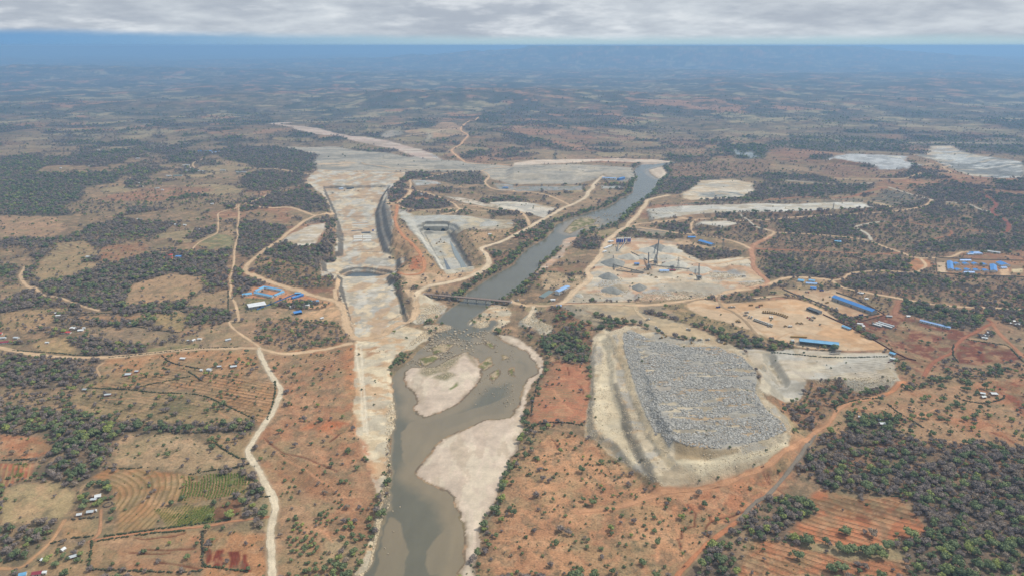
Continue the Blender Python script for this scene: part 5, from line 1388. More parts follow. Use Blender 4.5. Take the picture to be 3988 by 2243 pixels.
for poly, n, a, b in ((W("r3c1 1200,780 1335,780 1340,620 1350,400 1330,100 1360,0 r2c1 1380,1400 1400,1280 1370,1100 r2c1 1300,1250 r3c1 1290,300 1290,480 1220,640", WL), 1800, .6, 2.8), (W("r3c1 1200,780 1275,800 1215,1060 1140,1330 1060,1448 980,1448 1100,1400 1150,1250 1190,1000", WL), 2200, .5, 2.6),
                      (W("r2c1 1500,600 1760,470 1780,420 1690,420 1560,520", 0), 500, 1.0, 4.0), (W("r2c1 1600,260 1760,140 1900,170 1780,310 1600,350", 0), 1100, .8, 3.2), (W("r2c1 1690,360 1950,365 1910,430 1720,420", 0), 900, .8, 3.0),
                      (W("r2c2 60,340 200,280 400,390 280,460", 0), 900, .8, 3.0), (W("r2c1 2130,300 2300,250 2400,370 2200,390", 0), 500, .8, 2.6), (W("r2c3 330,960 1300,930 1200,1030 900,1030", 0), 1200, .6, 2.4),
                      (W("r2c2 760,290 880,260 1010,300 920,350", 9), 500, .8, 3.), (W('r2c2 1250,60 1400,10 1750,20 2040,40 1950,110 1600,130 1250,130', 5), 1500, 1.0, 3.6), (W('r2c2 720,40 1000,10 1200,0 1100,60 800,50', 4), 400, 1., 3.), (W('r1c2 1950,1280 2150,1290 2330,1330 2000,1370', 4), 500, 1., 3.6), (W('r1c2 2230,1400 2500,1370 2530,1390 2350,1425', 4), 400, 1., 3.4), (W('r1c2 780,1448 900,1360 1080,1320 1100,1360 1000,1448', 4), 400, 1., 3.),
                      (W('r2c1 1650,790 1800,780 1950,700 2080,650 2000,760 1900,830 1700,880 1620,850', WL), 700, .6, 2.6), (W('r2c1 1760,900 1900,830 2000,870 1900,930', WL), 250, .5, 2.),
                      (W("r2c2 600,190 760,175 760,205 640,215", 9), 300, .8, 2.5)):
    q = pts_in(poly, n * 2, rng)[:n]
    bank_pts.append(np.column_stack([q, zat(q[:, 0], q[:, 1]) + .1, a + (b - a) * rng.random(len(q)) ** 2.5]))
bank_pts = np.vstack(bank_pts)
br = gn_scatter('bank_rubble', bank_pts[:, :3], bank_pts[:, 3], rng.uniform(0, 6, (len(bank_pts), 3)), np.arange(len(bank_pts)) % 6, [free_obj('rock_form', rock_mesh(300 + k), [M_TROCK]) for k in range(6)])
tag(br, "pale broken rock along the river banks and fill edges", 'rubble', None, 'stuff')

# ------------------------------------------------------------------ buildings
M = {}
def mt(name, col, **kw):
    if name not in M:
        M[name] = mat_simple(name, col, **kw)
    return M[name]


RC = {'blue': lin(78, 140, 206, 1), 'sky': lin(116, 174, 212, 1), 'pale': lin(150, 184, 226, 1), 'white': lin(228, 230, 230, .95), 'grey': lin(170, 176, 178, 1), 'tin': lin(200, 206, 210, .95), 'maroon': lin(150, 62, 74, 1), 'red': lin(206, 84, 78, 1),
      'dark': lin(86, 90, 92, 1), 'brown': lin(140, 116, 92, 1), 'teal': lin(92, 132, 128, 1), 'yellow': lin(214, 170, 70, 1)}
WC = {'white': lin(214, 212, 204, .95), 'grey': lin(158, 156, 150, 1), 'brick': lin(150, 96, 76, 1), 'mud': lin(156, 124, 96, 1), 'yellow': lin(224, 190, 96, 1), 'cream': lin(216, 204, 178, 1), 'bluew': lin(90, 128, 190, 1)}
def roofm(c): return mt('roof_' + c, RC[c], rough=.45, vary=.10, scale=.15, spec=.4)
def wallm(c): return mt('wall_' + c, WC[c], rough=.85, vary=.10, scale=.3)
M_GLASS = mt('window_dark', lin(64, 72, 78, 1), rough=.25, vary=.1)
M_DOOR = mt('door_paint', lin(96, 92, 84, 1), rough=.6)
M_CONC = mt('concrete', lin(182, 178, 168, 1), rough=.85, vary=.16, scale=.25)


def empty(name, loc, rz=0.):
    o = bpy.data.objects.new(name, None); o.empty_display_size = 1
    ROOT.objects.link(o); o.location = loc; o.rotation_euler = (0, 0, rz)
    return o


def copy_tree(o, parent=None):
    c = o.copy(); ROOT.objects.link(c)
    if parent is not None: c.parent = parent
    for ch in o.children: copy_tree(ch, c)
    return c


def building(name, ends, width, hgt, rise, roof, wall, label, cat='building', group=None, doors=1, windows=2, style='gable', open_front=False, eave=.5, two_px=None):
    """ends: two ground points in the picture (the long axis)"""
    g = G(ends)
    a, b = g[0], g[1]
    if a[0] > b[0]: a, b = b, a
    L = float(np.hypot(*(b - a)[:2])); ang = math.atan2(b[1] - a[1], b[0] - a[0])
    c = (a + b) / 2
    return building_at(name, c[0], c[1], L, width, hgt, rise, ang, roof, wall, label, cat, group, doors, windows, style, open_front, eave)


def building_at(name, cx, cy, L, width, hgt, rise, ang, roof, wall, label, cat='building', group=None, doors=1, windows=2, style='gable', open_front=False, eave=.5):
    zs = [float(zat(cx + math.cos(ang) * i * L / 2 - math.sin(ang) * j * width / 2, cy + math.sin(ang) * i * L / 2 + math.cos(ang) * j * width / 2)[0]) for i in (-1, 0, 1) for j in (-1, 0, 1)]
    z0 = max(zs); low = min(zs) - z0 - .4
    root = tag(empty(name, (cx, cy, z0), ang), label, cat, group)
    h, w = L / 2, width / 2
    m = MB()
    if open_front:
        m.box(-h, h, w - .25, w, low, hgt).box(-h, -h + .25, -w, w - .26, low, hgt).box(h - .25, h, -w, w - .26, low, hgt)
        n = max(2, int(L / 6))
        pm = MB()
        for i in range(n + 1):
            x_ = -h + .4 + (L - .8) * i / n
            pm.box(x_ - .15, x_ + .15, -w + .02, -w + .32, low, hgt - .02)
        link('post_row', pm.mesh('post_row'), mt('steel', lin(120, 124, 126, 1), rough=.5), root)
    else:
        m.box(-h, h, -w, w, low, hgt)
    if style == 'gable':
        m.add([(-h, -w, hgt), (-h, w, hgt), (-h, 0, hgt + rise), (h, -w, hgt), (h, w, hgt), (h, 0, hgt + rise)], [(0, 2, 1), (3, 4, 5)])
    link('wall', m.mesh('wall'), wallm(wall), root)
    r = MB(); e = eave; t = .14
    if style == 'gable':
        s_ = rise / w; yo = w + e; zo = hgt - s_ * e + .06; zr = hgt + rise + .06
        for sy in (-1, 1):
            r.add([(-h - e, sy * yo, zo), (h + e, sy * yo, zo), (h + e, 0, zr), (-h - e, 0, zr), (-h - e, sy * yo, zo + t), (h + e, sy * yo, zo + t), (h + e, 0, zr + t), (-h - e, 0, zr + t)],
                  [(0, 1, 2, 3), (4, 7, 6, 5), (0, 4, 5, 1), (1, 5, 6, 2), (3, 2, 6, 7), (0, 3, 7, 4)])
    elif style == 'hip':
        q = min(w, h) * .98
        v = [(-h - e, -w - e, hgt), (h + e, -w - e, hgt), (h + e, w + e, hgt), (-h - e, w + e, hgt), (-h + q, 0, hgt + rise), (h - q, 0, hgt + rise)]
        r.add(v, [(0, 1, 5, 4), (1, 2, 5), (2, 3, 4, 5), (3, 0, 4), (3, 2, 1, 0)])
    elif style == 'cone':
        n = 14
        v = [(math.cos(6.283 * i / n) * (w + e), math.sin(6.283 * i / n) * (w + e), hgt) for i in range(n)] + [(0, 0, hgt + rise)]
        r.add(v, [(i, (i + 1) % n, n) for i in range(n)] + [tuple(range(n - 1, -1, -1))])
    else:
        r.add([(-h - e, -w - e, hgt + .05), (h + e, -w - e, hgt + .05), (h + e, w + e, hgt + .05 + rise), (-h - e, w + e, hgt + .05 + rise), (-h - e, -w - e, hgt + .25), (h + e, -w - e, hgt + .25), (h + e, w + e, hgt + .25 + rise), (-h - e, w + e, hgt + .25 + rise)],
              [(0, 3, 2, 1), (4, 5, 6, 7), (0, 1, 5, 4), (1, 2, 6, 5), (2, 3, 7, 6), (3, 0, 4, 7)])
    ro = link('roof', r.mesh('roof'), roofm(roof), root)
    if style == 'gable' and L > 14:
        rm = MB().box(-h - e, h + e, -.35, .35, hgt + rise + .10, hgt + rise + .30)
        link('ridge_cap', rm.mesh('ridge_cap'), roofm(roof), ro)
    if not open_front:
        for d in range(doors):
            x_ = -h + L * (d + .5) / doors + (0 if doors > 1 else L * .12)
            dw, dh = (.5, 2.0) if hgt < 4 else (2.0, min(4, hgt - .6))
            link('door', MB().box(x_ - dw, x_ + dw, -w - .06, -w + .05, 0, dh).mesh('door'), M_DOOR, root)
        wm = None
        for d in range(windows):
            x_ = -h + L * (d + .5) / windows - (0 if windows > 2 else L * .1)
            if doors and any(abs(x_ - (-h + L * (q + .5) / doors + (0 if doors > 1 else L * .12))) < (1.2 if hgt < 4 else 3.2) for q in range(doors)):
                continue
            if wm is None:
                wm = MB().box(-.6, .6, -.05, .05, 0, 1.1).mesh('window')
            o = link('window', wm, M_GLASS, root); o.location = (x_, -w - .02, min(1.0, hgt - 1.4))
    return root


def hut(px, L, W_, roof, wall, label, rz=0., hgt=2.5, rise=.8, style='gable', group=None, cat='house', name='house', doors=1, windows=1):
    (p,) = G(px)
    return building_at(name, p[0], p[1], L, W_, hgt, rise, math.radians(rz), roof, wall, label, cat, group, doors, windows, style)


B = building
B('warehouse', "r2c3 668,112 1072,256", 15, 6.5, 3.2, 'blue', 'grey', "very long bright blue gabled shed with grey walls in its own compound", 'warehouse', doors=3, windows=16)
B('workshop', "r2c3 318,548 708,590", 13, 7, 2.6, 'sky', 'grey', "long sky blue roofed workshop with open front in the tan equipment yard", 'workshop', open_front=True)
B('prefab_block', "r2c3 1062,362 1146,388", 4.5, 2.8, .7, 'white', 'grey', "short white prefab row nearest the road in the red earth yard", 'prefab', 'white prefab rows', doors=3, windows=5)
B('prefab_block', "r2c3 1092,352 1250,402", 4.5, 2.8, .7, 'white', 'grey', "white prefab row in the middle of the three in the red earth yard", 'prefab', 'white prefab rows', doors=4, windows=8)
B('prefab_block', "r2c3 1118,342 1272,389", 4.5, 2.8, .7, 'tin', 'grey', "white prefab row farthest back of the three in the red earth yard", 'prefab', 'white prefab rows', doors=4, windows=8)
B('barrack', "r2c3 1534,330 1838,404", 7, 3, 1.4, 'pale', 'white', "long pale blue roofed barrack at the back of the red earth yard", 'barrack', doors=6, windows=14)
B('shed', "r2c3 755,385 836,416", 7, 3, 1.2, 'sky', 'grey', "small blue roofed shed on the boundary between the two yards", 'shed')
B('shed', "r2c3 1230,655 1284,674", 7, 3, 1.2, 'sky', 'grey', "small blue roofed shed at the corner where the wall meets the red yard", 'shed')
B('open_shed', "r2c3 405,210 532,258", 9, 4.5, .8, 'dark', 'grey', "dark roofed open shed at the upper edge of the equipment yard", 'shed', open_front=True, style='mono')
for px, L_, W_, rf, wl2, lab, st in (("r2c3 1220,284", 13, 6, 'grey', 'grey', "small grey roofed hut by the red road into the red yard", 'gable'), ("r2c3 928,368", 12, 6, 'white', 'white', "white cabin left of the white prefab rows", 'gable'), ("r2c3 963,390", 5, 4, 'white', 'white', "tiny white cabin left of the white prefab rows", 'mono'),
                              ("r2c3 935,52", 14, 6, 'white', 'white', "white roofed cabin on the road behind the long blue shed", 'gable'), ("r2c3 995,108", 9, 6, 'white', 'white', "white tank shed behind the long blue shed", 'hip'), ("r2c3 1412,284", 8, 6, 'white', 'white', "small white hut left of the pale blue barrack", 'gable'),
                              ("r2c3 1265,718", 12, 5, 'tin', 'grey', "low pale container hut below the corner blue shed", 'mono'), ("r2c3 2195,474", 9, 7, 'white', 'white', "largest white hut on the dark red field at the right", 'hip'), ("r2c3 2165,500", 6, 4, 'white', 'white', "small white hut left of the larger one on the dark red field", 'gable'),
                              ("r2c3 2215,452", 4, 4, 'white', 'white', "tiny white hut behind the larger one on the dark red field", 'mono'), ("r2c3 2197,508", 4, 4, 'tin', 'white', "tiny pale hut in front of the larger one on the dark red field", 'mono'),
                              ("r2c3 2158,1060", 8, 6, 'tin', 'mud', "tin roofed house at the left of the ringed homestead", 'gable'), ("r2c3 2270,1062", 11, 8, 'tin', 'mud', "largest tin roofed house of the ringed homestead", 'gable'), ("r2c3 2165,1094", 8, 6, 'grey', 'mud', "grey roofed hut at the front of the ringed homestead", 'gable'), ("r2c3 2220,1084", 5, 5, 'brown', 'mud', "brown roofed hut in the middle of the ringed homestead", 'cone'),
                              ("r2c3 930,1295", 6, 5, 'white', 'mud', "white roofed hut beside the round animal pen", 'gable'), ("r2c3 993,1338", 8, 7, 'brown', 'mud', "brown thatched house below the round animal pen", 'hip'), ("r2c3 1117,1322", 6, 5, 'white', 'mud', "white roofed hut right of the brown thatched house", 'gable'), ("r2c3 1160,1362", 12, 7, 'tin', 'brick', "largest tin roofed house of the lower right homestead", 'gable'),
                              ("r2c3 1228,1304", 4, 4, 'white', 'mud', "tiny white roofed hut at the far right of the lower right homestead", 'mono'), ("r2c3 2502,368", 11, 7, 'tin', 'mud', "tin roofed house near the right edge track", 'gable'), ("r2c3 2552,352", 10, 8, 'white', 'white', "white house at the right edge", 'hip'), ("r2c3 2470,334", 6, 5, 'white', 'mud', "small white hut at the back near the right edge", 'gable'), ("r2c3 2440,356", 4, 4, 'white', 'mud', "tiny white hut left of the right edge houses", 'mono')):
    hut(px, L_ * .8, W_ * .8, rf, wl2, lab, rz=random.uniform(-25, 20), style=st, rise=2.2 if st == 'cone' else (1.4 if st == 'hip' else .9))
# blue roofed camp, upper right
CG = 'blue roofed camp buildings'
B('camp_house', "r1c3 1828,1190 1838,1268", 12, 3.4, 2.2, 'blue', 'white', "long blue roofed block at the left end of the camp", 'house', CG, doors=2, windows=6)
for px, lab in (("r1c3 1898,1208", "left house in the back row of the camp"), ("r1c3 1988,1208", "second house in the back row of the camp"), ("r1c3 2080,1208", "third house in the back row of the camp"), ("r1c3 2170,1214", "right house in the back row of the camp"),
                ("r1c3 1912,1268", "left house in the front row of the camp"), ("r1c3 2007,1268", "second house in the front row of the camp"), ("r1c3 2097,1272", "third house in the front row of the camp"), ("r1c3 2187,1274", "right house in the front row of the camp")):
    hut(px, 11.5, 12, 'blue', 'white', "small blue roofed " + lab, rz=90 + random.uniform(-3, 3), hgt=3, rise=2, group=CG, windows=2)
hut("r1c3 1982,1176", 26, 8, 'blue', 'white', "wide blue roofed hall behind the camp's back row", hgt=3.2, rise=2, group=CG, windows=4); hut("r1c3 2018,1296", 24, 8, 'blue', 'white', "wide blue roofed block in front of the camp's front row", hgt=3.2, rise=1.8, group=CG, windows=4)
B('camp_house', "r1c3 2262,1222 2272,1284", 13, 3.4, 2.2, 'blue', 'white', "long blue roofed block right of the camp's two rows", 'house', CG, doors=2, windows=6)
hut("r1c3 2362,1215", 26, 20, 'blue', 'white', "largest blue roofed hall at the right of the camp", rz=84, hgt=4, rise=3.4, group=CG, windows=4); hut("r1c3 2365,1248", 13, 9, 'blue', 'white', "blue porch roof in front of the camp's largest hall", rz=4, hgt=3.2, rise=1.6, group=CG)
hut("r1c3 2090,1102", 26, 16, 'blue', 'white', "blue hip roofed house above the camp", hgt=3.6, rise=3.2, style='hip', group=CG, windows=3); hut("r1c3 2032,1110", 14, 9, 'pale', 'white', "pale roofed annex left of the hip roofed house above the camp", hgt=3, rise=1)
B('prefab_block', "r1c3 2210,1082 2335,1098", 8, 3, 1, 'tin', 'white', "grey roofed prefab on red earth above the camp", 'prefab', doors=3, windows=5)
B('house', "r1c3 308,1372 368,1380", 13, 3.2, 1.6, 'sky', 'white', "sky blue roofed house at the left of the roadside group", windows=3, cat='house'); B('house', "r1c3 416,1374 476,1380", 10, 3.2, 1.6, 'sky', 'white', "sky blue roofed house at the back of the roadside group", windows=3, cat='house')
B('house', "r1c3 385,1404 498,1410", 9, 3.2, 1.6, 'pale', 'white', "pale blue roofed long house at the front of the roadside group", windows=4, cat='house'); B('house', "r1c3 432,1448 490,1452", 8, 3.2, 1.5, 'blue', 'bluew', "deep blue shed below the roadside group at the depot", windows=2, cat='shed')
hut("r1c3 702,990", 17, 12, 'sky', 'grey', "lone blue roofed shelter in the scrub", hgt=4.5, rise=1.6, style='gable', cat='shelter', name='shelter', windows=0)
B('shed', "r1c2 1868,985 2002,1024", 15, 5.5, 2.2, 'blue', 'grey', "blue roofed shed above the crusher yard with grey walls", 'shed', doors=2, windows=6); hut("r1c2 1784,942", 20, 12, 'blue', 'grey', "small blue roof by the road left of the blue shed", hgt=3.5, rise=1.4, cat='shed', name='shed')
B('site_office', "r1c2 892,352 1030,362", 14, 4, 1.2, 'pale', 'white', "pale roofed site office row by the upstream river bank", 'office', doors=3, windows=8); B('shed', "r1c2 1050,366 1105,350", 12, 4, 1.2, 'blue', 'bluew', "blue shed right of the pale site office by the river bank", 'shed')
hut("r1c1 2495,444", 20, 10, 'blue', 'grey', "blue roofed hut on the west bank flats", hgt=3.4, rise=1.2, cat='shed', name='shed'); hut("r1c1 1630,512", 22, 10, 'tin', 'white', "white cabin on the hill above the spillway", hgt=3.2, rise=.8, cat='cabin', name='cabin'); hut("r1c1 2338,910", 9, 6, 'white', 'white', "small white cabin right of the spillway", hgt=3, rise=.6, cat='cabin', name='cabin')
# camp left of the dam
for e, w_, lab in (("o 642,740 688,749", 8, "front wing"), ("o 690,747 713,737", 8, "right wing"), ("o 667,725 710,733", 8, "back wing"), ("o 642,737 664,725", 8, "left wing")):
    B('office_wing', e, w_, 3.4, 1.6, 'sky', 'white', f"sky blue roofed {lab} of the courtyard office left of the dam", 'office', 'courtyard office wings', windows=5)
B('canteen', "o 625,776 668,768", 20, 4.5, .6, 'white', 'grey', "flat white roofed hall in the camp left of the dam", 'hall', style='mono', windows=6)
B('house', "o 610,745 633,741", 12, 3.4, 1.4, 'sky', 'white', "blue roofed house left of the courtyard office", 'house'); B('house', "o 735,752 762,744", 7, 3.2, 1.2, 'blue', 'bluew', "blue container office by the haul road", 'office'); hut("o 750,740", 12, 7, 'sky', 'bluew', "small blue roof beside the blue container office", hgt=3, rise=1)
B('house', "r2c1 515,152 622,140", 12, 3.4, 1.5, 'sky', 'white', "blue roofed house right of the camp with a tan yard", 'house', windows=3); hut("r2c1 508,178", 8, 6, 'white', 'white', "white box cabin before the blue roofed house", hgt=3.2, rise=.2, style='mono', cat='cabin', name='cabin'); hut("r2c1 358,190", 9, 5, 'white', 'white', "white container cabin on the slope below the camp", rz=45, hgt=3, rise=.15, style='mono', cat='cabin', name='cabin')
B('shed', "r2c1 372,258 450,246", 9, 3.6, .9, 'blue', 'grey', "blue roofed lean-to shed above the tan clearing", 'shed', style='mono', open_front=True); hut("r2c1 655,305", 6, 4, 'white', 'white', "small white machine cabin in the tan clearing", rz=40, hgt=2.6, rise=.2, style='mono', cat='cabin', name='cabin')
B('office', "r2c2 435,60 545,-8", 11, 3.6, 1.2, 'pale', 'white', "pale roofed building beside the long water tank", 'office', windows=5); hut("r2c2 395,122", 9, 7, 'white', 'white', "white hut at the near end of the long water tank", hgt=3, rise=1); hut("r2c2 455,186", 10, 7, 'pale', 'white', "pale blue roofed booth beside the main road", hgt=3, rise=1.2, cat='booth', name='booth')
# the far left settlement
B('school', "r1c0 1988,80 2138,76", 14, 4, 2, 'blue', 'white', "far blue roofed long building at the upper left", 'building', windows=6); B('school', "r1c0 2122,92 2200,84", 10, 4, 1.6, 'pale', 'white', "far pale roofed building right of the blue one at the upper left", 'building')
for px, L_, rf, lab in (("r1c0 1868,218", 34, 'tin', "far pale roofed house at the top of the ridge settlement"), ("r1c0 1890,240", 26, 'white', "far white roofed house below the ridge settlement's top house"), ("r1c0 1882,270", 24, 'white', "far white roofed house at the left foot of the ridge settlement"), ("r1c0 2012,276", 36, 'tin', "far long tin roof on the ridge road"),
                        ("r1c0 2236,268", 26, 'grey', "far grey roofed house right along the ridge road"), ("r1c0 2420,286", 50, 'grey', "far long grey roof at the right end of the ridge road"), ("r1c0 1682,322", 12, 'white', "far tiny white house below the ridge"), ("r1c0 1708,322", 12, 'white', "far tiny white house beside another below the ridge"), ("r1c0 1785,322", 40, 'teal', "far dull green roofed house below the ridge"),
                        ("r1c0 985,64", 18, 'white', "far white house high on the left by a dark tree clump"), ("r1c0 1385,148", 18, 'white', "far white house on the pale road at the upper left"), ("r1c0 908,224", 16, 'white', "far white roofed house in a dry field"), ("r1c0 940,216", 12, 'white', "far small white house right of another in a dry field"), ("r1c0 265,218", 14, 'white', "far white house at the left edge"), ("r1c0 612,246", 10, 'white', "far tiny white house left of centre on the dry hill"),
                        ("r1c0 1308,384", 24, 'white', "far white roofed row in the dark bush"), ("r1c0 1390,396", 12, 'white', "far small white roof right of the row in the dark bush"), ("r1c0 1425,430", 10, 'white', "far tiny white roof above the reddish field"), ("r1c0 1578,450", 18, 'tin', "far tin roof at the corner of the reddish field"), ("r1c0 1632,464", 10, 'white', "far tiny white roof right of the reddish field corner"), ("r1c0 1390,758", 9, 'white', "small white roof on the terraced left hillside"),
                        ("r1c0 1780,812", 19, 'white', "long white roofed house on the terraced left hillside"), ("r1c0 1856,818", 9, 'white', "small white roof right of the long white house on the hillside"), ("r1c0 2006,862", 10, 'white', "small white house under a tree at the hillside wood"), ("r1c0 888,1138", 13, 'white', "white roofed hut beside two dark trees on the red terraces"), ("r1c0 2130,606", 10, 'white', "small white roof by the hilltop junction")):
    hut(px, L_ * .85, 6.5 if L_ < 30 else 9, rf, 'white' if rf != 'tin' else 'cream', lab, rz=random.uniform(-15, 25), hgt=2.8, rise=1.0)
hut("r1c0 1692,1152", 22, 10, 'red', 'yellow', "red roofed yellow house in the wood left of the dam", hgt=3.2, rise=2.2, windows=3); hut("r1c0 1705,1122", 16, 8, 'red', 'cream', "pale red roofed house behind the yellow one", hgt=3, rise=2); hut("r1c0 1790,1138", 13, 9, 'blue', 'bluew', "bright blue shelter between the red roofed houses", hgt=3.4, rise=.8, style='mono', cat='shelter', name='shelter')
hut("r1c0 1875,1118", 15, 9, 'red', 'brick', "red roofed house right of the bright blue shelter", rz=20, hgt=3.2, rise=2); hut("r1c0 1996,1112", 9, 6, 'sky', 'white', "small blue roof at the wood's edge right of the red roofs")
for px, L_, W_, rf, wl2, lab, rz in (("r2c0 668,446", 25, 8, 'red', 'white', "long white house with a red roof on the upper left farmland", -4), ("r2c0 742,402", 16, 11, 'white', 'cream', "white roofed house behind the red roofed one", -8), ("r2c0 812,424", 13, 9, 'white', 'white', "white roofed house right of the red roofed one", 14), ("r2c0 845,402", 6, 5, 'white', 'white', "tiny white hut behind the white roofed houses", 10),
                              ("r2c0 66,545", 32, 8, 'maroon', 'white', "long maroon roofed white building at the left edge", 16), ("r2c0 166,500", 13, 7, 'tin', 'white', "tin roofed house right of the maroon building", -10), ("r2c0 28,502", 16, 7, 'tin', 'white', "tin roofed house behind the maroon building", 12), ("r2c0 4,458", 10, 7, 'red', 'white', "red roofed house at the very left edge", 10), ("r2c0 578,252", 13, 6, 'white', 'white', "white roofed hut, the back one of the twin pair", 0),
                              ("r2c0 586,278", 13, 7, 'white', 'cream', "white house, the front one of the twin pair", 18), ("r2c0 1326,352", 16, 6, 'white', 'white', "white roofed house beside the green grove", -14), ("r2c0 476,548", 8, 5, 'white', 'white', "lone small white hut in the straw field", 8), ("r2c0 1941,524", 8, 6, 'white', 'white', "narrow white hut by the thicket above the dirt road", 60), ("r2c0 2006,512", 10, 6, 'white', 'cream', "white roofed hut right of the narrow white one", 0),
                              ("r2c0 1892,528", 6, 5, 'tin', 'mud', "small pale hut left of the narrow white one", 0), ("r2c0 2288,520", 13, 7, 'tin', 'white', "lone tin roofed house above the road junction", 38), ("r2c0 1838,708", 13, 7, 'white', 'mud', "white roofed house just below the dirt road", -8), ("r2c0 2102,820", 11, 8, 'tin', 'white', "tin roofed house beside the dark garden trees", -14), ("r2c0 2202,788", 9, 6, 'tin', 'mud', "small tin roofed hut on the farm track", 10),
                              ("r2c0 2346,788", 14, 8, 'tin', 'mud', "tin roofed house beside the big dark tree clump", 16), ("r2c0 2023,824", 5, 5, 'white', 'white', "small white tank hut left of the garden trees", 0), ("r2c0 1286,868", 14, 10, 'tin', 'brick', "tin roofed brick homestead ringed by green trees", 10), ("r2c0 1376,836", 8, 6, 'tin', 'brick', "small tin roof at the back of the ringed homestead on the left", 0), ("r2c0 1085,1072", 13, 6, 'tin', 'brick', "lone brick hut with a tin roof on the furrowed slope", 12), ("r2c0 855,1020", 9, 6, 'grey', 'mud', "low grey hut by the left end of the long hedge", -5)):
    hut(px, L_ * .68, W_ * .72, rf, wl2, lab, rz=rz, hgt=2.4, rise=1.4 if rf in ('red', 'maroon') else .9, windows=3 if L_ > 20 else 1)
for px, L_, W_, rf, wl2, lab, rz, st in (("r3c0 985,655", 8, 7.5, 'white', 'white', "bright white roofed house among the homestead shelter trees", 24, 'gable'), ("r3c0 1095,672", 5, 5, 'brown', 'mud', "round brown thatched hut right of the shelter trees", 0, 'cone'), ("r3c0 925,655", 5, 5, 'brown', 'mud', "round brown hut left of the bright white house", 0, 'cone'), ("r3c0 940,692", 8, 3.5, 'tin', 'mud', "low tin lean-to below the bright white house", 5, 'mono'),
                                  ("r3c0 910,812", 9, 5.5, 'tin', 'mud', "tin roofed hut below the shelter trees", 12, 'gable'), ("r3c0 800,840", 6.5, 4.5, 'white', 'brick', "small white roofed brick hut at the homestead's lower left", 16, 'gable'), ("r3c0 635,1190", 5, 5, 'white', 'white', "white box hut standing alone on the lower left slope", 70, 'gable'), ("r3c0 735,1262", 8, 5, 'tin', 'mud', "pale tin roofed hut between green trees at the lower left", 30, 'gable'),
                                  ("r3c0 428,1296", 3.5, 3.5, 'white', 'white', "small white tank hut left of a dark tree at the lower left", 0, 'mono'), ("r3c0 232,1442", 8, 6, 'sky', 'white', "sky blue roofed house at the bottom left edge", 20, 'gable'), ("r3c0 375,1430", 11, 6, 'maroon', 'white', "maroon roofed house at the bottom left edge", 12, 'gable'), ("r3c0 448,1424", 5, 3, 'white', 'white', "white shed right of the maroon roofed house", 5, 'mono'), ("r3c0 965,800", 2.2, 2.2, 'white', 'white', "round white water tank beside the tin roofed hut", 0, 'cone')):
    hut(px, L_ * .76, W_ * .78, rf, wl2, lab, rz=rz, style=st, hgt=2.2, rise={'cone': 1.8, 'mono': .3, 'gable': 1.2}[st], cat='house' if 'tank' not in lab else 'tank')

# long open water tank by the river
g = G("r2c2 330,60"); tk = building_at('water_basin', g[0][0], g[0][1], 46, 13, 1.4, 0, math.radians(60), 'grey', 'grey', "long open concrete water tank on the right river bank", 'water tank', windows=0, doors=0, style='mono', eave=-.5)
for ch in list(tk.children):
    if ch.name.startswith('roof'):
        ch.name = 'water_surface'; ch.data.materials.clear(); ch.data.materials.append(mt('tank_water', lin(112, 128, 124, 1), rough=.12, vary=.05))

# animal pens of piled thorn
def pen(px, r, label):
    (p,) = G(px); m = MB()
    for i in range(26):
        a = 6.283 * i / 26
        if i in (6, 7): continue
        m.lathe([(0.01, 1.2), (.7, .9), (.9, .3), (.8, -.2)], 6, (math.cos(a) * r + random.uniform(-.2, .2), math.sin(a) * r + random.uniform(-.2, .2)))
    o = link('animal_pen', m.mesh('animal_pen'), mt('thorn', lin(98, 88, 76, 1), rough=.95)); o.location = p
    tag(o, label, 'animal pen')
pen("r2c3 955,1262", 7, "dark thorn ringed animal pen with pale floor at the lower right homestead"); pen("r3c0 1085,730", 4.6, "round thorn animal pen right of the homestead shelter trees")

# ------------------------------------------------------------------ bridge
(p1,), (p2,) = [at(*px_list(s)[0], 6.5) for s in ("r2c1 1680,48", )], [at(*px_list(s)[0], 6.5) for s in ("r2c1 2552,128", )]
p1, p2 = np.array(p1), np.array(p2)
BL = float(np.hypot(*(p2 - p1))); ba = math.atan2(*(p2 - p1)[::-1])
br_ = tag(empty('bridge', (*(p1 + p2) / 2, 0), ba), "long flat brown deck road bridge on grey piers across the river", 'bridge')
M_DECK = mt('bridge_deck', lin(140, 122, 110, 1), rough=.9, vary=.12)
link('deck', MB().box(-BL / 2, BL / 2, -4.2, 4.2, 5.6, 6.5).mesh('deck'), M_DECK, br_)
for sy in (-1, 1):
    link('girder', MB().box(-BL / 2, BL / 2, sy * 2.6 - .35, sy * 2.6 + .35, 4.1, 5.6).mesh('girder'), mt('girder_concrete', lin(128, 116, 106, 1), rough=.9), br_)
    rl = MB().box(-BL / 2, BL / 2, sy * 4.0 - .08, sy * 4.0 + .08, 7.3, 7.45).box(-BL / 2, BL / 2, sy * 4.0 - .06, sy * 4.0 + .06, 6.9, 7.0)
    ro = link('railing', rl.mesh('railing'), mt('rail', lin(150, 134, 122, 1), rough=.7), br_)
    pm = MB().box(-.1, .1, -.1, .1, 0, 1.0).mesh('post')
    for i in range(41):
        o = link('post', pm, mt('rail', None), ro); o.location = (-BL / 2 + .3 + (BL - .6) * i / 40, sy * 4.0, 6.5)
pier = MB().box(-1.0, 1.0, -3.2, 3.2, -9, 3.2).box(-1.3, 1.3, -4.0, 4.0, 3.2, 4.1).mesh('pier')
for i in range(9):
    o = link('pier', pier, M_CONC, br_); o.location = (-BL / 2 + BL * (i + .85) / 9.6, 0, 0)
for sx in (-1, 1):
    link('abutment', MB().box(sx * BL / 2 - 2.5, sx * BL / 2 + 2.5, -5.2, 5.2, -4, 5.58).mesh('abutment'), M_CONC, br_)

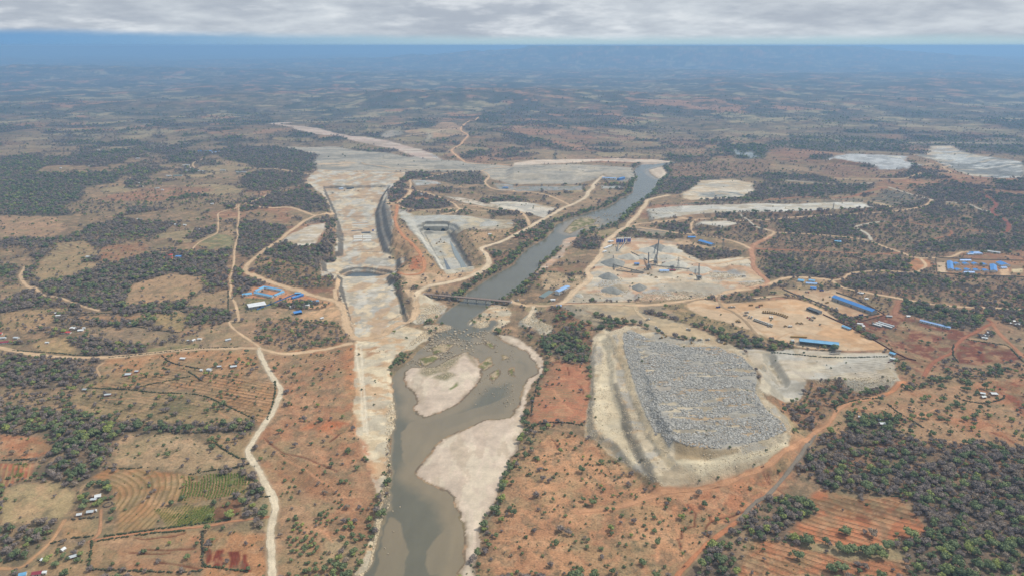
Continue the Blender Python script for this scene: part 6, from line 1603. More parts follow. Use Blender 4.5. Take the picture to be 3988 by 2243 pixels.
# ------------------------------------------------------------------ spillway tunnel portals
pl, pr = np.array(at(*px_list("r1c1 1676,884")[0], -22)), np.array(at(*px_list("r1c1 1916,884")[0], -22))
t1, t2 = np.array(at(*px_list("r1c1 1724,882")[0], -22)), np.array(at(*px_list("r1c1 1872,882")[0], -22))
hw_c = (pl + pr) / 2; ha = math.atan2(*(pr - pl)[::-1]); HWL = float(np.hypot(*(pr - pl)))
ux = (pr - pl) / HWL
hw = tag(empty('portal_block', (*hw_c, -22), ha), "grey concrete headwall block holding the two tunnel mouths", 'headwall')
R_, DEP, TOP = 6.6, 30, 17.5
xs = [float(np.dot(t - hw_c, ux)) for t in (t1, t2)]
m = MB()
segs = 14
def arch(x0):
    pts = [(x0 - R_, -1.5), (x0 - R_, 5.5)] + [(x0 - R_ * math.cos(math.pi * i / segs), 5.5 + R_ * math.sin(math.pi * i / segs)) for i in range(1, segs)] + [(x0 + R_, 5.5), (x0 + R_, -1.5)]
    return pts
edges = [-HWL / 2, xs[0] - R_, xs[0] + R_, xs[1] - R_, xs[1] + R_, HWL / 2]
for a, b in ((0, 1), (2, 3), (4, 5)):
    m.add([(edges[a], 0, -1.5), (edges[b], 0, -1.5), (edges[b], 0, TOP), (edges[a], 0, TOP)], [(0, 1, 2, 3)])
for x0 in xs:
    q = arch(x0)
    for (xa, za), (xb, zb) in zip(q[1:-2], q[2:-1]):
        m.add([(xa, 0, za), (xb, 0, zb), (xb, 0, TOP), (xa, 0, TOP)], [(0, 1, 2, 3)])
m.add([(-HWL / 2, 0, TOP), (HWL / 2, 0, TOP), (HWL / 2, DEP, TOP), (-HWL / 2, DEP, TOP)], [(0, 1, 2, 3)])
m.add([(-HWL / 2, 0, -1.5), (-HWL / 2, 0, TOP), (-HWL / 2, DEP, TOP), (-HWL / 2, DEP, -1.5)], [(0, 1, 2, 3)]).add([(HWL / 2, 0, -1.5), (HWL / 2, DEP, -1.5), (HWL / 2, DEP, TOP), (HWL / 2, 0, TOP)], [(0, 1, 2, 3)])
link('headwall', m.mesh('headwall'), mt('shotcrete', lin(166, 162, 150, 1), rough=.9, vary=.22, scale=.12), hw)
for x0, lb in zip(xs, ("left tunnel mouth in the spillway headwall", "right tunnel mouth in the spillway headwall")):
    q = arch(x0); v, f = [], []
    for (xa, za) in q: v += [(xa, 0.02, za), (xa, DEP, za)]
    f = [(2 * i, 2 * i + 1, 2 * i + 3, 2 * i + 2) for i in range(len(q) - 1)]
    cap = MB().add(v, f); cap.add([(xa, DEP - .05, za) for xa, za in q], [tuple(range(len(q)))])
    cap.add([(x0 - R_, 0, -.1), (x0 + R_, 0, -.1), (x0 + R_, DEP, -.1), (x0 - R_, DEP, -.1)], [(0, 1, 2, 3)])
    o = link('tunnel_lining', cap.mesh('tunnel_lining'), mt('lining', lin(104, 100, 94, 1), rough=.95), hw); o['label'] = "dark arched " + lb
    ring = MB(); Ro = R_ + .9
    qo = [(x0 - Ro, -1.5), (x0 - Ro, 5.5)] + [(x0 - Ro * math.cos(math.pi * i / segs), 5.5 + Ro * math.sin(math.pi * i / segs)) for i in range(1, segs)] + [(x0 + Ro, 5.5), (x0 + Ro, -1.5)]
    for i in range(len(q) - 1):
        a_, b_, c_, d_ = q[i], q[i + 1], qo[i + 1], qo[i]
        ring.add([(a_[0], -1.0, a_[1]), (b_[0], -1.0, b_[1]), (c_[0], -1.0, c_[1]), (d_[0], -1.0, d_[1]), (a_[0], .0, a_[1]), (b_[0], .0, b_[1]), (c_[0], .0, c_[1]), (d_[0], .0, d_[1])], [(0, 1, 2, 3), (3, 2, 6, 7), (0, 4, 5, 1)])
    link('portal_ring', ring.mesh('portal_ring'), M_CONC, hw)

# ------------------------------------------------------------------ concrete panels and formwork on the dam floor
def slab(ends, width, hgt, col, label, cat='concrete slab', name='concrete_slab', group=None):
    g = [at(*q, -26) for q in px_list(ends)]
    a, b = np.array(g[0]), np.array(g[1]); c = (a + b) / 2; L = float(np.hypot(*(b - a)))
    z0 = float(zat(*c)[0])
    m = MB().box(-L / 2, L / 2, -width / 2, width / 2, -2.5, hgt)
    n = max(1, int(L / 12))
    for i in range(n):
        m.box(-L / 2 + L * i / n + .3, -L / 2 + L * (i + 1) / n - .3, -width / 2 + .3, width / 2 - .3, hgt, hgt + .12)
    o = link(name, m.mesh(name), col); o.location = (*c, z0); o.rotation_euler = (0, 0, math.atan2(*(b - a)[::-1]))
    return tag(o, label, cat, group)
M_SLABW, M_SLABD = mt('pale_concrete', lin(208, 204, 194, 1), rough=.85, vary=.1), mt('dark_form', lin(92, 96, 98, 1), rough=.8, vary=.2)
for r_i, (y0, wd) in enumerate(((925, 16), (942, 18), (968, 16))):
    for c_i, (xa, xb) in enumerate(((970, 1058), (1064, 1150))):
        slab(f"r1c1 {xa},{y0} {xb},{y0 - 4}", wd, 1.0, M_SLABW, f"pale concrete panel on the dam floor, {('back', 'middle', 'front')[r_i]} row {('left', 'right')[c_i]}", group='pale dam floor panels')
slab("r1c1 1052,890 1140,884", 14, 1.6, M_SLABD, "dark rectangular formwork bed on the dam floor", 'formwork', 'formwork_bed'); slab("r1c1 950,872 1060,864", 5, 1.2, mt('blue_grey', lin(120, 130, 140, 1)), "thin blue grey formwork strip on the dam floor", 'formwork', 'formwork_bed')
for y0, xa, xb, lab in ((812, 950, 1120, "lowest"), (792, 960, 1110, "middle"), (600, 1000, 1085, "upper")):
    slab(f"r1c1 {xa},{y0} {xb},{y0 - 6}", 8, .8, M_SLABW, f"{lab} pale concrete strip across the grey dam floor", group='pale strips across the dam floor')
slab("r1c1 905,502 980,498", 12, 4, M_SLABD, "dark material stack on the upper dam slope", 'material stack', 'material_stack'); slab("r1c1 830,506 872,503", 12, 4.5, mt('white_blue', lin(190, 204, 222, 1)), "white and blue site box on the upper dam slope", 'site box', 'site_box')
slab("r1c1 1160,870 1174,869", 6, 4, mt('deep_blue', lin(60, 86, 160, 1)), "small deep blue box on the dam floor", 'site box', 'site_box')

# ------------------------------------------------------------------ batching plant, conveyors, gravel heaps
M_SILO, M_WHITE, M_STEEL, M_BELT = mt('silo_blue', lin(44, 78, 168, 1), rough=.45, vary=.08), mt('white_paint', lin(226, 226, 222, .95), rough=.5, vary=.08), mt('steel', lin(150, 152, 150, 1), rough=.55), mt('belt_frame', lin(148, 144, 138, 1), rough=.8)
sil = empty('cement_silo', (0, 0, 0))
link('barrel', MB().lathe([(2.1, 5.5), (2.1, 14.2), (0, 14.2)], 18).mesh('barrel'), M_SILO, sil)
link('dome', MB().lathe([(2.15, 14.2), (2.15, 16.4), (1.6, 17.3), (.01, 17.7)], 18).mesh('dome'), M_WHITE, sil)
link('hopper', MB().lathe([(.4, 2.2), (2.1, 5.5)], 18).mesh('hopper'), M_WHITE, sil)
lg = MB().box(-.18, .18, -.18, .18, -.5, 6).mesh('leg')
for sx in (-1, 1):
    for sy in (-1, 1):
        o = link('leg', lg, M_STEEL, sil); o.location = (sx * 1.5, sy * 1.5, 0)
first = True
for cl, (xa, xb, yb) in enumerate(((1036, 1090, 1006), (1112, 1166, 1000))):
    for i in range(4):
        o = sil if first else copy_tree(sil); first = False
        (p,) = G(f"r1c2 {xa + (xb - xa) * i / 3},{yb}")
        o.location = p
        tag(o, f"blue cement silo with white dome, {('first', 'second', 'third', 'fourth')[i]} from the left in the {('left', 'right')[cl]} cluster", 'silo', 'cement silos of the batching plant')


def conveyor(lo, zlo, hi, zhi, label, w=2.2, mat=None, legs=3, name='conveyor', rel=True):
    a = gpt(*px_list(lo)[0]); q = px_list(hi)[0]
    b = at(*q, zhi)
    za, zb = (a[2] if rel else 0) + zlo, zhi
    root = tag(empty(name, (a[0], a[1], 0)), label, 'conveyor')
    A, Bv = Vector((0, 0, za)), Vector((b[0] - a[0], b[1] - a[1], zb))
    link('gallery', MB().bar(A, Bv, w, 1.5).mesh('gallery'), mat or M_BELT, root)
    link('belt', MB().bar(A + Vector((0, 0, .95)), Bv + Vector((0, 0, .95)), w * .7, .3).mesh('belt'), mt('rubber', lin(70, 68, 66, 1)), root)
    for i in range(legs):
        t = (i + 1) / (legs + .35); p_ = A.lerp(Bv, t); gz_ = float(zat(a[0] + p_.x, a[1] + p_.y)[0])
        if p_.z - gz_ < 1.5: continue
        d = (Bv - A); d.z = 0; d.normalize(); s_ = Vector((-d.y, d.x, 0))
        mm = MB()
        for k_ in (-1, 1):
            mm.bar((p_.x + s_.x * k_ * 1.1, p_.y + s_.y * k_ * 1.1, p_.z), (p_.x + s_.x * k_ * 2.2, p_.y + s_.y * k_ * 2.2, gz_ - .5), .35, .35)
        link('trestle', mm.mesh('trestle'), M_STEEL, root)
    return root


conveyor("r1c2 1040,1078", 1, "r1c2 1052,985", 13, "white inclined conveyor up to the left silo cluster", 2.6, M_WHITE, 2); conveyor("r1c2 1050,1076", 1, "r1c2 1122,982", 13, "white slanting conveyor up to the right silo cluster", 2.6, M_WHITE, 3)
for px, lab in (("r1c2 1055,1004", "white mixer tower before the left silo cluster"), ("r1c2 1126,1000", "white mixer tower before the right silo cluster")):
    (p,) = G(px); t_ = tag(empty('mixer_tower', p), lab, 'mixer')
    link('body', MB().box(-2.6, 2.6, -2.2, 2.2, 5, 12).mesh('body'), M_WHITE, t_); link('roof', MB().box(-2.9, 2.9, -2.5, 2.5, 12, 12.4).mesh('roof'), M_STEEL, t_); link('hopper', MB().lathe([(.6, 3.2), (2.2, 5)], 4).mesh('hopper'), M_STEEL, t_)
    for sx in (-2.3, 2.3):
        for sy in (-1.9, 1.9): link('leg', MB().box(sx - .2, sx + .2, sy - .2, sy + .2, -.5, 5).mesh('leg'), M_STEEL, t_)
conveyor("r1c2 1428,1200", 1, "r1c2 1459,952", 26, "tall steel stacker conveyor rising over the largest gravel heap", 3.0, None, 3); conveyor("r1c2 1340,1165", 1, "r1c2 1178,1082", 12, "conveyor running left to the pale grey gravel heap", 1.8, None, 3); conveyor("r1c2 1352,1260", 1, "r1c2 1356,1088", 20, "steep dark conveyor at the crusher tower", 3.0, None, 2)
conveyor("r1c2 1310,1292", 1, "r1c2 1006,1212", 9, "long low conveyor running left from the crusher", 1.8, None, 5); conveyor("r1c2 1380,1222", 2, "r1c2 1765,1252", 9, "long conveyor running right from the crusher", 1.8, None, 6); conveyor("r1c2 1360,1192", 2, "r1c2 1425,1165", 10, "short conveyor between crusher tower and stacker", 1.8, None, 1)
conveyor("r1c2 1860,1355", 1, "r1c2 1862,1200", 20, "steep conveyor at the right hand crusher", 2.4, None, 2); conveyor("r1c2 1010,1262", 1, "r1c2 1000,1118", 14, "thin stacker over the left grey heap", 1.8, None, 2); conveyor("r1c2 1030,1268", 1, "r1c2 1300,1296", 5, "low conveyor along the front of the crusher yard", 1.6, None, 4)
for px, sx_, hh, lab in (("r1c2 1356,1262", 5, 14, "dark steel crusher tower in the middle of the yard"), ("r1c2 1425,1208", 4, 11, "grey transfer tower at the foot of the tall stacker"), ("r1c2 1862,1358", 5, 9, "crusher house at the right end of the yard"), ("r1c2 1590,1250", 4, 8, "small screening tower on the long right conveyor")):
    (p,) = G(px); t_ = tag(empty('crusher_tower', p), lab, 'crusher')
    for zf_ in (.35, .7, 1.0): link('platform', MB().box(-sx_, sx_, -sx_ * .7, sx_ * .7, hh * zf_ - .3, hh * zf_).mesh('platform'), M_STEEL, t_)
    link('housing', MB().box(-sx_ * .7, sx_ * .7, -sx_ * .5, sx_ * .5, hh * .36, hh * .66).box(-sx_ * .4, sx_ * .5, -sx_ * .4, sx_ * .3, hh * .72, hh * .94).mesh('housing'), M_BELT, t_)
    for sx in (-1, 1):
        for sy in (-1, 1): link('leg', MB().box(sx * sx_ - .25, sx * sx_ + .25, sy * sx_ * .7 - .25, sy * sx_ * .7 + .25, -.6, hh).mesh('leg'), M_STEEL, t_)
hut("r1c2 1235,1215", 11, 8, 'blue', 'grey', "small blue roofed machine house left of the crusher tower", hgt=4, rise=1, cat='machine house', name='machine_house'); hut("r1c2 1510,1280", 22, 10, 'pale', 'white', "pale roofed plant office in the crusher yard", hgt=3.4, rise=1, cat='office', name='office'); hut("r1c2 1588,1272", 16, 5, 'maroon', 'brick', "long dark red container right of the plant office", hgt=2.8, rise=.1, style='mono', cat='container', name='container')
for i, px in enumerate(("r1c2 925,1050", "r1c2 950,1040", "r1c2 915,1085", "r1c2 970,1030", "r1c2 965,985", "r1c2 985,985")):
    hut(px, 13, 4, 'white', 'white', "white site container by the haul road left of the silos", rz=45, hgt=3, rise=.1, style='mono', group='white containers left of the silos', cat='container', name='container', windows=0)


def gravel_heap(px, r, hgt, col, label, sq=1.0, seed=0, rough=.5):
    (p,) = G(px); n, k_ = 40, 12; V = []; F = []
    rr = np.random.default_rng(seed)
    ph = rr.uniform(0, 6.28, 4)
    for j in range(k_ + 1):
        t = j / k_
        for i in range(n):
            a = 6.283 * i / n
            wob = 1 + .10 * math.sin(2 * a + ph[0]) + .07 * math.sin(3 * a + ph[1]) + .04 * math.sin(7 * a + ph[2])
            R1 = r * t * wob
            z_ = hgt * (1 - t) ** .92 if t > .06 else hgt * .95
            x_, y_ = math.cos(a) * R1, math.sin(a) * R1 * sq
            gz_ = float(zat(p[0] + x_, p[1] + y_)[0])
            V.append((x_, y_, z_ + (gz_ - p[2]) * t - (.6 if j == k_ else 0) + rr.uniform(-.5, .5) * rough * (j < k_)))
    for j in range(k_):
        for i in range(n):
            F.append((j * n + i, (j + 1) * n + i, (j + 1) * n + (i + 1) % n, j * n + (i + 1) % n))
    F0 = [f[::-1] for f in F]
    me = np_mesh('gravel_heap', V, np.array(F)); m2 = MB(); me.materials.append(col)
    o = link('gravel_heap', me); o.location = p
    return tag(o, label, 'gravel heap')


M_GRAV, M_GRAVD, M_GRAVT = mt('gravel_pale', lin(188, 182, 168, 1), rough=.95, vary=.14, scale=.12, bump=.4), mt('gravel_grey', lin(146, 144, 136, 1), rough=.95, vary=.16, scale=.12, bump=.4), mt('gravel_tan', lin(178, 160, 134, 1), rough=.95, vary=.16, scale=.12, bump=.4)
for px, r, h_, m_, lab in (("r1c2 1452,1050", 30, 15, M_GRAVD, "dark peaked gravel heap under the tall stacker"), ("r1c2 1370,1068", 32, 9, M_GRAV, "broad pale gravel heap left of the tall stacker"), ("r1c2 1560,1062", 32, 10, M_GRAV, "broad pale gravel heap right of the tall stacker"), ("r1c2 1160,1138", 27, 11, M_GRAV, "pale gravel heap at the end of the left conveyor"), ("r1c2 1300,1138", 22, 9, M_GRAV, "pale gravel heap left of the crusher tower"),
                           ("r1c2 1400,1132", 20, 9, M_GRAV, "pale gravel heap just behind the crusher tower"), ("r1c2 1535,1132", 24, 6, M_GRAV, "low pale gravel heap right of the transfer tower"), ("r1c2 1000,1198", 32, 14, M_GRAVD, "grey pointed gravel heap at the left of the crusher yard"), ("r1c2 955,1330", 24, 11, M_GRAVD, "grey rounded gravel heap at the lower left of the crusher yard"), ("r1c2 1620,1215", 34, 10, M_GRAV, "wide pale gravel heap in the middle right of the yard"),
                           ("r1c2 1865,1262", 30, 9, M_GRAV, "pale gravel heap before the right hand crusher"), ("r2c2 985,20", 22, 9, M_GRAVD, "dark gravel heap at the front of the crusher yard"), ("r2c2 1060,-6", 20, 9, M_GRAVT, "tan gravel heap at the front of the crusher yard"), ("r1c2 1260,1440", 18, 10, M_GRAVD, "small dark gravel cone low in the crusher yard"), ("r2c2 660,70", 10, 4, M_GRAV, "small pale heap beside the river road")):
    gravel_heap(px, r, h_, m_, lab, .9, len(lab))

# ------------------------------------------------------------------ pylons
py_ = empty('power_pylon', (0, 0, 0))
for sx in (-1, 1):
    for sy in (-1, 1):
        link('leg', MB().bar((sx * 3, sy * 3, -.5), (sx * .6, sy * .6, 24), .35, .35).bar((sx * .6, sy * .6, 24), (sx * .3, sy * .3, 32), .3, .3).mesh('leg'), M_STEEL, py_)
for z_, w_ in ((22, 6), (26, 5), (30, 4)): link('cross_arm', MB().bar((-w_, 0, z_), (w_, 0, z_), .5, .4).mesh('cross_arm'), M_STEEL, py_)
bm_ = MB()
for i in range(6):
    za, zb = i * 4, i * 4 + 4; wa, wb = 3 - 2.4 * za / 24, 3 - 2.4 * zb / 24
    for s_ in (-1, 1):
        bm_.bar((-wa, s_ * wa, za), (wb, s_ * wb, zb), .2, .2).bar((wa, s_ * wa, za), (-wb, s_ * wb, zb), .2, .2).bar((s_ * wa, -wa, za), (s_ * wb, wb, zb), .2, .2)
link('bracing', bm_.mesh('bracing'), M_STEEL, py_)
for i, (px, lab) in enumerate((("r1c2 1895,912", "lattice power pylon above the blue roofed shed"), ("r1c2 2100,1038", "lattice power pylon right of the blue roofed shed"), ("r1c2 2484,910", "lattice power pylon by the grey gravel road"), ("r1c3 655,692", "lattice power pylon before the long white embankment"), ("r1c2 1648,1262", "lattice power pylon inside the crusher yard"), ("r1c3 250,1190", "lattice power pylon in the scrub left of the camp road"))):
    o = py_ if i == 0 else copy_tree(py_)
    o.location = G(px)[0]; o.rotation_euler = (0, 0, .5); tag(o, lab, 'pylon', 'power pylons')

# ------------------------------------------------------------------ vehicles
M_TYRE, M_CAB, M_YEL, M_DARKV = mt('tyre', lin(52, 50, 48, 1), rough=.9), mt('cab_white', lin(222, 222, 216, .95), rough=.4), mt('machine_yellow', lin(158, 128, 72, 1), rough=.6), mt('chassis', lin(70, 66, 62, 1), rough=.8)
M_BED, M_WIN = mt('truck_bed', lin(168, 160, 146, 1), rough=.7), mt('cab_glass', lin(48, 56, 62, 1), rough=.15)
whl = MB().tube((0, -.25, 0), (0, .25, 0), .55, None, 10).mesh('wheel')


def wheels(root, xs_, y_):
    for x_ in xs_:
        for sy in (-1, 1):
            o = link('wheel', whl, M_TYRE, root); o.location = (x_, sy * y_, .55)


def tipper(bed=M_BED, cab=M_CAB):
    r = empty('tipper_truck', (0, 0, 0))
    link('chassis', MB().box(-4.2, 4.1, -.5, .5, .7, 1.1).mesh('chassis'), M_DARKV, r)
    c = link('cab', MB().add([(2.2, -1.25, 1.0), (4.3, -1.25, 1.0), (4.3, 1.25, 1.0), (2.2, 1.25, 1.0), (2.2, -1.2, 3.2), (3.9, -1.2, 3.2), (3.9, 1.2, 3.2), (2.2, 1.2, 3.2)], [(0, 3, 2, 1), (4, 5, 6, 7), (0, 1, 5, 4), (1, 2, 6, 5), (2, 3, 7, 6), (3, 0, 4, 7)]).mesh('cab'), cab, r)
    link('windscreen', MB().add([(4.22, -1.1, 2.1), (4.22, 1.1, 2.1), (4.0, 1.1, 3.0), (4.0, -1.1, 3.0)], [(0, 1, 2, 3)]).mesh('windscreen'), M_WIN, c)
    b = MB().box(-4.3, 1.9, -1.3, 1.3, 1.15, 1.35).box(-4.3, 1.9, -1.3, -1.18, 1.35, 2.7).box(-4.3, 1.9, 1.18, 1.3, 1.35, 2.7).box(1.78, 1.9, -1.18, 1.18, 1.35, 3.0).box(-4.3, -4.18, -1.18, 1.18, 1.35, 2.4)
    link('dump_bed', b.mesh('dump_bed'), bed, r)
    wheels(r, (3.2, -1.9, -3.2), 1.1)
    return r


def loader():
    r = empty('wheel_loader', (0, 0, 0))
    link('body', MB().box(-3.4, .2, -1.1, 1.1, .9, 2.2).box(.2, 1.8, -.7, .7, .8, 1.5).mesh('body'), M_YEL, r)
    c = link('cab', MB().box(-1.2, .4, -.85, .85, 2.2, 3.6).mesh('cab'), M_YEL, r); link('window', MB().box(-1.1, .45, -.9, .9, 2.6, 3.3).mesh('window'), M_WIN, c)
    link('arm', MB().bar((1.2, -.6, 1.6), (3.4, -.6, .7), .3, .4).bar((1.2, .6, 1.6), (3.4, .6, .7), .3, .4).mesh('arm'), M_YEL, r)
    link('bucket', MB().add([(3.2, -1.4, .3), (4.5, -1.4, .2), (4.5, 1.4, .2), (3.2, 1.4, .3), (3.2, -1.4, 1.5), (3.2, 1.4, 1.5)], [(0, 3, 2, 1), (0, 1, 4), (2, 3, 5), (0, 4, 5, 3), (1, 2, 5, 4)]).mesh('bucket'), M_DARKV, r)
    wheels(r, (1.4, -2.2), 1.15)
    return r


def excavator():
    r = empty('excavator', (0, 0, 0))
    for sy in (-1, 1): link('track', MB().box(-2.2, 2.2, sy * 1.2 - .35, sy * 1.2 + .35, 0, .95).mesh('track'), M_DARKV, r)
    link('body', MB().box(-2.4, 1.4, -1.3, 1.3, 1.1, 2.5).mesh('body'), M_YEL, r); link('cab', MB().box(.1, 1.6, .2, 1.3, 2.5, 3.5).mesh('cab'), M_YEL, r)
    link('boom', MB().bar((1.2, -.3, 2.0), (4.2, -.3, 4.6), .5, .6).bar((4.2, -.3, 4.6), (6.2, -.3, 1.8), .4, .5).mesh('boom'), M_YEL, r)
    link('bucket', MB().box(5.6, 6.6, -.9, .3, .6, 1.7).mesh('bucket'), M_DARKV, r)
    return r


def car(body=M_CAB):
    r = empty('car', (0, 0, 0))
    link('body', MB().box(-2.2, 2.2, -.9, .9, .45, 1.1).mesh('body'), body, r)
    link('cabin', MB().add([(-1.9, -.85, 1.1), (1.0, -.85, 1.1), (1.0, .85, 1.1), (-1.9, .85, 1.1), (-1.7, -.75, 1.8), (.3, -.75, 1.8), (.3, .75, 1.8), (-1.7, .75, 1.8)], [(4, 5, 6, 7), (0, 1, 5, 4), (1, 2, 6, 5), (2, 3, 7, 6), (3, 0, 4, 7)]).mesh('cabin'), M_WIN, r)
    for x_ in (1.4, -1.4):
        for sy in (-1, 1):
            o = link('wheel', whl, M_TYRE, r); o.location = (x_, sy * .8, .36); o.scale = (.65,) * 3
    return r


def mixer():
    r = empty('mixer_truck', (0, 0, 0))
    link('chassis', MB().box(-4.4, 4.1, -.5, .5, .7, 1.1).mesh('chassis'), M_DARKV, r); link('cab', MB().box(2.3, 4.3, -1.2, 1.2, 1.0, 3.1).mesh('cab'), M_CAB, r)
    dm = MB(); dm.tube((-4.0, 0, 2.9), (-1.6, 0, 2.5), .7, 1.4, 14).tube((-1.6, 0, 2.5), (.4, 0, 2.3), 1.4, 1.3, 14).tube((.4, 0, 2.3), (1.9, 0, 2.0), 1.3, .6, 14)
    link('drum', dm.mesh('drum'), M_CAB, r); wheels(r, (3.2, -1.9, -3.2), 1.1)
    return r


PROTO = {}
def vehicle(kind, px, rz, label, cat, group=None, rel=None, z=None, scale=1.0):
    mk = {'tipper': tipper, 'loader': loader, 'excavator': excavator, 'car': car, 'mixer': mixer, 'yellow_tipper': lambda: tipper(M_YEL, M_YEL), 'red_tipper': lambda: tipper(M_BED, mt('red_paint', lin(166, 58, 48, 1), rough=.5)), 'blue_tipper': lambda: tipper(mt('blue_paint', lin(52, 74, 140, 1), rough=.5), mt('blue_paint', None))}[kind]
    if kind in PROTO: o = copy_tree(PROTO[kind])
    else: o = mk(); PROTO[kind] = o
    q = px_list(px)[0]
    p = gpt(*q) if z is None else (*at(*q, z), z)
    o.location = p; o.rotation_euler = (0, 0, math.radians(rz)); o.scale = (scale,) * 3
    for k_ in ('label', 'category', 'group'):
        if k_ in o: del o[k_]
    return tag(o, label, cat, group)


ORD = ['first', 'second', 'third', 'fourth', 'fifth', 'sixth', 'seventh', 'eighth', 'ninth', 'tenth', 'eleventh', 'twelfth', 'thirteenth', 'fourteenth']
for i in range(12):
    t = i / 11
    vehicle('tipper', f"r2c2 {2415 + 175 * t},{318 + 62 * t}", 60, f"white tipper truck parked in the long yard row, {ORD[i]} from its left end", 'truck', 'white tippers in the long yard row')
for i, (a, b) in enumerate(((2338, 246), (2326, 272), (2362, 290), (2386, 296))):
    vehicle('tipper', f"r2c2 {a},{b}", 10 if i < 2 else 60, f"white truck parked left of the long yard row, {ORD[i]} from the back", 'truck', 'white trucks left of the long row')
vehicle('tipper', "r2c3 12,378", 70, "white truck just right of the long yard row's end", 'truck', 'white trucks right of the long row'); vehicle('mixer', "r2c3 28,296", 75, "left one of the two white mixer trucks in the yard", 'truck', 'pair of mixer trucks'); vehicle('mixer', "r2c3 50,298", 75, "right one of the two white mixer trucks in the yard", 'truck', 'pair of mixer trucks')
for i in range(12):
    t = i / 11; xx, yy = 1516 + 1.0 * (988 + (165) - 1516 + 0) * 0, 0
    fx = 2505 + (2988 + 165 / TS - 2000 - 2505 / TS) * TS * t
    vehicle('yellow_tipper', f"r2c2 {2505 + 236 * t},{242 + 50 * t ** 2.2}", 75 - 25 * t, f"dull yellow machine in the curved yard row, {ORD[i]} from its left end", 'truck', 'yellow machines in the curved yard row')
vehicle('excavator', "r2c2 2240,332", 30, "reddish excavator parked alone left of the truck rows", 'excavator'); vehicle('excavator', "r2c2 2265,338", 200, "yellow excavator beside the lone one left of the truck rows", 'excavator')
vehicle('loader', "r2c3 180,382", 20, "yellow loader parked beside a white mixer in the yard", 'loader'); vehicle('mixer', "r2c3 228,386", 10, "white mixer truck parked beside the yellow loader", 'truck'); vehicle('loader', "r2c3 300,352", 15, "yellow loader, left one of a pair in the middle yard", 'loader', 'pair of yellow loaders'); vehicle('loader', "r2c3 340,354", 15, "yellow loader, right one of a pair in the middle yard", 'loader', 'pair of yellow loaders')
vehicle('red_tipper', "r2c3 418,300", 140, "red cabbed truck parked by the dark open shed", 'truck'); vehicle('red_tipper', "r2c3 440,318", 140, "red cabbed truck in front of another by the dark open shed", 'truck'); vehicle('tipper', "r2c3 465,295", 120, "white truck behind the red cabbed pair", 'truck')
vehicle('mixer', "r2c3 245,532", 80, "left white tanker truck at the workshop's left end", 'truck', 'tankers at the workshop'); vehicle('mixer', "r2c3 262,532", 80, "right white tanker truck at the workshop's left end", 'truck', 'tankers at the workshop')
vehicle('loader', "r2c3 525,588", 95, "orange machine standing in the workshop's open front", 'loader'); vehicle('excavator', "r2c3 570,590", 95, "dark machine standing right of the orange one in the workshop", 'excavator'); vehicle('tipper', "r2c3 650,602", 5, "white truck parked before the workshop's right end", 'truck')
for i, (y_, xa) in enumerate(((622, 690), (640, 680), (656, 675))):
    (p,) = G(f"r2c3 {xa},{y_}"); t_ = tag(empty('flat_trailer', p, -.06), f"long pale flat trailer below the workshop, {ORD[i]} from the workshop", 'trailer', 'pale trailers below the workshop')
    link('deck', MB().box(-9, 9, -1.3, 1.3, 1.1, 1.5).mesh('deck'), M_BED, t_); wheels(t_, (-7, -5.6, 6), 1.1)
for px, ln in (("r2c3 315,490", 28),):
    (p,) = G(px); t_ = tag(empty('yellow_gantry', p, -.08), "long yellow steel girder lying behind the workshop's left end", 'girder')
    link('beam', MB().box(-14, 14, -1.4, 1.4, .3, 2.6).mesh('beam'), M_YEL, t_)
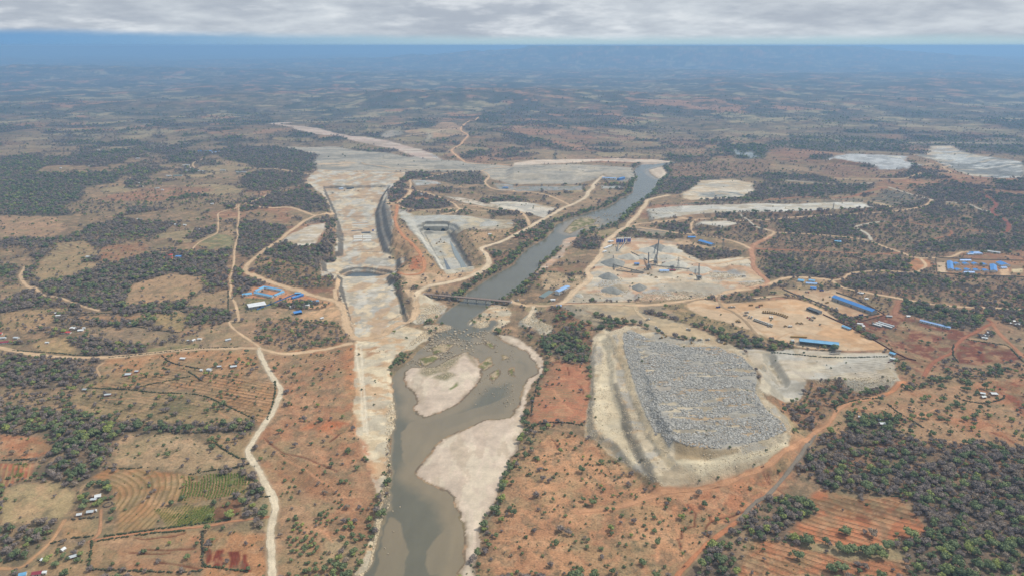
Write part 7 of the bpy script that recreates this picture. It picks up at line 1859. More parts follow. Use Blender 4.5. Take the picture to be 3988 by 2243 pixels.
for px, rz, k_, lab in (("r2c2 1348,318", 20, 'tipper', "truck driving down the ramp to the dump plateau"), ("r2c2 1432,398", 100, 'tipper', "white truck at the back of the three queueing on the dump"), ("r2c2 1464,422", 110, 'tipper', "white truck in the middle of the three queueing on the dump"), ("r2c2 1492,444", 110, 'tipper', "white truck at the front of the three queueing on the dump"), ("r2c2 1528,482", 60, 'loader', "yellow loader below the three queueing trucks"), ("r2c2 1482,496", 200, 'loader', "yellow loader at the edge of the grey rocks"),
                        ("r2c2 1725,496", 130, 'tipper', "white tipper at the left end of the dump edge line"), ("r2c2 1792,510", 170, 'tipper', "white tipper second along the dump edge line"), ("r2c2 1870,520", 10, 'tipper', "white tipper third along the dump edge line"), ("r2c2 1945,518", 10, 'tipper', "white tipper at the right end of the dump edge line"), ("r2c2 1785,545", 80, 'loader', "yellow loader before the dump edge line of trucks"), ("r2c2 2078,540", 150, 'tipper', "truck parked at the scrubby right corner of the dump"), ("r2c2 2122,558", 20, 'loader', "yellow loader at the scrubby right corner of the dump"),
                        ("r2c2 1755,416", 140, 'tipper', "white truck on the road edge above the dump"), ("r2c2 1092,302", 15, 'excavator', "reddish excavator alone on the brown dump plateau"), ("r2c2 890,285", 40, 'excavator', "excavator on the small white rubble pile"), ("r2c2 2052,192", 10, 'blue_tipper', "blue truck on the road at the yard's back corner"), ("r2c2 2172,192", 5, 'tipper', "left white truck on the road behind the yard"), ("r2c2 2202,192", 5, 'tipper', "right white truck on the road behind the yard"),
                        ("r2c2 2380,172", 5, 'yellow_tipper', "brown yellow truck behind the yard's truck rows"), ("r2c2 2448,190", 5, 'red_tipper', "red cabbed truck behind the curved yard row"), ("r2c2 2480,172", 5, 'yellow_tipper', "dull yellow truck behind the curved yard row"), ("r2c2 2090,70", 15, 'car', "white car at the ring road junction"), ("r2c2 608,126", 10, 'car', "white car on the main road near the long water tank"), ("r2c2 32,128", 0, 'tipper', "white truck just east of the bridge"),
                        ("r1c1 2276,1112", 90, 'tipper', "dark truck alone on the broad haul road"), ("r1c1 1652,998", 40, 'tipper', "white truck on the pale slope above the spillway floor"), ("r1c1 1672,1092", 60, 'car', "white car on the reddish haul road"), ("r1c1 1668,1130", 100, 'tipper', "white truck low on the reddish haul road"), ("r1c1 1690,1088", 100, 'red_tipper', "red cabbed truck on the reddish haul road"), ("r1c1 2010,1292", 60, 'car', "car at the low end of the spillway"),
                        ("r1c0 2225,1108", 20, 'tipper', "white truck, left of the group by the straight hillside track"), ("r1c0 2252,1098", 10, 'tipper', "white truck at the back of the group by the straight hillside track"), ("r1c0 2278,1110", 0, 'tipper', "white truck at the right of the group by the straight hillside track"), ("r2c0 2332,100", 110, 'tipper', "white bus sized truck on the track beside the blue camp"), ("r1c3 650,1368", 5, 'car', "white car on the junction near the small blue houses"), ("r1c3 1655,1200", 0, 'tipper', "white truck at the camp gate"),
                        ("r1c1 200,246", 0, 'tipper', "white truck on the ridge road left of the spoil flats"), ("r1c1 1805,1000", 70, 'excavator', "excavator on the spillway floor"), ("r1c1 1830,985", 20, 'excavator', "excavator nearest the tunnels on the spillway floor"), ("r1c1 1880,990", 160, 'loader', "loader on the spillway floor right of the excavators"), ("r1c1 1845,960", 100, 'excavator', "excavator between the two tunnel mouths"), ("r1c1 1845,1085", 20, 'loader', "loader halfway down the spillway floor"),
                        ("r1c1 880,470", 90, 'excavator', "orange excavator high on the dam slope"), ("r1c1 1020,474", 0, 'loader', "loader on the upper ledge of the dam slope"), ("r1c1 765,494", 0, 'tipper', "white truck at the left of the upper dam slope"), ("r1c2 1505,1195", 20, 'red_tipper', "red truck beside the transfer tower"), ("r1c2 1430,1340", 10, 'loader', "loader in the front of the crusher yard"), ("r1c2 1350,1308", 40, 'excavator', "excavator feeding the crusher"), ("r1c2 2310,1330", 0, 'tipper', "truck at the right end of the crusher yard"), ("r1c2 1780,1315", 0, 'tipper', "white truck below the right hand gravel heap"),
                        ("r2c3 560,112", 70, 'yellow_tipper', "yellow plant parked in the long blue shed's compound"), ("r2c3 600,146", 30, 'yellow_tipper', "brown yellow machine before the long blue shed"), ("r2c3 690,206", 40, 'tipper', "white truck before the long blue shed"), ("r2c3 940,270", 0, 'blue_tipper', "blue truck at the right corner of the long blue shed"), ("r2c3 400,40", -20, 'red_tipper', "dark red machine at the upper left of the compound"), ("r2c3 545,25", -10, 'blue_tipper', "dark blue machine at the top of the compound")):
    vehicle(k_, px, rz, lab, {'tipper': 'truck', 'loader': 'loader', 'excavator': 'excavator', 'car': 'car', 'yellow_tipper': 'truck', 'red_tipper': 'truck', 'blue_tipper': 'truck', 'mixer': 'truck'}[k_])
_b = vehicle('yellow_tipper', "r2c1 1812,52", 0, "orange yellow truck driving over the bridge", 'truck', z=6.5); _b.rotation_euler = (0, 0, ba)

# ------------------------------------------------------------------ boundary walls and fences
def fence(s, hgt, mat, label, name='boundary_wall', cat='wall', post=6.0, thick=.25):
    g = np.array([gpt(a, b)[:2] for a, b in px_list(s)])
    root = tag(empty(name, (g[0][0], g[0][1], 0)), label, cat)
    pm, wm = MB(), MB()
    for a, b in zip(g[:-1], g[1:]):
        n = max(1, int(np.hypot(*(b - a)) / post))
        for i in range(n):
            p, q = a + (b - a) * i / n, a + (b - a) * (i + 1) / n
            zp, zq = float(zat(*p)[0]), float(zat(*q)[0])
            o = g[0]
            wm.bar((p[0] - o[0], p[1] - o[1], zp + hgt / 2 - .2), (q[0] - o[0], q[1] - o[1], zq + hgt / 2 - .2), thick, hgt + .4)
            pm.box(p[0] - o[0] - .2, p[0] - o[0] + .2, p[1] - o[1] - .2, p[1] - o[1] + .2, zp - .3, zp + hgt + .25)
    link('panel', wm.mesh('panel'), mat, root); link('post_row', pm.mesh('post_row'), mt('fence_post', lin(112, 106, 96, 1)), root)
    return root


M_WALLG, M_EARTH = mt('wall_block', lin(124, 116, 104, 1), rough=.9), mt('earth_bank', lin(98, 66, 52, 1), rough=.95, vary=.2)
fence("r2c3 150,5 330,80 560,170 820,300 980,280 1125,258", 2.4, M_WALLG, "grey block wall round the front of the long blue shed's compound"); fence("r2c3 1125,258 900,110 690,40", 2.4, M_WALLG, "grey block wall behind the long blue shed")
fence("r2c3 560,262 800,372 850,400 1050,505 1290,650 1400,702 1490,722", 1.8, M_EARTH, "dark red earth bank along the left side of the red earth yard", 'earth_bank', 'earth bank', 3.0, 1.6); fence("r2c3 800,355 960,325 1180,265 1000,160", 1.5, M_EARTH, "dark earth bank along the top of the red earth yard", 'earth_bank', 'earth bank', 3.0, 1.4)
fence("r2c3 1400,702 1300,722 1210,740", 1.2, M_EARTH, "short dark red bank below the corner blue shed", 'earth_bank', 'earth bank', 3.0, 1.4)
fence("r2c1 0,215 140,160 260,112 380,62", 2.6, mt('blue_fence', lin(62, 118, 176, 1), rough=.6), "blue sheet fence along the front of the camp left of the dam", 'sheet_fence', 'fence'); fence("r1c3 1690,1145 1705,1290 2150,1320 2576,1335", 2.2, M_WALLG, "grey wall round the front and left of the blue roofed camp"); fence("r1c3 1690,1140 2100,1160 2576,1170", 2.2, M_WALLG, "grey wall along the back of the blue roofed camp")

# ------------------------------------------------------------------ trees and bushes
def mat_leaf(name, c1, c2, c3, vary=.35, trans=0.):
    m = bpy.data.materials.new(name); m.use_nodes = True
    nt = m.node_tree; b = nt.nodes['Principled BSDF']; N, L = nt.nodes.new, nt.links.new
    b.inputs['Roughness'].default_value = .8; b.inputs['Specular IOR Level'].default_value = .15
    oi = N('ShaderNodeObjectInfo')
    cr = N('ShaderNodeValToRGB'); e = cr.color_ramp.elements
    e[0].color = (*c1, 1); e[1].color = (*c3, 1); mid = e.new(.72); mid.color = (*c2, 1)
    L(oi.outputs['Random'], cr.inputs[0])
    geo = N('ShaderNodeNewGeometry')
    n = N('ShaderNodeTexNoise'); n.inputs['Scale'].default_value = .7; n.inputs['Detail'].default_value = 3
    L(geo.outputs['Position'], n.inputs['Vector'])
    mr = N('ShaderNodeMapRange'); mr.inputs[1].default_value = .3; mr.inputs[2].default_value = .7; mr.inputs[3].default_value = 1 - vary; mr.inputs[4].default_value = 1 + vary
    L(n.outputs[0], mr.inputs[0])
    sc = N('ShaderNodeVectorMath'); sc.operation = 'SCALE'; L(cr.outputs[0], sc.inputs[0]); L(mr.outputs[0], sc.inputs['Scale'])
    L(sc.outputs[0], b.inputs['Base Color'])
    return m


M_LEAF = mat_leaf('green_leaves', lin(98, 110, 80, 1), lin(122, 132, 92, 1), lin(150, 156, 88, 1))
M_TWIG = mat_leaf('bare_twigs', lin(138, 126, 120, 1), lin(156, 142, 132, 1), lin(164, 146, 124, 1), .2)
M_SHRUB = mat_leaf('shrub_leaves', lin(96, 108, 74, 1), lin(128, 130, 94, 1), lin(142, 130, 112, 1))
M_BARK = mat_simple('bark', lin(96, 82, 70, .8), .9)


def crown_mesh(name, seed, kind):
    """a crown about one metre across standing on the ground plane"""
    r = np.random.default_rng(seed)
    V, F = [], []
    n_l = {'leafy': 6, 'bare': 5, 'shrub': 4}[kind]
    zc, sq = {'leafy': (.52, .34), 'bare': (.46, .34), 'shrub': (.26, .26)}[kind]
    lobes = []
    for i in range(n_l):
        a = 6.283 * i / n_l + r.uniform(-.5, .5); d = 0 if i == 0 else r.uniform(.14, .3)
        lobes.append((math.cos(a) * d, math.sin(a) * d, zc + r.uniform(-.10, .12) + (.08 if i == 0 else 0), r.uniform(.18, .30)))
    def core(l, k):
        b = len(V); m = 7
        prof = [(0, 1), (.6, .72), (.98, .1), (.75, -.6), (0, -.9)]
        for pr, pz in prof:
            for i in range(m):
                j = r.uniform(.82, 1.12)
                V.append((l[0] + math.cos(6.283 * i / m) * pr * l[3] * k * j, l[1] + math.sin(6.283 * i / m) * pr * l[3] * k * j, max(.01, l[2] + pz * l[3] * k * .85)))
        for q in range(len(prof) - 1):
            for i in range(m):
                F.append((b + q * m + i, b + q * m + (i + 1) % m, b + (q + 1) * m + (i + 1) % m, b + (q + 1) * m + i))
    for l in lobes:
        core(l, .86 if kind != 'bare' else .70)
    n_f = {'leafy': 110, 'bare': 260, 'shrub': 60}[kind]
    for i in range(n_f):
        l = lobes[r.integers(n_l)]
        d = r.normal(size=3); d /= np.linalg.norm(d)
        if d[2] < -.35: d[2] *= -1
        rr = l[3] * (r.uniform(.62, 1.2) if kind == 'bare' else r.uniform(.82, 1.16))
        c = np.array(l[:3]) + d * rr * np.array([1, 1, .85])
        c[2] = max(c[2], .04)
        nrm = d + r.normal(size=3) * .55; nrm /= np.linalg.norm(nrm)
        t = np.cross(nrm, r.normal(size=3)); t /= np.linalg.norm(t); u = np.cross(nrm, t)
        if kind == 'bare':
            a_, b_ = r.uniform(.06, .13), r.uniform(.014, .03)
        else:
            a_, b_ = r.uniform(.035, .075), r.uniform(.035, .06)
        b = len(V)
        V += [tuple(c - t * a_ - u * b_), tuple(c + t * a_ - u * b_ * .7), tuple(c + t * a_ * .8 + u * b_), tuple(c - t * a_ * .9 + u * b_)]
        F.append((b, b + 1, b + 2, b + 3))
    return np_mesh(name, V, np.array(F))


def trunk_mesh(name, seed, kind):
    r = np.random.default_rng(seed); m = MB()
    h = .34
    m.tube((0, 0, -.06), (0, 0, h), .030, .02, 6)
    for i in range(6 if kind == 'bare' else 4):
        a = 1.05 * i + r.uniform(-.3, .3)
        e = (math.cos(a) * r.uniform(.2, .36), math.sin(a) * r.uniform(.2, .36), h + r.uniform(.1, .34))
        m.tube((0, 0, h * r.uniform(.5, .95)), e, .016, .005, 5)
    return m.mesh(name)


NV = 6
FORMS = {}
for kind, ml in (('leafy', M_LEAF), ('bare', M_TWIG)):
    FORMS[kind] = []
    for i in range(NV):
        cm = crown_mesh(kind + '_crown', 500 + i + (50 if kind == 'bare' else 0), kind); cm.materials.append(ml)
        tm = trunk_mesh(kind + '_trunk', 600 + i, kind); tm.materials.append(M_BARK)
        FORMS[kind].append((cm, tm))
SHF = []
for i in range(NV):
    cm = crown_mesh('shrub', 700 + i, 'shrub'); cm.materials.append(M_SHRUB); SHF.append(cm)


def joined(cm, tm, mats):
    n1 = len(cm.vertices)
    v = [tuple(q.co) for q in cm.vertices] + [tuple(q.co) for q in tm.vertices]
    f = [tuple(p_.vertices) for p_ in cm.polygons] + [tuple(n1 + k for k in p_.vertices) for p_ in tm.polygons]
    me = bpy.data.meshes.new('tree_form'); me.from_pydata(v, [], f)
    for m in mats: me.materials.append(m)
    me.polygons.foreach_set('material_index', np.array([0] * len(cm.polygons) + [1] * len(tm.polygons), np.int32))
    return bpy.data.objects.new('tree_form', me)


def scatter_points(dens_fn, attr, ymax, seed):
    r = np.random.default_rng(seed)
    yy = np.linspace(440, ymax, 600)
    wid = 2 * (.86 * yy + 230)
    pdf = wid * dens_fn(yy); cdf = np.concatenate([[0], np.cumsum((pdf[1:] + pdf[:-1]) / 2 * np.diff(yy))])
    n = int(cdf[-1])
    y = np.interp(r.random(n) * cdf[-1], cdf, yy)
    x = r.uniform(-1, 1, n) * (.86 * y + 230)
    w = zat(x, y, attr)
    k = r.random(n) < w
    return x[k], y[k], r


def tree_dens(y):
    return 1 / np.interp(y, [500, 1000, 1600, 2400, 3200, 4500, 5600, 7000], [34, 36, 44, 64, 115, 330, 1400, 9000])


x, y, r = scatter_points(tree_dens, WOOD, 7000, 21)
zz = zat(x, y)
gfrac = zat(x, y, GREEN)
ok = zat(x, y, WET) < .3
x, y, zz, gfrac = x[ok], y[ok], zz[ok], gfrac[ok]
leafy = r.random(len(x)) < gfrac
sz = np.where(leafy, 4.2 + 9.5 * r.random(len(x)) ** 2.0, 4.5 + 7.5 * r.random(len(x)) ** 1.6)
woodv = zat(x, y, WOOD)
sz *= np.interp(y, [500, 1600, 3000, 6500], [1, 1.0, 1.1, 1.5]) * (.72 + .28 * np.clip(woodv, 0, 1))

# single trees placed where the photograph shows them: kind, diameter, label
HAND = []
def hand(kind, s, dia, label, group=None, var=.15):
    for q in G(s):
        HAND.append((kind, q[0], q[1], dia * (1 + random.uniform(-var, var)), label, group))
OR = "round green fruit tree in the orchard between pale road and river"
hand('leafy', "r3c1 675,805 830,765 855,740 650,880 695,855 760,905 710,900 600,910 640,925 705,945 800,870", 4.6, OR, 'orchard trees')
hand('leafy', "r3c1 395,880 405,930 460,945 420,970 365,1000 440,1010 330,1075 370,1100 450,1105 490,1085 405,1080 540,1115 600,1045 550,1015 410,1145 485,1143 340,1155 465,1170 610,1165 540,1155 400,1205 355,1210 480,1200 440,1245 530,1235 570,1220 350,1300 520,1325 390,860 380,955 560,1090 580,1140 600,1190 500,1060", 5.2, OR, 'orchard trees')
hand('leafy', "r3c1 900,1150 970,1240 960,1050 860,1080 890,970 940,940 920,900 810,1010 960,975 960,1225 985,1200", 7.0, "green tree in the clump between the orchard and the river rocks", 'riverside clump trees')
hand('leafy', "r3c1 1065,1075 990,1100 1150,1075", 7.0, "green tree close to the pale rocky left river bank", 'bank edge trees')
hand('leafy', "r3c1 800,1370 870,1385 680,1395 740,1320 820,1290", 9.5, "big bright green tree at the bottom edge near the river rocks", 'bottom edge trees')
hand('leafy', "r3c1 480,1415 600,1395 590,1330 530,1400", 6.0, "green tree at the bottom edge below the orchard", 'bottom orchard trees')
hand('leafy', "r3c1 70,850", 11, "big dark round tree just left of the pale gravel road"); hand('leafy', "r3c1 75,780", 10, "grey green round tree behind the big dark one by the pale road"); hand('leafy', "r3c1 40,965", 4.5, "small round green tree left of the pale road's orange patch")
hand('leafy', "r3c1 280,500", 5.5, "lone dark round tree just right of the pale road bend"); hand('leafy', "r3c1 850,512", 8.5, "lone wide green bush tree on the orange field above the orchard"); hand('leafy', "r3c1 745,280", 5.5, "lone yellowish green tree on the orange field near the stripped bank"); hand('leafy', "r3c1 545,130", 6, "lone dark green tree in the shrub line on the orange field")
hand('bare', "r3c1 905,770", 8, "lone bare grey tree above the riverside clump"); hand('bare', "r3c1 860,330", 5, "lone bare purple grey tree on the orange field"); hand('leafy', "r3c1 970,305", 4.5, "lone small dark green tree left of the red stripped bank")
hand('leafy', "r3c1 1278,520 1275,420 1325,345", 4.5, "green bush tree growing among the pale bank rocks", 'bank rock trees')
hand('bare', "r3c2 1860,640", 12, "lone large bare brown tree below the foot of the rock heap"); hand('bare', "r3c2 262,390", 9, "lone bare grey tree on the orange slope beside the lower sandbank"); hand('bare', "r3c2 470,1000 550,1030", 11, "wide bare purple brown tree on the orange slope at the bottom", 'wide bare pair')
hand('leafy', "r3c2 590,1045", 4.5, "small green tree touching the wide bare pair"); hand('leafy', "r3c2 1410,1010", 7.5, "lone bright green round tree on the orange slope left of the gullies"); hand('leafy', "r3c2 985,1035", 6, "round dark green tree left of the lone bright green one"); hand('leafy', "r3c2 1180,1048", 6.5, "flat dark green tree on the orange slope, middle of three")
hand('leafy', "r3c2 1290,1330", 8, "tall green tree near the bottom edge left of the bare trees"); hand('leafy', "r3c2 1530,770", 5.5, "dark green tree on the orange slope just below the track"); hand('leafy', "r3c2 690,485", 5, "bright green shrub tree below the heap's western corner"); hand('leafy', "r3c2 1070,282", 5.5, "dark green tree at the foot of the heap's pale west slope")
hand('leafy', "r3c2 1070,635 1230,670 1000,650 1185,640 830,682 725,740 800,715 1310,715 1010,718", 4.5, "small dark green tree scattered on the orange slope below the heap", 'orange slope small trees')
hand('leafy', "r3c2 1210,500 1410,560", 4.2, "small dark tree right at the toe of the spoil heap", 'heap toe trees'); hand('leafy', "r3c2 620,1110 740,1170 880,1185 1060,1135 1130,1145 520,850 935,785 1000,790", 5.5, "green tree scattered low on the orange slope by the lower river", 'low slope trees')
hand('leafy', "r3c2 1310,945 1410,870 1090,850 1465,920", 6.0, "green tree in the middle of the orange slope", 'mid slope trees')
hand('leafy', "r3c3 410,1130", 15, "large dark round tree at the left end of the hedge row below the terraces"); hand('leafy', "r3c3 300,1270", 14, "lone large green tree on the lowest furrowed field"); hand('leafy', "r3c3 640,1400 745,1390", 13, "large green tree near the bottom edge on the furrowed field", 'bottom furrow trees')
hand('leafy', "r3c3 785,1030", 13, "lone yellowish green bush on the terraced field"); hand('bare', "r3c3 1060,1050", 15, "lone bare purple grey tree on the terraced field"); hand('leafy', "r3c3 1440,1060", 15, "big dark green tree at the right edge of the terraced field")
hand('leafy', "r3c3 720,1190 870,1200 1010,1240 1150,1270 950,1210 1080,1200 1200,1180 800,1210", 13, "dark green tree in the hedge row below the terraced field", 'hedge row trees')
hand('bare', "r3c3 905,1340 980,1370", 8, "thin bare tree on the furrowed field below the hedge row", 'thin bare pair'); hand('bare', "r3c3 945,690", 7, "thin bare tree on the dark top terrace"); hand('leafy', "r3c3 2260,650", 9, "bright yellow green tree inside the grey thicket"); hand('leafy', "r3c3 1610,730", 13, "dark green round tree just right of the terraces' top corner")
hand('leafy', "r3c3 330,720 420,730 280,700 370,760 450,760", 11, "green tree in the clump left of the terraced field", 'terrace clump trees')
hand('leafy', "r2c0 1210,1150", 8.5, "lone round green tree in the left furrowed field"); hand('leafy', "r2c0 2215,1055", 9.5, "lone grey green round tree on the tan furrowed slope"); hand('leafy', "r2c0 1392,980", 7.5, "round green tree on the hedge of the left farmland"); hand('leafy', "r2c0 995,1245", 6, "small round green tree low in the left field"); hand('leafy', "r2c0 1515,1300", 8, "round grey green tree low in the left farmland, left of a bare one")
hand('leafy', "r2c0 2295,1225", 8, "round green tree just left of the pale gravel road's middle"); hand('bare', "r2c0 1635,1240 1680,1230", 9, "wide bare grey tree in the left furrowed field", 'left field bare pair'); hand('leafy', "r2c0 2440,755 2490,770 2400,730", 8.5, "dark green tree in the clump beside the small white huts", 'hut clump trees'); hand('leafy', "r2c0 1800,330", 9, "lone round green tree on the grassy slope above the dirt road")
hand('leafy', "r2c0 2065,865 2250,890 2380,880 2330,850 2170,890", 7.5, "green tree in the garden row below the small white huts", 'hut garden trees'); hand('leafy', "r2c0 1370,890 1420,860 1300,900 1240,880 1340,890", 6, "green tree round the lone tin roofed homestead", 'homestead ring trees')
hand('leafy', "r2c0 1400,320 1450,330 1500,340 1380,330 1480,310 1530,330", 8, "green tree in the grove by the white house on the grassy slope", 'grove trees')
hand('leafy', "r3c0 870,650 860,720 840,770 930,530 1000,540 1080,580 1060,540 1040,690 960,740 900,560 820,690 1000,730 1100,600", 9.5, "dark green tree sheltering the homestead beside the terraced field", 'homestead shelter trees')
hand('leafy', "r3c0 1135,795 1115,890", 7, "round green tree at the terraced field's left edge", 'terrace left pair'); hand('leafy', "r3c0 485,1300 560,1350", 10, "large dark green tree beside the white tank at the lower left", 'lower left pair'); hand('leafy', "r3c0 680,1290 780,1300 640,1260 810,1240", 7, "green tree beside the pale roofed hut at the lower left", 'hut side trees')
hand('bare', "r3c0 830,1140", 10, "wide grey bare tree left of the rectangular field"); hand('leafy', "r3c0 1500,550", 6, "lone round tree inside the terraced field"); hand('bare', "r3c0 1520,620 1490,660 1440,710 1550,600", 5.5, "bare bush inside the terraced field", 'terrace bushes')
hand('leafy', "r3c0 2315,860", 12, "big dark tree at the hedge corner of the green crops"); hand('leafy', "r3c0 2115,870", 8, "dark green tree at the foot of the maize rows"); hand('leafy', "r3c0 2540,760", 9, "dark round tree left of the pale road near the green crops")
hand('leafy', "r3c0 2130,170", 9, "bright green round tree in the hedge by the pale road bend"); hand('leafy', "r3c0 2120,100", 12, "large dark tree above the bright round one in the hedge"); hand('leafy', "r3c0 1645,140 1385,145 1285,230 1590,240 1400,230", 5, "small round tree on the bare tan slope above the terraces", 'bare slope trees')
hand('leafy', "r3c0 550,105", 9, "flat topped green tree standing above the left thicket"); hand('leafy', "r3c0 1700,1130 1975,1130", 6, "small green tree inside the rectangular field", 'rectangle field pair'); hand('leafy', "r3c0 1385,1330", 5, "lone small green tree low in the rectangular field")
hand('leafy', "r3c0 2070,1200", 6.5, "green tree left of the dark ploughed strips"); hand('leafy', "r3c0 2130,1100 2240,980", 7, "green tree above the dark ploughed strips", 'above strips pair'); hand('leafy', "r3c0 2490,1390", 7, "green tree below the rightmost ploughed strip"); hand('leafy', "r3c0 2430,390", 7, "round dark tree above the green crop rows")
hand('leafy', "r2c3 1810,1340", 7.5, "lone black green round tree on the red field at the right"); hand('leafy', "r2c3 1370,1355", 6, "lone dark round tree right of the tin roofed huts"); hand('leafy', "r2c3 1165,1240", 6, "round dark tree above the tin roofed huts"); hand('leafy', "r2c3 830,1330 870,1380 840,1290 810,1270", 11, "large dark green tree left of the tin roofed huts", 'hut left trees')
hand('leafy', "r2c3 1040,1270", 7.5, "bright green round tree behind the tin roofed huts"); hand('leafy', "r2c3 970,1220", 9, "pale green tree behind the round animal pen"); hand('leafy', "r2c3 2030,1100", 6.5, "lone lime green tree on the pale red field"); hand('leafy', "r2c3 2090,1285 2000,1310 2060,1300 2110,1260", 9, "yellow green tree in the clump on the pale red field", 'yellow clump trees')
hand('leafy', "r2c3 1635,920 1740,920 1805,920 1960,940 2020,985 1740,1000", 11, "dark green round tree in the row right of the pale embankment", 'embankment row trees'); hand('leafy', "r2c3 2240,850 2330,870", 12, "large grey green tree above the ringed homestead", 'upper homestead pair'); hand('leafy', "r2c3 2180,1000", 11, "large dark tree behind the ringed homestead's huts")
hand('bare', "r2c3 1155,1090", 9, "tall bare grey tree at the orange track's fork"); hand('bare', "r2c3 1600,1130", 7, "lone bare grey tree on the pale red slope"); hand('bare', "r2c3 2530,520", 8, "bare grey tree near the right edge track")
hand('bare', "r2c3 2500,530 1130,500", 6, "bare tree at the yard edge", 'yard edge bare'); hand('leafy', "r2c2 1525,195", 11, "lone dark green tree on the brown plateau below the main road"); hand('bare', "r2c2 1375,140", 9, "lone bare grey tree beside the main road"); hand('bare', "r2c2 650,460", 12, "large bare purple tree in the thicket left of the heap")
hand('leafy', "r2c1 1380,440", 7.5, "lone dark tree beside the haul road at the dam strip's foot"); hand('leafy', "r2c1 1355,790", 6.5, "lone black green tree on the left bank opposite the sandbank"); hand('leafy', "r2c1 1470,720 1430,760 1520,690 1490,670", 6.0, "green bush tree on the left bank above the water", 'left bank green trees')
hand('bare', "r1c2 1775,760", 13, "tall bare grey tree by the road below the white embankment"); hand('bare', "r1c2 955,820", 10, "bare tree standing by the river road"); hand('leafy', "r1c0 800,1110 820,1150", 9, "dark tree beside the small white roofed hut", 'small hut pair'); hand('leafy', "r1c0 495,1360", 7, "round tree at the edge of the terraced left hill")
hand('leafy', "r2c0 540,290", 7, "dark tree beside the twin white huts at the left"); hand('leafy', "r2c0 880,430 880,460", 7, "green tree beside the white roofed houses at the left", 'white house trees')

hx = np.array([h[1] for h in HAND]); hy = np.array([h[2] for h in HAND])
# keep random trees out of the hand placed crowns
keep = np.ones(len(x), bool)
for h in HAND:
    keep &= ((x - h[1]) ** 2 + (y - h[2]) ** 2) > (h[3] * .55) ** 2
x, y, zz, leafy, sz = x[keep], y[keep], zz[keep], leafy[keep], sz[keep]

ZONES = [("r3c3 -10,640 480,600 480,800 330,900 0,1040 r3c2 1600,1460 1900,1150 2240,880 2400,760", "in the thicket between the gully track and the terraced field"),
         ("r3c3 200,1000 1500,1050 1500,1300 2000,1460 0,1460", "among the furrowed fields at the bottom right"),
         ("r3c3 100,0 2600,0 2600,1460 1500,1460 1500,1050 1700,980 1480,800 1330,620 540,540 480,600 100,640", "in the big grey thicket at the lower right"),
         ("r3c2 -100,-20 2600,-20 r3c3 100,300 100,640 r3c2 2400,760 1900,1150 1600,1460 r3c1 2000,1460 2300,700", "on the orange slope between the river and the rock heap"),
         ("r2c2 150,150 900,150 830,700 760,1448 50,1448 200,900 300,700 0,500 0,200", "in the bush between the river bend and the spoil heap"),
         ("r2c3 0,1000 1300,700 2600,600 2600,1460 0,1460", "in the scrub on the red slopes right of the rock heap"),
         ("r2c3 -10,-10 2600,-10 2600,650 1300,720 -10,700", "in the scrub around the yards and the red earth compound"),
         ("r2c2 900,-10 2600,-10 2600,700 900,700", "in the scrub between the main road and the equipment yard"),
         ("r3c1 130,-20 1400,-20 1300,800 1000,1460 130,1460", "on the orange field between the pale road and the river"),
         ("r2c1 100,560 1000,560 1000,1448 0,1448 240,1000 100,800", "on the orange field between the pale road and the stripped bank"),
         ("r2c1 -20,-20 1000,-20 1000,560 -20,600", "in the bush below the blue roofed camp beside the dam strip"),
         ("r3c0 -10,-10 1300,-10 1000,440 740,600 600,480 -10,480", "in the grey thicket above the terraced field at the lower left"),
         ("r3c0 -10,880 700,840 560,1040 200,1340 -10,1460", "in the thicket along the farm path at the lower left corner"),
         ("r3c0 -10,-10 2600,-10 r3c1 130,0 130,1460 r3c0 -10,1460", "among the fields left of the pale gravel road"),
         ("r2c0 -10,580 2600,600 r2c1 100,800 0,1460 r2c0 -10,1460", "in the left farmland below the long dirt road"),
         ("r2c0 -10,-10 2600,-10 2600,600 -10,640", "in the left farmland above the long dirt road")]
ZP = [(np.array(px_list(s)), t) for s, t in ZONES]


def zone(px, py):
    for p_, t in ZP:
        if sdf(p_, np.array([px]), np.array([py]))[0] < 0:
            return t
    if px < 1250: return "in the woods on the hillside left of the dam"
    if px < 2250: return "in the scrub between the dam and the river"
    return "in the scrub plain right of the river"


def put_tree(kind, px_, py_, pz_, dia, label, group):
    cm, tm = FORMS[kind][random.randrange(NV)]
    o = bpy.data.objects.new('leafy_tree' if kind == 'leafy' else 'bare_tree', None)
    o.empty_display_size = 1
    ROOT.objects.link(o)
    o.location = (px_, py_, pz_); o.rotation_euler = (0, 0, random.uniform(0, 6.28)); o.scale = (dia, dia, dia * random.uniform(.72, .98))
    tag(o, label, 'tree', group)
    link('trunk', tm, None, o); link('crown', cm, None, o)


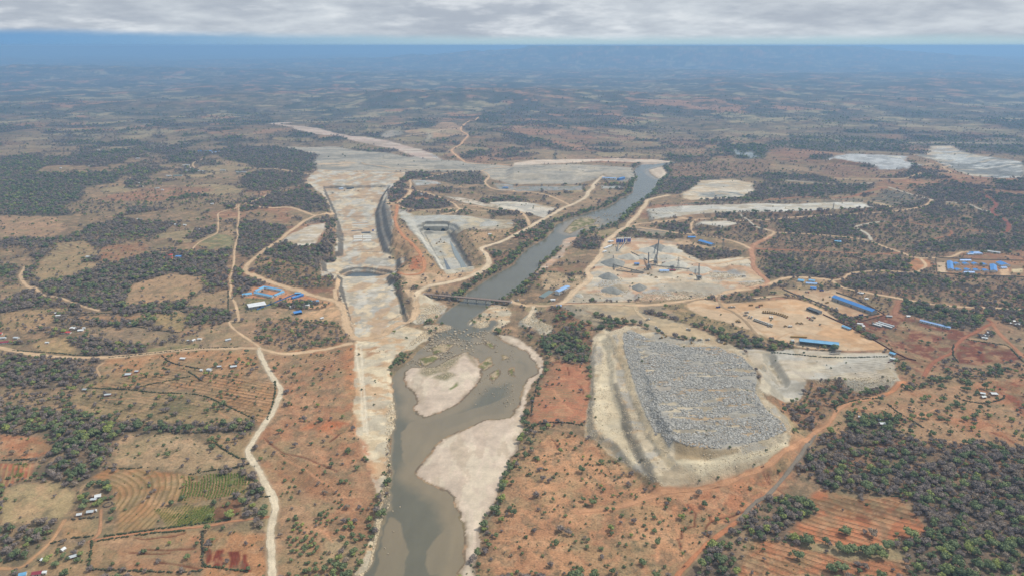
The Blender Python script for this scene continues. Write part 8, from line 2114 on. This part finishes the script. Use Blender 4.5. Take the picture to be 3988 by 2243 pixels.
VIS = lambda x_, y_: (np.abs(x_) < .6875 * y_ + 118 + 6)
for kind in ('leafy', 'bare'):
    hk = [h for h in HAND if h[0] == kind]
    for h in hk:
        put_tree(kind, h[1], h[2], float(zat(h[1], h[2])[0]) - .1, h[3], h[4], h[5])
    m = np.nonzero(leafy if kind == 'leafy' else ~leafy)[0]
    sc_ = sz[m] / np.sqrt(x[m] ** 2 + y[m] ** 2 + 250000) * VIS(x[m], y[m])
    o_ = m[np.argsort(-sc_)]
    n_ = 300 - len(hk)
    for i in o_[:n_]:
        px_, py_ = to_px(x[i], y[i], zz[i])
        t = zone(px_, py_)
        lab = ("dark green tree " if kind == 'leafy' else "grey leafless tree ") + t
        put_tree(kind, x[i], y[i], zz[i] - .1, sz[i], lab, ("green trees " if kind == 'leafy' else "bare trees ") + t)
    rest = o_[n_:]
    vs = [joined(cm, tm, [M_LEAF if kind == 'leafy' else M_TWIG, M_BARK]) for cm, tm in FORMS[kind]]
    g = gn_scatter('green_woodland' if kind == 'leafy' else 'bare_woodland', np.column_stack([x[rest], y[rest], zz[rest] - .1]), sz[rest],
                   np.column_stack([np.zeros((len(rest), 2)), np.random.default_rng(5).uniform(0, 6.28, len(rest))]), rest % NV, vs)
    tag(g, "green trees spread through the woods and fields of the plain" if kind == 'leafy' else "grey leafless trees massed in the woods of the plain", 'trees', None, 'stuff')


def shrub_dens(y):
    return 1 / np.interp(y, [500, 900, 1500, 2300, 3500], [95, 105, 190, 420, 2600])


x, y, r = scatter_points(shrub_dens, np.clip(SHRUB * (.25 + 1.5 * (N30 > .47)), 0, 2.5) * .62, 3500, 22)
zz = zat(x, y); ok = zat(x, y, WET) < .3
x, y, zz = x[ok], y[ok], zz[ok]
sz = (1.2 + 4.6 * r.random(len(x)) ** 2.6) * np.interp(y, [500, 1500, 3500], [1, 1.15, 2.0])
sc_ = sz / np.sqrt(x ** 2 + y ** 2 + 250000) * VIS(x, y)
o_ = np.argsort(-sc_)
for i in o_[:300]:
    o = link('shrub', SHF[i % NV])
    o.location = (x[i], y[i], zz[i] - .05); o.rotation_euler = (0, 0, random.uniform(0, 6.28)); o.scale = (sz[i],) * 3
    t = zone(*to_px(x[i], y[i], zz[i]))
    tag(o, "low grey green shrub " + t, 'shrub', 'shrubs ' + t)
rest = o_[300:]
g = gn_scatter('scrub', np.column_stack([x, y, zz - .05])[rest], sz[rest], np.column_stack([np.zeros((len(rest), 2)), r.uniform(0, 6.28, len(rest))]), rest % NV, [free_obj('shrub_form', m.copy(), []) for m in SHF])
tag(g, "low shrubs and tufts dotted over the open ground", 'scrub', None, 'stuff')

# green crops in planted rows
cc = W("r3c0 700,760")[0]
q = np.vstack([pts_in(W("r3c0 1900,420 2400,400 2576,480 2450,600 1850,720 1780,680"), 5200, r), pts_in(W("r3c0 1560,770 1850,720 2150,740 2140,900 1700,950"), 3600, r), pts_in(W("r3c0 150,300 280,300 220,440 130,440"), 900, r)])
rad = np.hypot(q[:, 0] - cc[0], q[:, 1] - cc[1]); rw_ = np.round(rad / 3.4) * 3.4 + r.normal(0, .3, len(q))
q = cc + (q - cc) * (rw_ / np.maximum(rad, 1))[:, None]
q = q[fbm(q[:, 0], q[:, 1], 24, 3, 80) > .42]
M_CROP = mat_leaf('crop_leaves', lin(104, 122, 62, 1), lin(128, 140, 72, 1), lin(160, 156, 90, 1))
cf = []
for m in SHF:
    c_ = m.copy(); c_.materials.clear(); cf.append(free_obj('crop_form', c_, [M_CROP]))
g = gn_scatter('crop_rows', np.column_stack([q, zat(q[:, 0], q[:, 1]) - .05]), r.uniform(.8, 2.0, len(q)), np.column_stack([np.zeros((len(q), 2)), r.uniform(0, 6.28, len(q))]), np.arange(len(q)) % NV, cf)
tag(g, "green crop rows on the terraced field at the lower left", 'crops', None, 'stuff')

# ------------------------------------------------------------------ hedges along the field boundaries
HEDGES = [("r2c0 920,995 1250,1010 1560,1040 2000,1065 2200,1140 2400,1230 2576,1320", "long dark hedge curving across the left farmland to the pale road"), ("r2c0 1620,670 1720,740 1890,780 1990,800", "dark hedge dropping from the dirt road to the small huts"),
          ("r2c0 1890,830 1950,870 2030,925", "short dark hedge below the small huts"), ("r2c0 1400,980 1700,920 1900,880", "thin hedge on the furrowed slope above the lone round tree"), ("r2c0 130,620 500,640 900,675", "dark verge hedge below the left end of the dirt road"),
          ("r2c0 1090,690 1500,650 2000,600 2380,585", "dark verge hedge above the middle of the dirt road"), ("r2c0 720,300 1000,330 1300,370 1600,420 1800,440", "dark hedge crossing the upper left farmland"), ("r2c0 740,240 1000,245 1400,230 1750,210 1850,240", "dark hedge below the left woods"),
          ("r2c0 2290,20 2290,200 2300,300", "dark hedge beside the straight hillside track"), ("r2c0 1880,270 2150,310 2300,325", "dark hedge row above the grassy slope"), ("r3c0 1040,1050 1300,1010 1600,970 2000,920 2300,880", "green hedge along the lower edge of the terraced field"),
          ("r3c0 920,1100 1200,1060 1500,1020 1850,990", "dark thorn hedge on top of the rectangular field"), ("r3c0 920,1100 905,1240 885,1375", "dark thorn hedge on the left side of the rectangular field"), ("r3c0 885,1375 1200,1385 1500,1400 1850,1405 2030,1385", "dark thorn hedge along the bottom of the rectangular field"),
          ("r3c0 2033,1000 2030,1180 2035,1360", "dark thorn hedge between the rectangular field and the ploughed strips"), ("r3c0 2040,1340 2250,1370 2480,1400", "green hedge below the ploughed strips"), ("r3c0 1090,365 1300,370 1500,350", "dark hedge along the top of the terraced field"),
          ("r3c0 2170,120 2270,190 2400,260 2470,270", "dense green hedge left of the pale road bend"), ("r3c0 1900,430 2100,390 2350,360 2500,320", "dark hedge above the green crop rows"), ("r3c0 500,1120 700,1070 950,1040", "green hedge below the homestead paddock"),
          ("r3c0 20,285 180,280 300,275", "dark hedge above the striped crop field at the left edge"), ("r3c0 690,885 800,870 980,860", "thin hedge below the tin roofed homestead"), ("r3c1 0,655 60,650 130,650", "short dark hedge left of the pale road"),
          ("r2c1 180,930 185,1000 160,1150 100,1310", "dark hedge hugging the left side of the pale road"), ("r2c3 1200,1150 1300,1230 1420,1300 1560,1390", "dark thorn hedge running down the pale red slope"), ("r2c3 1880,1085 2020,1130 2200,1145 2350,1110 2380,1070", "curved thorn hedge round the ringed homestead"),
          ("r2c3 700,1240 690,1180 800,1140 950,1110 1150,1095", "dark hedge beside the orange track"), ("r2c3 1870,560 1865,660 1920,740", "grey thorn hedge right of the red earth road"), ("r2c3 2000,510 2200,540 2400,570 2480,640 2576,740", "green hedge round the dark red field at the right"),
          ("r2c3 40,640 300,660 600,690 900,690 1200,680", "low scrub line along the bottom of the equipment yard"), ("r2c2 180,1240 200,1100 260,900", "green bush line on the cut river bank"), ("r2c2 130,1400 280,1350 500,1340 700,1370", "green bush line below the red ploughed field"),
          ("r2c0 0,915 200,925 500,950", "thin dark hedge through the left edge thicket"), ("r3c3 1050,580 1250,640 1340,650", "bush line at the top of the terraces")]
M_HEDGE = mat_leaf('hedge_leaves', lin(70, 70, 56, .9), lin(80, 88, 60, .9), lin(92, 86, 74, .9))
for s, lab in HEDGES:
    g = np.array([gpt(a, b)[:2] for a, b in px_list(s)])
    c = resample(g, lambda p_: 1.5)
    V, F = [], []
    for q in c:
        if random.random() < .12:
            continue
        qx, qy = q[0] + random.gauss(0, .5), q[1] + random.gauss(0, .5)
        d = random.uniform(1.6, 3.4); zb = float(zat(qx, qy)[0]) - .1
        n = 6; b = len(V); a0 = random.uniform(0, 6)
        for pr, pz in ((.30, 0), (.55, .35), (.42, .62), (.1, .8)):
            for i in range(n):
                j = random.uniform(.7, 1.25)
                V.append((qx + math.cos(a0 + 6.283 * i / n) * pr * d * j, qy + math.sin(a0 + 6.283 * i / n) * pr * d * j, zb + pz * d * .62 * random.uniform(.8, 1.15)))
        for k_ in range(3):
            for i in range(n):
                F.append((b + k_ * n + i, b + k_ * n + (i + 1) % n, b + (k_ + 1) * n + (i + 1) % n, b + (k_ + 1) * n + i))
    me = np_mesh('hedge', V, np.array(F)); me.materials.append(M_HEDGE)
    tag(link('hedge', me), lab, 'hedge', 'hedges between the fields')

# ------------------------------------------------------------------ the air
M_HAZE = bpy.data.materials.new('haze_air'); M_HAZE.use_nodes = True
nt = M_HAZE.node_tree; nt.nodes.clear()
pv = nt.nodes.new('ShaderNodeVolumePrincipled'); ou = nt.nodes.new('ShaderNodeOutputMaterial')
pv.inputs['Density'].default_value = 0.84e-4
pv.inputs['Color'].default_value = (.345, .61, .97, 1)
pv.inputs['Anisotropy'].default_value = 0.2
nt.links.new(pv.outputs[0], ou.inputs['Volume'])
hb = MB().box(-300000, 300000, -60000, 240000, float(Z.min()) - 1.0, max(512.0, float(Z.max()) + 4))
hz = link('haze', hb.mesh('haze'), M_HAZE)
tag(hz, "blue haze over the plain", 'haze', None, 'stuff')
